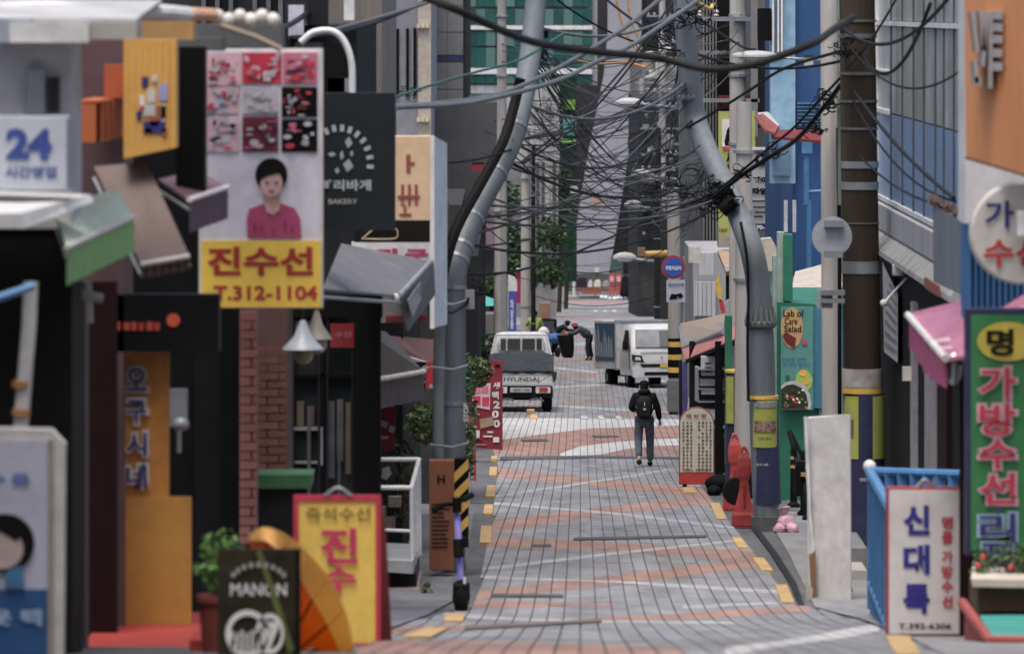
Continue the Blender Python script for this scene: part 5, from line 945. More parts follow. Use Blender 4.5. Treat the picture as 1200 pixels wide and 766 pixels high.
# red weighted stands (bell-shaped bases)
def redstand(lab,x,yb,Y,s_,top):
    k=Y/FP*s_; b=Vector((P(x,yb,Y).x,Y,g(Y)+.02)); t=thing('red_barrier_foot',lab,'barrier',b)
    q=[(14.5,0),(14.5,14),(12,18),(8.5,30),(5.5,44),(5,54),(7.5,60),(8.5,70),(7.5,80),(4,87)]
    mb=MB(); m=len(q); v=[]
    for (w,h) in q: v+=[b+Vector((sx*w*k,sy*w*k*.55,h*k)) for sx,sy in ((-1,-.6),(-.6,-1),(.6,-1),(1,-.6),(1,.6),(.6,1),(-.6,1),(-1,.6))]
    mb.add(v,[(i*8+j,i*8+(j+1)%8,(i+1)*8+(j+1)%8,(i+1)*8+j) for i in range(m-1) for j in range(8)]+[tuple(range(7,-1,-1)),tuple(range(m*8-8,m*8))])
    part(t,'body',mb,mat('barrier_red',(.4,.035,.03),.45,dirt=.25,dcol=(.55,.25,.22))); part(t,'handle',MB().tube(spline([b+Vector((-5*k,0,84*k)),b+Vector((0,0,93*k)),b+Vector((5*k,0,84*k))]),2*k,8),mat('barrier_red',(.38,.035,.03))); part(t,'groove',MB().box(b.x-1.2*k,b.x+1.2*k,b.y-8.9*k*.55-.02,b.y,b.z+22*k,b.z+50*k),mat('barrier_dark',(.25,.015,.015),.6)); part(t,'ledge',MB().box(b.x-15*k,b.x+15*k,b.y-9*k,b.y+9*k,b.z,b.z+2.5*k),mat('barrier_dark',(.25,.015,.015)))
redstand('red plastic bell shaped barrier foot nearest the navy wrapped pole',872,620,81,1.0,530); redstand('second red plastic barrier foot just behind the first one',861,590,88,.95,512)
one('tyre','black tyre standing behind the red barrier foot','tyre',MB().lathe(P(863,575,87),[(.1,-.08),(.2,-.08),(.22,0),(.2,.08),(.1,.08)],22,ax='y'),rubber,smooth=True)
one('tyre','partly hidden black tyre between red foot and navy pole','tyre',MB().lathe(P(881,568,88),[(.1,-.08),(.2,-.08),(.22,0),(.2,.08),(.1,.08)],22,ax='y'),rubber,smooth=True)
# navy wrapped small pole base behind, dog-ish black bag
t=thing('pole_wrap','navy wrapped pole base with lime poster left of the bending pole','pole wrap',(X(864,97),97,g(97))); part(t,'sleeve',MB().tube([Vector((X(866,97),97,g(97))),P(866,436,97)],.235,16),navy,smooth=True); part(t,'green_side',MB().pr(850,370,858,545,97.2,.3),green); curved(t,'poster',X(864,97),97,.245,-.95,-.3,z(495,97),z(440,97),lime); part(t,'notice',MB().pr(858,507,874,523,96.72,.01),offw); part(t,'top_band',MB().tube([P(866,436,97),P(866,433,97)],.245,16),yellow)
# menu board
t=thing('menu_board','cream arched menu board on red base at the right kerb','sign',(P(816,570,101).x,101,g(101)))
arch=[(797,566),(797,497)]+[(816.5-19.5*math.cos(a*math.pi/12),497-19*math.sin(a*math.pi/12)) for a in range(1,12)]+[(836,497),(836,566)]
part(t,'frame',MB().pq([(816.5+(x-816.5)*1.06,522+(y-522)*1.03) for x,y in arch],101.02,.12),mat('brown_frame',(.2,.06,.04),.5)); part(t,'face',MB().pq([(x,min(y,553)) for x,y in arch],101,.03),mat('cream_menu',(.52,.5,.4),.5,var=.05)); part(t,'red_base',MB().pr(797,554,836,567,100.98,.2),red)
mb=MB(); R=random.Random(15)
for r_ in range(14):
    for c_ in range(8):
        if c_ in (3,) or R.random()<.06: continue
        x=800+c_*4.5; mb.pr(x,494+r_*4.2,x+R.uniform(1.6,2.6),495.9+r_*4.2,100.99,.005)
part(t,'menu_print',mb,mat('print_dark',(.08,.07,.05),.6)); txt(t,'메 뉴 판',816,487,5,100.99,mat('russet_letters',(.25,.05,.02),.5),.03,24); txt(t,'전메뉴 포장가능',816,550.5,3.6,100.99,mat('russet_letters',(.25,.05,.02)),.02,30); part(t,'wheel',MB().pr(800,567,805,572,100.9,.1),black); part(t,'wheel',MB().pr(828,567,833,572,100.9,.1),black)
# striped awning + stall behind it
t=awning('shop_awning','sun faded awning with tan grey stripes and pink lower border',(797,379,122),(850,367,112),(848,388,107),(801,407,115),0,mat('tan_stripe',(.32,.25,.2),.7,dirt=.3),None,mr=mat('greystripe',(.25,.24,.24),.7))
part(t,'pink_border',MB().prism([P(799,408,114.9),P(861,382,106),P(862,396,104),P(803,420,113)],(0,0,-.03)),mat('faded_red_vinyl',(.5,.17,.16),.7,dirt=.4,dcol=(.5,.3,.28))); part(t,'grey_stripe',MB().prism([P(798,396,118),P(849,377,109.5),P(848,389,106.9),P(801,408,114.9)],(0,0,.015)),mat('greystripe',(.25,.24,.24)))
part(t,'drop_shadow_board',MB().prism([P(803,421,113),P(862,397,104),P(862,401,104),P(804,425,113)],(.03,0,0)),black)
t=thing('kitchen_stall','open street kitchen with steel shelves under the striped awning','stall',(X(845,108),108,g(108)))
part(t,'back_wall',MB().pr(808,400,900,620,112,.2),mat('stall_dark',(.02,.02,.022),.8)); part(t,'post',MB().pr(838,400,847,560,106.5,.12),black); part(t,'post',MB().pr(858,405,861,540,105,.1),steel)
for (x0,y0,x1,y1,m) in ((822,418,838,440,mat('unit_white',(.42,.43,.47))),(820,444,839,452,steel),(822,456,838,462,white),(828,480,840,492,offw),(850,420,858,430,grey),(846,445,856,462,mat('dim_steel',(.07,.07,.075))),(815,430,819,470,grey)): part(t,'shelf_box',MB().pr(x0,y0,x1,y1,109,.4),m)
for y in (432,455,470,500): part(t,'shelf',MB().pr(818,y,858,y+1.5,108.9,.5),steel)
part(t,'counter',MB().pr(820,512,858,516,107,.6),dark)
for (x,y,w) in ((826,425,8),(826,430,8),(826,435,8)): part(t,'grille_slat',MB().pr(x,y,x+w,y+1,108.98,.03),dark)
one('black_sack','large black sack lying behind the menu board','bag',MB().ball(P(846,566,98),(.3,.2,.16),14),black,smooth=True); one('black_sack','small black sack right against the menu board base','bag',MB().ball(P(837,575,97),(.13,.2,.1),12),black,smooth=True)
t=thing('banner_pole','slim purple banner on black pole beside the striped awning','banner',(X(801,113),113,g(113))); part(t,'cloth',MB().pq([(798,424),(798,500),(804,498),(806,470),(805,424)],113,.02),mat('purple_banner',(.08,.06,.2),.6)); part(t,'pole',MB().tube([P(797,422,113),(X(798,113),113,g(113))],.03),dark)
# hazard pole + no entry sign + parking board
t=thing('concrete_pole','short concrete pole with yellow and black hazard wrap in front of van','pole',(X(790,150),150,g(150))); part(t,'shaft',MB().tube([(X(791,150),150,g(150)),P(790,330,150),P(789,220,150)],.17,14),conc,smooth=True); part(t,'wrap',MB().tube([P(791,442,150),P(791,396,150)],.19,14),black)
for i in range(3): curved(t,'stripe',X(791,150),150,.2,-1.2,1.2,z(436-i*15,150),z(430-i*15,150),mat('hazard_yellow',(.65,.38,.04)))
part(t,'red_mark',MB().pr(787,458,794,464,149.75,.02),red); part(t,'cabinet',MB().pr(782,446,798,482,149.6,.3),mat('dim_box',(.13,.13,.13),.8,dirt=.4))
t=thing('traffic_sign','round no stopping sign with blue centre and red ring on mast','sign',P(789,326,148)); part(t,'ring',MB().lathe(P(789,313,148),[(.31,0),(.31,.03)],32,ax='y'),mat('ring_red',(.35,.03,.05),.4)); part(t,'disc',MB().lathe(P(789,313,147.98),[(.245,0),(.245,.03)],32,ax='y'),mat('disc_blue',(.02,.07,.35),.4)); txt(t,'주정차금지',789,314,5,147.97,whiteprint,.03,18)
t=thing('parking_board','pale parking rule board with dark towing pictogram under round sign','sign',P(792,352,148)); part(t,'board',MB().pr(781,328,803,354,148,.04),mat('board_lilac',(.34,.36,.42),.5)); txt(t,'견인지역',792,334,4.5,147.99,navyprint,.02,18); part(t,'pictogram',MB().pq([(784,351),(787,344),(793,345),(794,350)],147.98,.006).pq([(792,345),(798,343),(801,347),(797,350)],147.98,.006),black); part(t,'post',MB().tube([P(801,300,148.1),(X(801,148),148.1,g(148))],.035),steel)
t=thing('signal_arm','yellow horizontal traffic arm with small lamp head above far crossing','traffic arm',(X(800,240),240,g(240))); part(t,'arm',MB().tube([P(754,298,240),P(800,296,240)],.14,10),mat('traffic_yellow',(.42,.24,.04),.5)); part(t,'head',MB().pr(747,290,756,300,239.8,.3),mat('brown_box',(.2,.11,.06),.6)); part(t,'mast',MB().tube([P(800,290,240),(X(800,240),240,g(240))],.17),dark)
# street lamps (cobra heads)
for i,(x,y,Y,w,lab) in enumerate(((885,66,95,28,'large grey cobra street lamp near the blue building'),(737,121,180,18,'grey cobra street lamp left of right bending pole'),(752,205,270,13,'small upper lamp over far crossing'),(742,241,300,11,'small lower lamp over far crossing'),(732,302,330,14,'pale lamp just above the dark figure across the junction'),(760,209,290,10,'tiny lamp head beside the upper far lamp'))):
    k=Y/FP; t=thing('street_lamp',lab,'street lamp',P(x+w,y+6,Y)); c=P(x,y,Y); mb=MB(); mb.ball(c,(w*k,.16,6.5*k),16); 
    for v in mb.v:
        if v.z<c.z-.25*6.5*k: v.z=c.z-.25*6.5*k
    part(t,'head',mb,mat('lamp_head',(.3,.3,.3),.45),smooth=True); part(t,'lens',MB().ball(c+Vector((0,0,-2*k)),(w*.7*k,.12,2.5*k),12),offw,smooth=True); part(t,'arm',MB().tube(spline([P(x+w*.8,y+1,Y),P(x+w*1.8,y+3,Y),P(x+w*3.1,y+5,Y+.5)],3),1.6*k,8),steel if i==0 else grey)
# mid right buildings
t=bld('blue_building','deep blue clad building with pipes on right behind concrete post',X(931,112),9,112,125,-60,mat('deep_blue',(.015,.075,.21),.5,dirt=.4,dcol=(.015,.05,.13),streak=True,scale=2))
part(t,'pale_corner',MB().pr(903,-60,932,-55+270,111.8,.5),mat('paleblue_clad',(.22,.4,.55),.5,dirt=.3,dcol=(.15,.3,.42))); part(t,'pale_lower',MB().pr(906,160,926,206,111.7,.4),mat('midblue_clad',(.1,.2,.3),.5,dirt=.3))
for x in (905,911,915): part(t,'white_rib',MB().pr(x,-60,x+2.2,62,111.6,.2),white)
part(t,'black_window',MB().pr(888,10,904,48,111.7,.2),black); part(t,'clapboard',MB().pr(934,120,962,150,111.8,.2),mat('clap_blue',(.02,.1,.25),.5))
for i in range(7): part(t,'clapboard_line',MB().pr(934,121+i*4.2,962,122+i*4.2,111.75,.05),mat('paleline_blue',(.1,.2,.33),.5))
for y in (151,): part(t,'red_canopy',MB().prism([P(902,152,111),P(962,152,110),P(962,165,109),P(905,160,110)],(0,0,-.05)),mat('canopy_red',(.14,.012,.012),.6)); 
part(t,'curved_canopy',MB().prism([P(884,136,110),P(894,133,111),P(912,148,111),P(908,156,110),P(898,152,109.8)],(0,0,-.06)),mat('salmon',(.26,.07,.06),.7)); part(t,'canopy_top',MB().prism([P(888,132,110.8),P(900,131,111.8),P(914,146,111.9),P(908,150,110.9)],(0,0,-.04)),offw)
for x in (945,): part(t,'pipe',MB().tube([P(x,165,111),P(x,240,111)],.06).tube([P(x,225,111),P(962,224,111)],.035).pr(940,167,952,180,110.9,.2),mat('pipe_blue',(.05,.19,.38),.4))
part(t,'pipe',MB().tube([P(948,235,111),P(948,330,111)],.055),mat('pipe_blue',(.05,.19,.38)))
for x in (919,929): part(t,'white_post',MB().pr(x,235,x+4,272,111,.2),white)
t=bld('beige_roofed_house','low house with beige tarpaulin roof behind the green shop',X(890,104),9,104,111,345,mat('tarp_wall',(.12,.11,.1),.8)); part(t,'tarpaulin',MB().add([P(925,350,102),P(1000,352,102),P(1000,300,108),P(932,318,108),P(925,358,102),P(1000,360,102)],[(0,1,2,3),(0,4,5,1),(3,2,5,4),(0,3,4),(1,5,2)]),mat('tarp_beige',(.38,.34,.29),.7,dirt=.3)); part(t,'roof_edge',MB().pq([(888,285),(893,280),(904,279),(911,292),(912,318),(896,316)],103,.5),mat('tarp_cream',(.46,.4,.32),.8,dirt=.4)); part(t,'wall_panel',MB().pr(888,318,912,420,103.5,.3),mat('pale_green_post',(.3,.42,.36)))
t=bld('corrugated_building','grey ribbed building behind the right bending pole',X(822,190),X(1100,190),190,215,-60,mat('corr_grey',(.11,.11,.11),.7,dirt=.4,scale=.6))
for i in range(9): part(t,'rib',MB().pr(824+i*3.6,-60,825.6+i*3.6,300,189.6,.5),mat('corr_rib',(.17,.17,.17),.7,dirt=.4,scale=.6))
part(t,'dark_bay',MB().pr(842,-60,860,130,189.3,.5),black); part(t,'side_pier',MB().pr(880,-60,888,160,188,.5),mat('corr_rib',(.17,.17,.17))); part(t,'gutter_sign',MB().pr(842,112,884,128,188.8,.4),mat('banner_wine',(.22,.012,.03))); part(t,'dark_bay',MB().pr(886,40,904,150,188.6,.4),mat('dark_paint',(.03,.032,.036)))
for y in (60,116): part(t,'ledge',MB().pr(820,y,890,y+4,188,.8),mat('corr_rib',(.17,.17,.17)))
t=thing('street_signboard','lime bordered vertical sign with black figure and lettering behind pole','sign',(X(862,150),150,z(275,150))); part(t,'board',MB().pr(842,131,885,277,150,.3),mat('lime_board',(.34,.36,.08),.5,var=.05)); part(t,'white_field',MB().pr(846,140,860,172,149.98,.04),offw); part(t,'silhouette',MB().pq([(849,166),(852,152),(855,148),(858,158),(860,170),(850,171)],149.97,.03),black); part(t,'red_line',MB().pr(847,172,858,176,149.97,.03),redprint); txt(t,'새\n롬\n찬',855,200,44,149.97,black,.05,8); txt(t,'DENT',848,270,4,149.97,black,.02,10)
t=thing('street_signboard','grey white vertical sign with round emblem and black lettering','sign',(X(896,130),130,z(270,130))); part(t,'board',MB().pr(875,175,916,262,130,.25),mat('pearl_board',(.36,.36,.37),.5,var=.05)); part(t,'navy_foot',MB().pr(877,262,916,270,129.98,.27),navy); part(t,'frame',MB().pr(874,173,917,176,129.95,.3),offw)
part(t,'emblem',MB().lathe(P(892,187,129.96),[(.14,0),(.14,.02)],24,ax='y'),black); disc(t,'emblem_centre',892.5,185,4.4,5,129.94,mat('pearl_board',(.36,.36,.37)),16); txt(t,'계이동',896,211,8,129.98,black,.07,28); txt(t,'타임피',895,224,8,129.98,black,.07,28); txt(t,'070-3144',897,266.5,5,129.96,whiteprint,.03,30)
mb=MB()
for i,(y,w) in enumerate(((235,22),(242,14),(248,16),(253,10))): mb.pr(886-w/4,y,886+w*.8,y+1.6,129.97,.006)
part(t,'small_print',mb,black)
t=bld('white_panel_house','narrow white panelled house with beige awning roof past the bending pole',X(812,160),X(900,160),160,168,296,mat('panel_white',(.3,.3,.31),.7,dirt=.35,scale=2,streak=True)); 
for i in range(5): part(t,'wall_panel',MB().pr(813+i*5.2,330,817.6+i*5.2,370,159.7,.2),mat('panel_white2',(.42,.42,.43),.7,dirt=.35,streak=True))
part(t,'beige_wall',MB().pr(842,262,868,290,154,1),mat('beige_wall',(.3,.26,.21),.8,dirt=.3)); part(t,'sun_roof',MB().prism([P(841,293,150),P(866,291,152),P(870,317,140),P(851,318,140)],(0,0,-.1)),mat('tan_roof',(.33,.22,.13),.8,dirt=.4)); part(t,'roof_rim',MB().pr(850,311,866,317,139.8,.2),offw); part(t,'dark_window',MB().pr(851,318,868,352,141,.3),black); part(t,'utility_box',MB().pr(807,289,821,308,156,.3),offw); part(t,'utility_box',MB().pr(819,296,836,322,158,.3),mat('panel_white2',(.42,.42,.43)))
t=thing('flame_banner','curved yellow and red feather banner beside the white round cornered sign','banner',(X(845,125),125,z(378,125))); part(t,'yellow_cloth',MB().pq([(842,320),(838,333),(840,346),(845,355),(846,340),(844,330)],125,.03),mat('vivid_yellow',(.75,.5,.03),.5)); part(t,'red_cloth',MB().pq([(842,350),(844,362),(849,376),(850,362),(847,352)],125,.03),bred)
t=thing('shop_sign','white round cornered sign with red and black lettering behind concrete pole','sign',(X(857,120),120,z(386,120))); part(t,'board',MB().pq([(850,356),(850,381),(853,386),(868,386),(868,351),(853,351)],120,.2),mat('soft_white',(.45,.45,.47),.5)); part(t,'emblem',MB().pq([(855,357),(858,361),(861,358),(859,356)],119.98,.03),redprint); txt(t,'건',858,374,12,119.98,black,.05,8)
# right hand far row
bld('old_shophouse','dark low shop at the right beside the box van',X(852,200),24,216,290,330,mat('far_dark',(.05,.05,.05),.8,dirt=.4,scale=1)); t=bld('equipment_tower','dark multi storey frontage cluttered with units above the far crossing',X(748,350),24,350,380,118,mat('clutter_wall',(.04,.042,.045),.8,dirt=.5,dcol=(.09,.09,.09),scale=.8))
R=random.Random(22)
for i in range(42):
    x,y=R.uniform(748,832),R.uniform(122,300); w_,hh=R.uniform(2,9),R.uniform(2,6)
    part(t,'unit' if R.random()<.6 else 'window',MB().pr(x,y,x+w_,y+hh,349.6-R.random(),.6),R.choice([char,grey,dark,mat('unit_dull',(.2,.2,.2),.6),mat('unit_white',(.42,.43,.47)),conc]))
for y in (150,180,212,246): part(t,'balcony_rail',MB().pr(750,y,800,y+1.6,349,.3),grey)
t=bld('grey_rooftop_block','pale grey block with rooftop plant right of centre at top',X(745,400),X(845,400),400,420,70,mat('block_grey',(.13,.13,.13),.8,dirt=.4,scale=.6)); 
for i in range(6): part(t,'window',MB().pr(752+i*9,112,758+i*9,122,399.7,.2),mat('unit_dull',(.2,.2,.2)) if i%2 else white)
part(t,'water_tank',MB().lathe(P(763,92,399),[(.55,0),(.6,.1),(.6,1.5),(.5,1.6)],16),offw); part(t,'railing',MB().pr(745,96,842,98,398.5,.2).pr(745,104,842,105,398.5,.2),steel)
bld('far_block','dark tall block behind the wires at top centre',X(700,600),X(900,600),602,640,-60,mat('far_dark2',(.07,.072,.075),.8,dirt=.4,scale=.3))
# =============== VEHICLES ===============
vw=mat('van_white',(.55,.55,.55),.3,coat=.4,var=.04,dirt=.15,dcol=(.4,.4,.39)); trim=mat('black_trim',(.015,.015,.016),.5); lampred=mat('lamp_red',(.35,.015,.01),.2); lampclr=mat('lamp_clear',(.5,.5,.5),.1); chrome=mat('chrome',(.6,.6,.6),.15,metal=1)
def wheel(t,x,y,z0,r,w=.2,name='wheel'):
    o=part(t,name,MB().lathe((x-w/2,y,z0+r),[(r*.6,0),(r*.97,.01),(r,.04),(r,w-.04),(r*.97,w-.01),(r*.6,w)],22,ax='x'),rubber,local=True,smooth=True)
    part(o,'rim',MB().lathe((x-w/2-.012,y,z0+r),[(r*.2,0),(r*.58,.02),(r*.6,w+.02)],14,ax='x'),grey,local=True)
Y0=152; t=thing('pickup_truck','small white pickup truck seen from behind with grey tarpaulin over its bed','truck',(X(611,Y0),Y0,g(Y0)),rz=0)
t.rotation_euler.x=-math.atan(.04)
def rbox(mb,x0,x1,y0,y1,z0,z1,b=.03,m=None):
    mb.hexa([(x0+b,y0,z0),(x1-b,y0,z0),(x1-b,y1,z0),(x0+b,y1,z0),(x0,y0,z0+b),(x1,y0,z0+b),(x1,y1,z0+b),(x0,y1,z0+b)],m); mb.hexa([(x0,y0,z0+b),(x1,y0,z0+b),(x1,y1,z0+b),(x0,y1,z0+b),(x0,y0,z1-b),(x1,y0,z1-b),(x1,y1,z1-b),(x0,y1,z1-b)],m); return mb.hexa([(x0,y0,z1-b),(x1,y0,z1-b),(x1,y1,z1-b),(x0,y1,z1-b),(x0+b,y0,z1),(x1-b,y0,z1),(x1-b,y1,z1),(x0+b,y1,z1)],m)
# cab: profile lofted, narrower roof
def loft(mb,secs):
    n=len(secs[0]); v=[p for s_ in secs for p in s_]
    return mb.add(v,[(i*n+j,i*n+(j+1)%n,(i+1)*n+(j+1)%n,(i+1)*n+j) for i in range(len(secs)-1) for j in range(n)]+[tuple(range(n-1,-1,-1)),tuple(range(len(v)-n,len(v)))])
def rect(hx,ya,yb,z,b=.12): return [(-hx+b,ya,z),(hx-b,ya,z),(hx,ya+b,z),(hx,yb-b,z),(hx-b,yb,z),(-hx+b,yb,z),(-hx,yb-b,z),(-hx,ya+b,z)]
part(t,'cab',loft(MB(),[rect(.86,2.9,4.6,.5),rect(.87,2.9,4.65,1.1),rect(.84,2.92,4.5,1.5),rect(.74,3.0,4.0,1.95),rect(.68,3.05,3.9,2.07),rect(.5,3.2,3.7,2.12)]),vw,local=True,smooth=True)
part(t,'rear_window_surround',MB().prism([(-.62,2.9,1.62),(.62,2.9,1.62),(.66,2.9,1.8),(.58,2.93,2.0),(-.58,2.93,2.0),(-.66,2.9,1.8)],(0,.06,0)),vw,local=True)
for a,b in ((-.56,-.42),(-.37,-.03),(.03,.37),(.42,.56)): part(t,'rear_window',MB().prism([(a,2.885,1.64),(b,2.885,1.64),(b,2.9,1.94),(a,2.9,1.94)],(0,.02,0)),glass,local=True)
for x in (-.395,0,.395): part(t,'window_guard',MB().box(x-.012,x+.012,2.85,2.87,1.6,2.0),vw,local=True)
part(t,'guard_frame',MB().tube([(-.84,2.75,1.1),(-.8,2.75,1.5),(-.66,2.78,2.05),(.66,2.78,2.05),(.8,2.75,1.5),(.84,2.75,1.1)],.03),vw,local=True)
part(t,'bed_side',rbox(MB(),-.85,-.8,.02,2.8,.73,1.1,.01),vw,local=True); part(t,'bed_side',rbox(MB(),.8,.85,.02,2.8,.73,1.1,.01),vw,local=True)
tg_=part(t,'tailgate',rbox(MB(),-.83,.83,0,.05,.74,1.1,.015).box(-.8,.8,-.012,.0,.78,.8).box(-.8,.8,-.012,.0,1.04,1.06),vw,local=True)
o=txt(t,'HYUNDAI',0,0,1,Y0,mat('grey_lettering',(.09,.09,.09),.5),.03,None,name='lettering',local=(0,-.02,.91)); 
xs=[v.co.x for v in o.data.vertices]; zs=[v.co.z for v in o.data.vertices]; kx=.95/(max(xs)-min(xs)); kz=.11/(max(zs)-min(zs))
for v in o.data.vertices: v.co.x*=kx; v.co.z=.91+(v.co.z-.91)*kz
part(t,'bed_floor',MB().box(-.8,.8,.05,2.8,.68,.76),dark,local=True)
mb=MB(); n1,n2=12,8; R=random.Random(1)
for i in range(n1+1):
    for j in range(n2+1):
        x=-.87+1.74*i/n1; y=-.03+2.78*j/n2; z_=1.12+.5*math.sin(math.pi*min(1,j/n2*.62+.02))*(1-abs(x)**3*.35)+R.uniform(-.025,.025); mb.v.append(Vector((x,y,z_)))
for i in range(n1):
    for j in range(n2): a=i*(n2+1)+j; mb.f.append([a,a+n2+1,a+n2+2,a+1])
mb.m=[0]*len(mb.f); fr_=MB(); v=[]
for i in range(n1+1): x=-.87+1.74*i/n1; v+=[(x,-.04-.02*(i%2),1.14),(x,-.045+.01*(i%3),1.07-.03*((i*7)%3)/2)]
fr_.add(v,[(2*i,2*i+1,2*i+3,2*i+2) for i in range(n1)]); mb.add(fr_.v,fr_.f)
part(t,'tarpaulin',mb,mat('tarp_grey',(.05,.055,.065),.55,var=.3,scale=4,bump=.6),local=True); part(t,'tarp_corner',MB().prism([(.8,-.06,1.12),(.95,-.05,1.1),(.93,-.05,.9),(.86,-.05,.82)],(0,.3,0)),mat('tarp_grey',(.05,.055,.065)),local=True); part(t,'rope',MB().tube([(.82,-.06,1.04),(.42,-.06,.8)],.008,5),black,local=True)
part(t,'bumper',rbox(MB(),-.84,.84,.02,.14,.42,.72,.02),trim,local=True)
for s_ in (-1,1):
    lt=part(t,'tail_lamp',rbox(MB(),min(s_*.38,s_*.78),max(s_*.38,s_*.78),-.02,.04,.54,.71,.02),lampclr,local=True); part(lt,'red_lens',MB().box(min(s_*.48,s_*.7),max(s_*.48,s_*.7),-.035,-.02,.57,.69),lampred,local=True)
    wheel(t,s_*.68,.75,0,.31,.22); wheel(t,s_*.7,3.6,0,.31,.2); part(t,'mudflap',MB().box(s_*.68-.14,s_*.68+.14,.33,.35,.1,.42),rubber,local=True); part(t,'spare_shine',MB().tube(spline([(s_*.2,.1,.34),(s_*.38,.1,.4),(s_*.6,.1,.33)],3),.03,6),steel,local=True)
pl=part(t,'number_plate',MB().box(-.3,.27,-.03,0,.56,.69),mat('plate_grey',(.4,.4,.41),.4),local=True)
o=txt(t,'80러 1104',0,0,1,Y0,black,.02,None,name='plate_number',local=(0,-.04,.625)); xs=[v.co.x for v in o.data.vertices]; zs=[v.co.z for v in o.data.vertices]; kx=.42/(max(xs)-min(xs)); kz=.07/(max(zs)-min(zs))
for v in o.data.vertices: v.co.x*=kx; v.co.z=.625+(v.co.z-.625)*kz
part(t,'chassis',MB().box(-.5,.5,.2,4.2,.35,.6),black,local=True); part(t,'mirror',MB().ball((1.0,3.9,1.55),(.08,.04,.14)),trim,local=True); part(t,'mirror',MB().ball((-1.0,3.9,1.55),(.08,.04,.14)),trim,local=True)
one('cone_cap','small yellow block on the ground under the pickup rear','block',MB().box(X(622,150)-.1,X(622,150)+.1,150,150.4,g(150)+.04,g(150)+.14),ykerb)
# box van, front view, turned a little to show its left side
Yv=172; xo=X(774,Yv); t=thing('box_van','white box van facing uphill with blue side panel on the right of the road','van',(xo,Yv,g(Yv)),rz=math.radians(11)); t.rotation_euler.x=-math.atan(.05); 
# local: front at y=0, faces -y
part(t,'cab',loft(MB(),[rect(.85,.05,1.9,.42),rect(.87,0,1.95,.7),rect(.87,.02,1.95,1.08),rect(.84,.12,1.95,1.3),rect(.76,.5,1.9,1.82),rect(.7,.62,1.85,1.93),rect(.5,.8,1.7,1.97)]),vw,local=True,smooth=True)
part(t,'windscreen',MB().prism([(-.74,.05,1.27),(.74,.05,1.27),(.66,.42,1.8),(-.66,.42,1.8)],(0,.06,.0)),mat('windscreen',(.15,.17,.18),.1,var=.3,scale=2,bump=0),local=True); part(t,'screen_unreflecting_half',MB().prism([(.0,.035,1.28),(.72,.035,1.28),(.64,.39,1.76),(.06,.39,1.76)],(0,.02,.0)),glass,local=True)  # pale screen colour paints the reflection; the dark pane marks its unreflecting half
for s_ in (-1,1):
    part(t,'side_window',MB().prism([(s_*.875,.35,1.2),(s_*.875,1.35,1.2),(s_*.785,1.35,1.78),(s_*.80,.75,1.78)],(s_*.012,0,0)),glass,local=True); hl=part(t,'headlamp',MB().prism([(s_*.5,-.03,.82),(s_*.86,-.01,.85),(s_*.87,.0,1.05),(s_*.58,-.02,1.02)],(0,.05,0)),dark,local=True); part(hl,'lamp_bezel',MB().prism([(s_*.6,-.045,.87),(s_*.78,-.03,.88),(s_*.77,-.03,.98),(s_*.63,-.04,.97)],(0,.03,0)),lampclr,local=True)
    mr_=part(t,'mirror',MB().ball((s_*1.0,.35,1.35),(.09,.05,.17)),trim,local=True); part(mr_,'mirror_arm',MB().tube([(s_*.84,.35,1.3),(s_*1.0,.36,1.3)],.015,6),trim,local=True); part(t,'fog_lamp',MB().lathe((s_*.62,-.05,.52),[(.06,0),(.06,.03)],14,ax='y'),lampclr,local=True); wheel(t,s_*.72,1.0,0,.32,.2); wheel(t,s_*.68,3.9,0,.32,.3)
part(t,'bumper',rbox(MB(),-.87,.87,-.06,.1,.36,.66,.05),vw,local=True); part(t,'grille',MB().prism([(-.55,-.07,.66),(.55,-.07,.66),(.62,-.05,.76),(-.62,-.05,.76)],(0,.05,0)),trim,local=True); part(t,'lower_grille',MB().box(-.5,.5,-.075,-.05,.42,.52),trim,local=True); part(t,'number_plate',MB().box(-.02,.5,-.09,-.07,.66,.78),mat('plate_yellow',(.55,.38,.05),.4),local=True); part(t,'badge',MB().ball((0.05,-.03,.96),(.05,.01,.03)),chrome,local=True); part(t,'bonnet_seam',MB().box(-.6,.6,-.005,.01,1.1,1.115),trim,local=True); part(t,'wiper',MB().tube([(-.3,.1,1.27),(.1,.2,1.38)],.01,5).tube([(.3,.1,1.27),(.6,.2,1.36)],.01,5),trim,local=True)
part(t,'door_seam',MB().box(-.885,-.872,.35,.365,.6,1.25),trim,local=True)
bx_=part(t,'cargo_box',rbox(MB(),-.93,.93,2.1,5.2,.58,2.08,.03),mat('box_white',(.5,.5,.51),.45,dirt=.3),local=True); part(t,'side_panel',MB().box(-.945,-.93,2.2,5.1,.82,1.98),mat('side_blue',(.035,.085,.15),.45,dirt=.6,dcol=(.1,.14,.18)),local=True)
mb=MB(); R=random.Random(3)
for i in range(7): a=2.5+i*.38; mb.prism([(-.952,a,.95),(-.952,a+.22,.95),(-.952,a+.26,1.2+R.random()*.7),(-.952,a+.05,1.2+R.random()*.7)],(.008,0,0))
part(t,'side_print',mb,mat('side_print',(.25,.28,.3),.5),local=True); part(t,'chassis',MB().box(-.5,.5,.3,5.2,.35,.68),black,local=True); part(t,'box_trim',MB().box(-.95,.95,2.07,2.1,.56,.62).box(-.95,.95,2.07,2.1,2.02,2.09).box(-.955,-.92,2.07,2.12,.58,2.08),steel,local=True)

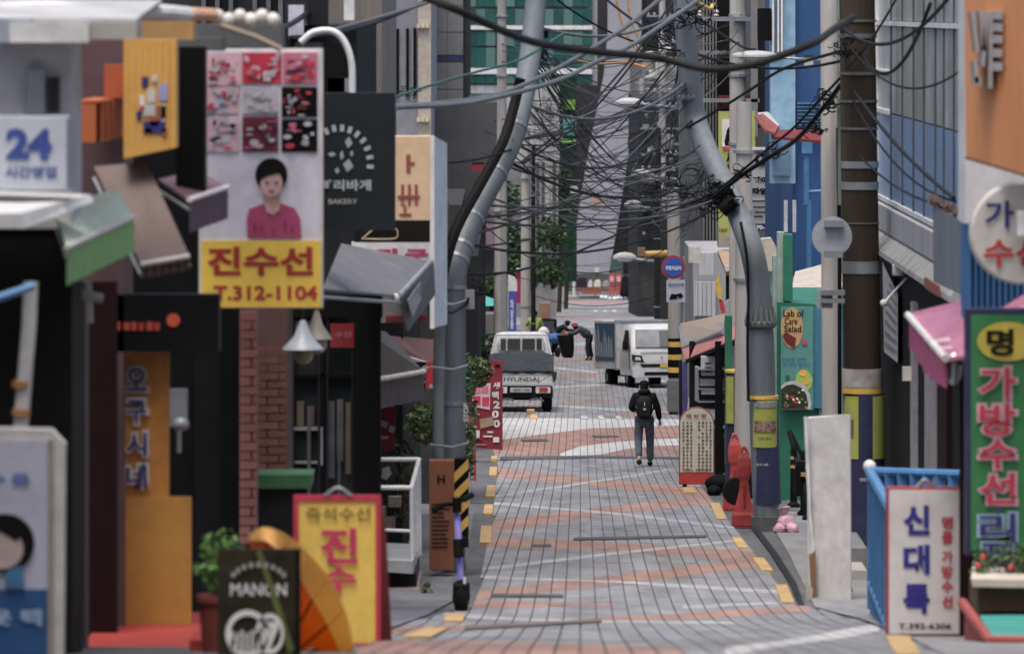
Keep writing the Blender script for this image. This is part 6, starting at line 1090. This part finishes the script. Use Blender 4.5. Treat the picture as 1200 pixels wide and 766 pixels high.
# =============== PEOPLE ===============
def skinned(par,name,js,bones,m,root,lvl=2):
    """one continuous skinned surface grown over a posed skeleton"""
    names=list(js); me=bpy.data.meshes.new(name); me.from_pydata([js[k][:3] for k in names],[(names.index(a),names.index(b)) for a,b in bones],[])
    o=bpy.data.objects.new(name,me); C.objects.link(o); o.parent=par; md=o.modifiers.new('skin','SKIN'); md.use_smooth_shade=True
    me.skin_vertices or me.attributes
    lay=me.skin_vertices[0].data if me.skin_vertices else None
    if lay is None: raise RuntimeError('no skin layer')
    for i,k in enumerate(names):
        r=js[k][3]; lay[i].radius=(r,r*(js[k][4] if len(js[k])>4 else 1)); lay[i].use_root=(k==root)
    md2=o.modifiers.new('sub','SUBSURF'); md2.levels=md2.render_levels=lvl; me.materials.append(m); return o
def addskin(me):
    bm=bmesh.new(); bm.from_mesh(me); bm.verts.layers.skin.verify(); bm.to_mesh(me); bm.free()
_sk=skinned
def skinned(par,name,js,bones,m,root,lvl=2):
    names=list(js); me=bpy.data.meshes.new(name); me.from_pydata([js[k][:3] for k in names],[(names.index(a),names.index(b)) for a,b in bones],[]); 
    bm=bmesh.new(); bm.from_mesh(me); L_=bm.verts.layers.skin.verify(); bm.verts.ensure_lookup_table()
    for i,k in enumerate(names):
        r=js[k][3]; s_=bm.verts[i][L_]; s_.radius=(r,r*(js[k][4] if len(js[k])>4 else 1)); s_.use_root=(k==root)
    bm.to_mesh(me); bm.free(); me.materials.append(m)
    o=bpy.data.objects.new(name,me); C.objects.link(o); o.parent=par; md=o.modifiers.new('skin','SKIN'); md.use_smooth_shade=True
    md2=o.modifiers.new('sub','SUBSURF'); md2.levels=md2.render_levels=lvl; return o
def figure(label,loc,rz,J,top,bot,shoe,sc=1,hairm=hair,skirt=None,long_coat=False):
    """J: posed joints (x right, y forward, z up, metres)"""
    t=thing('person',label,'person',loc,rz=rz); S=lambda p,r,*q:(p[0]*sc,p[1]*sc,p[2]*sc,r*sc,*q)
    j={}; b=[]
    for k,r in (('pelvis',.12),('waist',.11),('chest',.13),('neckb',.07),('neck',.05),('skull',.085),('crown',.075)): j[k]=S(J[k],r)
    b=[('pelvis','waist'),('waist','chest'),('chest','neckb'),('neckb','neck'),('neck','skull'),('skull','crown')]
    for s_ in 'lr':
        for k,r in (('sh',.06),('el',.042),('wr',.03),('hip',.085),('kn',.06),('an',.042),('toe',.035)): j[k+s_]=S(J[k+s_],r)
        b+=[('chest','sh'+s_),('sh'+s_,'el'+s_),('el'+s_,'wr'+s_),('pelvis','hip'+s_),('hip'+s_,'kn'+s_),('kn'+s_,'an'+s_),('an'+s_,'toe'+s_)]
        e,w=Vector(J['el'+s_]),Vector(J['wr'+s_]); d=(w-e).normalized(); sd_=d.cross(Vector((0,1,.2))).normalized(); palm=w+d*.07
        j['palm'+s_]=S(palm,.026); b.append(('wr'+s_,'palm'+s_)); fw=d.cross(sd_)
        for f_,(off,ln) in enumerate(((-.03,.065),(-.01,.08),(.01,.075),(.03,.06))):
            p1=palm+sd_*off+d*ln*.5; p2=p1+d*ln*.4+fw*.025; j[f'f{f_}a{s_}']=S(p1,.009); j[f'f{f_}b{s_}']=S(p2,.008); b+=[('palm'+s_,f'f{f_}a{s_}'),(f'f{f_}a{s_}',f'f{f_}b{s_}')]
        th=w+d*.03+fw*.045; j['th'+s_]=S(th,.011); b.append(('wr'+s_,'th'+s_)); j['thb'+s_]=S(th+d*.035,.009); b.append(('th'+s_,'thb'+s_))
    skinned(t,'body',j,b,skin,'pelvis')
    up=(Vector(J['crown'])-Vector(J['skull'])).normalized(); sk=(Vector(J['skull'])+up*.03)*sc
    return t,sk,S
def clothes(t,J,S,top,bot,shoe,topw=1.,hem=None):
    j={}; b=[]
    for k,r in (('pelvis',.16),('waist',.15),('chest',.165),('neckb',.085)): j[k]=S(J[k],r*topw)
    b=[('pelvis','waist'),('waist','chest'),('chest','neckb')]
    for s_ in 'lr':
        sh,el,wr=J['sh'+s_],J['el'+s_],J['wr'+s_]
        for k,p,r in (('sh'+s_,sh,.085*topw),('el'+s_,el,.065*topw),('wr'+s_,wr,.05*topw)): j[k]=S(p,r)
        b+=[('chest','sh'+s_),('sh'+s_,'el'+s_),('el'+s_,'wr'+s_)]
    skinned(t,'jacket',j,b,top,'chest')
    j={'pelvis':S(J['pelvis'],.135)}; b=[]
    for s_ in 'lr':
        for k,r in (('hip',.115),('kn',.088),('an',.075)): j[k+s_]=S(J[k+s_],r)
        b+=[('pelvis','hip'+s_),('hip'+s_,'kn'+s_),('kn'+s_,'an'+s_)]
    skinned(t,'trousers',j,b,bot,'pelvis')
    for s_ in 'lr':
        a,q=Vector(J['an'+s_]),Vector(J['toe'+s_]); d=q-a; mb=MB(); c_=(a+q)/2+Vector((0,0,-.02)); mb.ball(Vector(S(c_,0)[:3]),(.055*S(c_,1)[3],.14*S(c_,1)[3],.055*S(c_,1)[3]),12); part(t,'shoe',mb,shoe,local=True,smooth=True)
# walking man, from behind
J=dict(pelvis=(0,0,.95),waist=(0,0,1.08),chest=(0,.02,1.32),neckb=(0,.02,1.46),neck=(0,.04,1.53),skull=(0,.06,1.61),crown=(0,.06,1.68),
  shl=(-.19,.02,1.41),ell=(-.27,-.02,1.17),wrl=(-.2,.2,1.12),shr=(.19,.02,1.41),elr=(.28,0,1.13),wrr=(.31,.1,.93),
  hipl=(-.1,0,.9),knl=(-.12,-.02,.52),anl=(-.11,-.3,.2),toel=(-.11,-.34,.06),hipr=(.1,.0,.9),knr=(.12,.1,.5),anr=(.12,.1,.09),toer=(.12,.24,.04))
Yp=115; t,sk,S=figure('person in black jacket and cap walking away carrying a dark backpack',(X(755,Yp),Yp,g(Yp)+.035),0,J,None,None,None)
jk=mat('black_jacket',(.012,.012,.014),.75,var=.4,bump=.6,scale=9); jeans=mat('grey_jeans',(.065,.085,.105),.85,var=.35,scale=7,bump=.5)
clothes(t,J,S,jk,jeans,mat('black_shoe',(.015,.015,.015),.5),1.08)
part(t,'hood',MB().ball((0,-.02,1.5),(.13,.1,.08)),jk,local=True,smooth=True); part(t,'hair',MB().ball((0,.04,1.6),(.085,.095,.1)),hair,local=True,smooth=True); part(t,'cap',MB().ball((0,.06,1.66),(.1,.115,.075)).lathe((0,.12,1.66),[(.1,0),(.12,.01),(.1,.02)],16),black,local=True,smooth=True)
for s_ in (-1,1): part(t,'ear',MB().ball((s_*.088,.06,1.6),(.015,.025,.035)),skin,local=True)
t2=thing('backpack','dark backpack with small pale logo worn by the walking person','bag',(X(755,Yp),Yp-.18,g(Yp)+1.05))
b_=Vector(t2.location); mb=MB(); secs=[]
def rr_(hx,ya,yb,z_): return [(b_.x+x,b_.y+y,b_.z+z_) for x,y,_ in rect(hx,ya,yb,0,.04)]
part(t2,'body',loft(MB(),[rr_(.12,-.07,.08,-.02),rr_(.15,-.1,.08,.05),rr_(.16,-.1,.08,.25),rr_(.13,-.06,.08,.38),rr_(.07,-.02,.06,.42)]),mat('pack_black',(.018,.018,.02),.6,bump=.4),smooth=True); part(t2,'pocket',MB().box(b_.x-.11,b_.x+.11,b_.y-.13,b_.y-.09,b_.z+.02,b_.z+.18),mat('pack_black2',(.025,.025,.028),.5)); part(t2,'logo',MB().box(b_.x-.03,b_.x+.03,b_.y-.14,b_.y-.13,b_.z+.14,b_.z+.18).box(b_.x-.01,b_.x+.01,b_.y-.115,b_.y-.1,b_.z+.22,b_.z+.3),mat('dull_white',(.4,.38,.38)))
for s_ in (-1,1): part(t2,'strap',MB().tube(spline([b_+Vector((s_*.12,-.04,.05)),b_+Vector((s_*.19,.06,.2)),b_+Vector((s_*.13,.12,.4)),b_+Vector((s_*.08,.06,.4))],3),.018,6),black)
# bending woman with black sack
J=dict(pelvis=(.12,0,.88),waist=(.02,0,1.0),chest=(-.14,0,1.14),neckb=(-.25,0,1.2),neck=(-.3,0,1.22),skull=(-.37,0,1.25),crown=(-.42,0,1.3),
  shl=(-.2,-.14,1.16),ell=(-.42,-.16,1.0),wrl=(-.66,-.1,1.0),shr=(-.2,.14,1.16),elr=(-.42,.16,1.0),wrr=(-.66,.08,1.02),
  hipl=(.14,-.1,.84),knl=(.06,-.1,.48),anl=(.12,-.1,.1),toel=(0,-.1,.04),hipr=(.14,.12,.84),knr=(.16,.12,.47),anr=(.26,.12,.1),toer=(.14,.12,.04))
Yb=205; loc=(X(686,Yb),Yb,g(Yb)+.03); t,sk,S=figure('person in grey clothes and red hat bending over to a black sack',loc,0,J,None,None,None,.97)
clothes(t,J,S,mat('slate_coat',(.05,.065,.075),.85,var=.3),mat('slate_trousers',(.04,.05,.07),.85),mat('black_shoe',(.015,.015,.015)),1.3)
part(t,'hair',MB().ball((-.355,0,1.2),(.1,.1,.1)),hair,local=True,smooth=True); part(t,'hat',MB().ball((-.39,0,1.27),(.12,.12,.09)).lathe((-.38,0,1.23),[(.14,0),(.16,.01),(.13,.03)],16),mat('hat_red',(.28,.03,.04),.8),local=True,smooth=True)
mb=MB(); sc_=Vector(loc)+Vector((-.62,-.12,0)); 
for (h,w) in ((.1,.16),(.2,.22),(.45,.27),(.75,.3),(.92,.3)):
    for i in range(12): a=2*math.pi*i/12; mb.v.append(sc_+Vector(((w+.02*math.sin(a*5))*math.cos(a)-h*.12,w*.8*math.sin(a),h)))
mb.f=[[i*12+j,i*12+(j+1)%12,(i+1)*12+(j+1)%12,(i+1)*12+j] for i in range(4) for j in range(12)]+[list(range(11,-1,-1)),list(range(48,60))]; mb.m=[0]*len(mb.f)
one('trash_sack','large black sack held open by the bending person','bag',mb,mat('sack_black',(.015,.016,.018),.35,bump=.8,scale=12))
# worker in blue vest, worker in hi-vis, far pedestrian, dark coat person, person in white
st=dict(pelvis=(0,0,.95),waist=(0,0,1.08),chest=(0,0,1.32),neckb=(0,0,1.46),neck=(0,0,1.53),skull=(0,.02,1.61),crown=(0,.02,1.69),
  shl=(-.19,0,1.41),ell=(-.26,.02,1.15),wrl=(-.26,.1,.92),shr=(.19,0,1.41),elr=(.26,.02,1.15),wrr=(.26,.1,.92),
  hipl=(-.1,0,.9),knl=(-.11,.02,.5),anl=(-.12,0,.09),toel=(-.13,.14,.04),hipr=(.1,0,.9),knr=(.11,.02,.5),anr=(.12,0,.09),toer=(.13,.14,.04))
def mod(**k): d=dict(st); d.update(k); return d
def folk(label,px,Y,J,top,bot,sc=1,rz=0,hat=None,hm=None,topw=1.1,dz=.03):
    t,sk,S=figure(label,(X(px,Y),Y,g(Y)+dz),rz,J,None,None,None,sc); clothes(t,J,S,top,bot,mat('black_shoe',(.015,.015,.015)),topw)
    q=Vector(J['skull'])*sc; part(t,'hair',MB().ball(q+Vector((0,-.01,.03)),(.095*sc,.105*sc,.11*sc)),hm or hair,local=True,smooth=True)
    if hat: part(t,'hat',MB().ball(q+Vector((0,0,.08)),(.12*sc,.13*sc,.07*sc)).lathe(q+Vector((0,0,.05)),[(.15*sc,0),(.18*sc,.01),(.12*sc,.03)],14),hat,local=True,smooth=True)
    return t
bent=dict(J); folk('person in dark clothes with blue waist cloth bending at the cart behind pickup',654,212,bent,mat('night_coat',(.02,.025,.035),.8),mat('night_trousers',(.015,.017,.025),.8),.95,hat=mat('hat_dark',(.02,.02,.025),.8),rz=math.pi)
one('blue_cloth','blue cloth tied round the person at the cart','cloth',MB().ball(P(650,396,211.5),(.34,.3,.2),10),mat('cloth_blue',(.02,.1,.3),.7))
folk('worker in lime safety vest behind the pickup cab',627,209,mod(ell=(-.3,.1,1.2),wrl=(-.3,.3,1.2)),mat('hivis',(.2,.3,.05),.6),mat('night_trousers',(.015,.017,.025)),1.0,hat=None)
one('white_mirror_bag','white round mirror or bag above the pickup cab corner','mirror_bag',MB().ball(P(637,391,206),(.22,.2,.26),12),white)  # stands for the white mirror or bag at the cab corner
folk('person in white shirt, dark apron dress and white hat at far crossing',760,392,mod(),mat('white_shirt',(.55,.53,.52),.8),mat('apron_black',(.015,.015,.02),.8),.98,hat=mat('hat_white',(.55,.5,.48),.8))
tt=thing('apron','dark apron dress worn by the far pedestrian','dress',(X(760,391.7),391.6,g(391.7)+.3)); part(tt,'skirt',MB().lathe(Vector((X(760,392),392,g(392)+.3)),[(.3,0),(.28,.4),(.2,.75),(.17,1.05)],14),mat('apron_black',(.015,.015,.02)))
folk('figure in long black coat standing across the junction',733,540,mod(),mat('coat_black',(.012,.012,.014),.8),mat('coat_black',(.012,.012,.014)),1.35,topw=1.3); one('long_coat','long black coat hanging to the knees of the far figure','coat',MB().lathe(Vector((X(733,539.7),539.7,g(540)+.3)),[(.5,0),(.55,.5),(.42,1.3),(.35,1.9)],14),mat('coat_black',(.012,.012,.014)))
folk('person in white walking across the junction beside the black coat',741,552,mod(),mat('white_shirt',(.55,.53,.52)),mat('dim_render',(.08,.08,.085)),1.05)

# =============== CABLES ===============
def cab(label,pts,r,m=cable,n=6,group=None,seg=6,name='cable'):
    return one(name,label,'cable',MB().tube(spline([P(*p) for p in pts],n),r,seg),m,group)
cab('very thick blurred black cable sagging across the whole top of the alley',[(470,-15,47),(540,14,47),(620,48,48),(700,61,49),(770,68,50),(830,81,50),(885,75,50),(950,52,50),(975,36,51),(1000,20,52)],.034,seg=10,m=mat('cable_heavy',(.03,.03,.03),.7,dirt=.4,dcol=(.07,.08,.07)))
cab('thick grey cable climbing from the slate sign to the top edge',[(380,38,60),(440,22,62),(505,2,64),(560,-20,66)],.02,cableg); cab('dark green cable rising rightward under the thick grey cable',[(463,114,62),(505,100,63),(560,84,64),(610,70,65),(660,40,66)],.015,cableteal)
cab('upper of two heavy grey cables rising to top right',[(463,125,58),(540,119,60),(590,109,62),(640,87,64),(672,70,65),(705,50,66),(740,27,68),(790,-15,70)],.027,cableg,seg=8); cab('lower of two heavy grey cables rising to top right',[(463,126,57),(540,122,59),(600,110,61),(658,93,63),(694,75,64),(737,55,66),(780,27,68),(830,-8,70)],.027,cableg,seg=8)
cab('black cable from leaning pole up to the right, left of twin pair',[(611,190,68),(650,160,72),(677,140,75),(710,104,78),(742,66,80),(790,0,84)],.015); cab('black cable running parallel just beside its twin',[(613,192,68.3),(653,164,72.3),(680,144,75.3),(714,108,78.3),(746,68,80.3),(796,0,84.3)],.015)
cab('long black cable crossing low above the trucks to right pole',[(540,322,70),(595,319,72),(650,305,75),(705,283,77),(760,258,79),(835,228,80.5)],.016); cab('black cable looping from right pole bundle to the brown pole',[(835,232,80),(870,205,79),(905,182,78),(935,162,76),(962,130,75),(985,100,74.3)],.032); cab('second black cable looping to the brown pole just above its neighbour',[(838,226,80),(872,198,79),(903,172,78),(930,150,76.5),(958,120,75.3),(984,92,74.4)],.018)
cab('long black cable slanting up to the right over lamps',[(805,150,82),(840,130,80),(880,105,78),(920,80,76),(985,60,74)],.022); cab('black cable from pole top slanting down to the grey corrugated building',[(800,8,82),(830,30,85),(870,55,95),(885,58,100)],.02)
for i,(a,b,sg) in enumerate((((1000,105,73.6),(1118,232,56),.1),((1000,118,73.6),(1120,236,56),.25),((1005,180,73.6),(1100,240,57),.1),((985,30,74),(1110,0,60),.35),((990,45,74),(1130,80,58),.4),((992,80,73.7),(1060,-20,66),.1),((1008,60,73.7),(1090,5,62),.5))):
    one('cable',('black cable dropping from the brown pole to the tin cabinet, upper','black cable dropping from the brown pole to the tin cabinet, lower','thin cable from mid brown pole to tin cabinet','cable sagging from brown pole across the glazing to top right','cable drooping before the glazing toward orange sign','thin cable rising steeply from brown pole','deep sagging cable before the glazed facade')[i],'cable',MB().tube(cat_pts(P(*a),P(*b),sg,14),.022 if i in(0,3,6) else .014,6),cable)
R=random.Random(77)
def wire(a,b,sag,r,m=cable,lab=''):
    q=('taut' if sag<.45 else 'loose' if sag<.8 else 'sagging')+(' grey' if m is cableg else ' black')
    return one('wire',(q+' wire '+lab).replace('corrugated building pole','corrugated house pole').replace('down the alley from','from'),'wire',MB().tube(cat_pts(a,b,sag,14),r,4),m,'overhead wires '+lab)
LA=[(590,180,68,'leaning pole'),(602,160,68.2,'leaning pole'),(613,118,68.5,'leaning pole top'),(620,66,68.8,'leaning pole top'),(588,60,185,'pale concrete pole'),(588,150,185,'pale concrete pole'),(616,200,212,'straight concrete pole'),(584,250,178,'slim pole pair'),(642,165,330,'distant left pole'),(540,292,66.9,'leaning pole foot bend'),(556,250,67.3,'leaning pole bend')]
RA=[(806,118,82,'right bent pole top'),(840,225,80.8,'right bent pole'),(822,178,81.6,'right bent pole'),(803,50,82,'right bent pole top'),(866,60,118,'corrugated building pole'),(866,30,118,'corrugated building pole'),(800,170,260,'far crossarm pole'),(776,108,330,'far transformer pole'),(776,150,330,'far transformer pole'),(752,160,380,'far lamp pole'),(789,225,150,'hazard striped pole'),(800,240,240,'yellow arm mast')]
for i in range(64):
    a,b=R.choice(LA),R.choice(RA); y0,y1=a[1]+R.uniform(-14,14),b[1]+R.uniform(-16,16); d=abs(a[2]-b[2])+4
    wire(P(a[0],y0,a[2]),P(b[0],y1,b[2]),R.uniform(.08,.55)*(1+d/90),R.uniform(.004,.0085)*(1+(a[2]+b[2])/300),R.choice([cable,cable,cable,cableg]),'from %s to %s'%(a[3],b[3]))
FA=[(776,108,330,'far transformer pole'),(752,160,380,'far lamp pole'),(800,60,260,'far crossarm pole'),(642,140,330,'distant left pole'),(800,200,260,'far crossarm pole'),(771,235,300,'dark far pole')]
FB=[(800,30,82,'right bent pole top'),(830,180,81.5,'right bent pole'),(845,225,80.6,'right bent pole splice'),(866,40,118,'corrugated building pole'),(625,50,68.8,'leaning pole top'),(616,170,212,'straight concrete pole')]
for i in range(34):
    a,b=R.choice(FA),R.choice(FB); wire(P(a[0],a[1]+R.uniform(-10,10),a[2]),P(b[0]+R.uniform(-3,3),b[1]+R.uniform(-12,12),b[2]),R.uniform(.4,2.0),R.uniform(.006,.013),cable,'down the alley from %s to %s'%(a[3],b[3]))
for i in range(24):
    y=R.uniform(110,325); Y_=R.uniform(150,330); wire(P(R.uniform(560,600),y+R.uniform(-8,8),Y_),P(R.uniform(770,840),y+R.uniform(-10,10),Y_+R.uniform(-10,10)),R.uniform(.3,1.4),R.uniform(.009,.018),cable,'level across the alley '+('above the slanted wall foot' if y>240 else 'before the slanted wall'))
byl={}
for o in C.objects:
    if o.name.split('.')[0]=='wire': byl.setdefault(o['label'],[]).append(o)
for lb,os_ in byl.items():
    if len(os_)>1:
        os_.sort(key=lambda o:-sum(v.co.z for v in o.data.vertices)/len(o.data.vertices)-o.location.z)
        for o,w_ in zip(os_,('highest','second highest','third highest','fourth highest','fifth highest','sixth highest','seventh highest','eighth highest','ninth highest','tenth highest','eleventh highest','lowest')): o['label']=lb+', '+w_
for i,(pts,lab) in enumerate((([(722,0,120),(728,25,120),(738,48,120),(748,60,120)],'orange cable bundle strand curving down at top centre, leftmost'),([(735,-5,121),(738,20,121),(746,40,121),(752,58,121)],'orange cable strand in middle at top centre'),([(668,70,119),(700,75,120),(735,74,121),(760,80,121)],'orange cable lying nearly level at top centre'),([(805,-5,90),(830,10,92),(836,5,93)],'short yellow cable at the top beside bending pole'))): cab(lab,pts,.022 if i<3 else .03,mat('cable_orange',(.45,.2,.04),.6) if i<3 else mat('hazard_yellow',(.65,.38,.04)),name='orange_cable')
for i,(a,b,sg,r_,lb) in enumerate((((612,120,68.4),(804,96,82),.35,.02,'thick black cable from leaning pole to bent pole, just under the heavy one'),((600,165,68),(812,140,82),.5,.016,'second cable between the two bending poles, at lamp height'),((590,185,67.9),(836,205,81),.4,.018,'third cable between the two bending poles, above the splice'),((570,230,67.5),(842,232,80.6),.3,.014,'fourth cable between the two bending poles, meeting the splice'),((545,285,66.9),(845,240,80.6),.35,.016,'lowest cable between the two bending poles'),((463,185,62),(600,175,68),.1,.014,'cable from tan sign to leaning pole'),((625,30,69),(803,10,82),.25,.02,'top cable between the two bending poles'),((700,-10,90),(985,72,74.2),.5,.02,'cable entering at the top centre and sagging to brown pole'),((640,-10,80),(806,60,82),.2,.014,'steep cable from top centre to bent pole top'))):
    one('cable',lb,'cable',MB().tube(cat_pts(P(*a),P(*b),sg,16),r_,6),cable if i%3 else cableg)
# tangles / coils: each one coil of wire hung at a pole
def coil(label,x,y,Y,s_,n,seed,m=cable,r=.014):
    R=random.Random(seed); mb=MB(); c=P(x,y,Y); k=Y/FP
    for i in range(n):
        cc=c+Vector((R.gauss(0,s_*.45*k),R.uniform(-.2,.2),R.gauss(0,s_*.4*k))); ra=R.uniform(.15,.5)*s_*k; rb=ra*R.uniform(.3,1); a0=R.uniform(0,6); tl=R.uniform(-1,1)
        mb.tube([cc+Vector((ra*math.cos(a0+j*.62),.15*math.sin(j),rb*math.sin(a0+j*.62)+tl*ra*math.cos(a0+j*.62)*.5)) for j in range(R.randint(5,11))],r*R.uniform(.4,.9),4)
    return one('cable_coil',label,'cable coil',mb,m)
coil('messy coil of black wires where the right pole bends',842,232,80.3,22,26,1); coil('black wire coils hung on the slim concrete post top',966,120,79.3,18,22,2); coil('dense coil cluster at the slim post beside the blue building',956,150,79.2,13,16,3)
coil('black wire coils around the top of right bending pole',812,20,81.6,26,22,4); coil('tangled wires left of the right bending pole top',778,40,120,26,22,5,r=.02); coil('wire coils between right bend and far crossing',800,225,150,28,30,6,r=.022); coil('fine wire clutter on the far pole above lamps',775,170,320,26,34,7,r=.035)
coil('wire clutter lower on far pole above the crossing',780,235,250,24,30,8,r=.03); coil('wire loops right of the left bending pole top',634,70,70,16,12,9); coil('thin wire clutter along straight concrete poles',650,130,200,18,20,10,r=.02); coil('wires dangling at the top of brown pole',990,60,73.5,14,14,11)
coil('loose wires hanging on striped pale wall beside slate sign',480,110,110,16,10,12,r=.012); coil('dark wire clutter left of straight concrete pole',560,340,120,14,14,13,r=.02); coil('wire nest at top behind the portrait sign',372,66,70,22,18,14,r=.016)
coil('light grey wire nest around the far crossing pole',790,260,200,20,26,15,cableg,.022); coil('tangle of cables on bundle rising from the right pole bend',868,206,79,13,14,16); coil('tangle of cables nearer the blue building',905,180,78,12,14,17)
# hanging service boxes and insulators around the far poles
for i,(x,y,Y,w,h,m,lab) in enumerate(((773,196,300,8,8,offw,'small white box on the far pole'),(760,72,200,16,20,mat('drum_beige',(.3,.28,.23),.6),'beige drum shaped transformer above left lamp'),(783,55,140,7,12,offw,'cream service box beside bending pole top'),(948,72,80,10,12,offw,'white service box on the slim concrete post'),(560,196,150,14,10,mat('banner_wine',(.22,.012,.03)),'small red edged box behind the leaning pole'),(823,250,140,6,10,char,'charcoal service box below wire tangle'),(640,40,70,5,10,black,'black insulator box at right of left pole top'))):
    k=Y/FP; t=thing('service_box',lab,'box',P(x,y+h/2,Y)); part(t,'case',MB().lathe(P(x,y+h/2,Y),[(w/2*k,0),(w/2*k,h*k),(w*.3*k,h*k*1.1)],16) if 'drum' in lab else MB().pr(x-w/2,y-h/2,x+w/2,y+h/2,Y,.15),m); part(t,'lid',MB().pr(x-w/2-.5,y-h/2-1,x+w/2+.5,y-h/2+.5,Y-.02,.2),dark)
t=thing('drain_hose','white curved corrugated hose arching over the slate sign','hose',P(410,110,54)); part(t,'hose',MB().tube(spline([P(352,50,54),P(368,38,54),P(390,37,54),P(404,50,54),P(412,75,54),P(413,110,54)],6),.032,10),white,smooth=True)
t=bld('rooftop_cabinets','dark cluttered rooftop structure behind the portrait sign',-6,X(418,62),62,71,30,mat('rooftop_dark',(.03,.032,.035),.8,dirt=.3)); 
for (x0,y0,x1,y1,m) in ((338,6,356,46,mat('pale_lilac',(.5,.5,.58),.5)),(403,-20,415,24,white),(346,50,378,108,char),(378,52,404,108,black),(360,-20,384,30,dark),(384,92,412,108,grey)): part(t,'rooftop_unit',MB().pr(x0,y0,x1,y1,61.8,.3),m)
bk=bld('grey_building','grey striped block across the top left behind the roofs',-30,X(334,130),130,150,-60,mat('slate_block',(.06,.063,.068),.8,var=.3,scale=.6)); 
for x in (236,252,268,296,312,326): part(bk,'pilaster',MB().pr(x,-60,x+5,60,129.6,.5),mat('slate_fin',(.1,.105,.115),.8))
bld('dark_infill','dark windowless block behind the left roofs',-30,X(420,128),151,170,-60,mat('taupe_render',(.17,.15,.135),.8,streak=True))
mb=MB(); mb.tube(cat_pts(P(340,44,56),P(505,-2,66),.1),.02); mb.tube(cat_pts(P(290,46,52),P(362,14,62),.05),.03); one('cable','pair of dark cables running up from behind the portrait sign','cable',mb,cable)
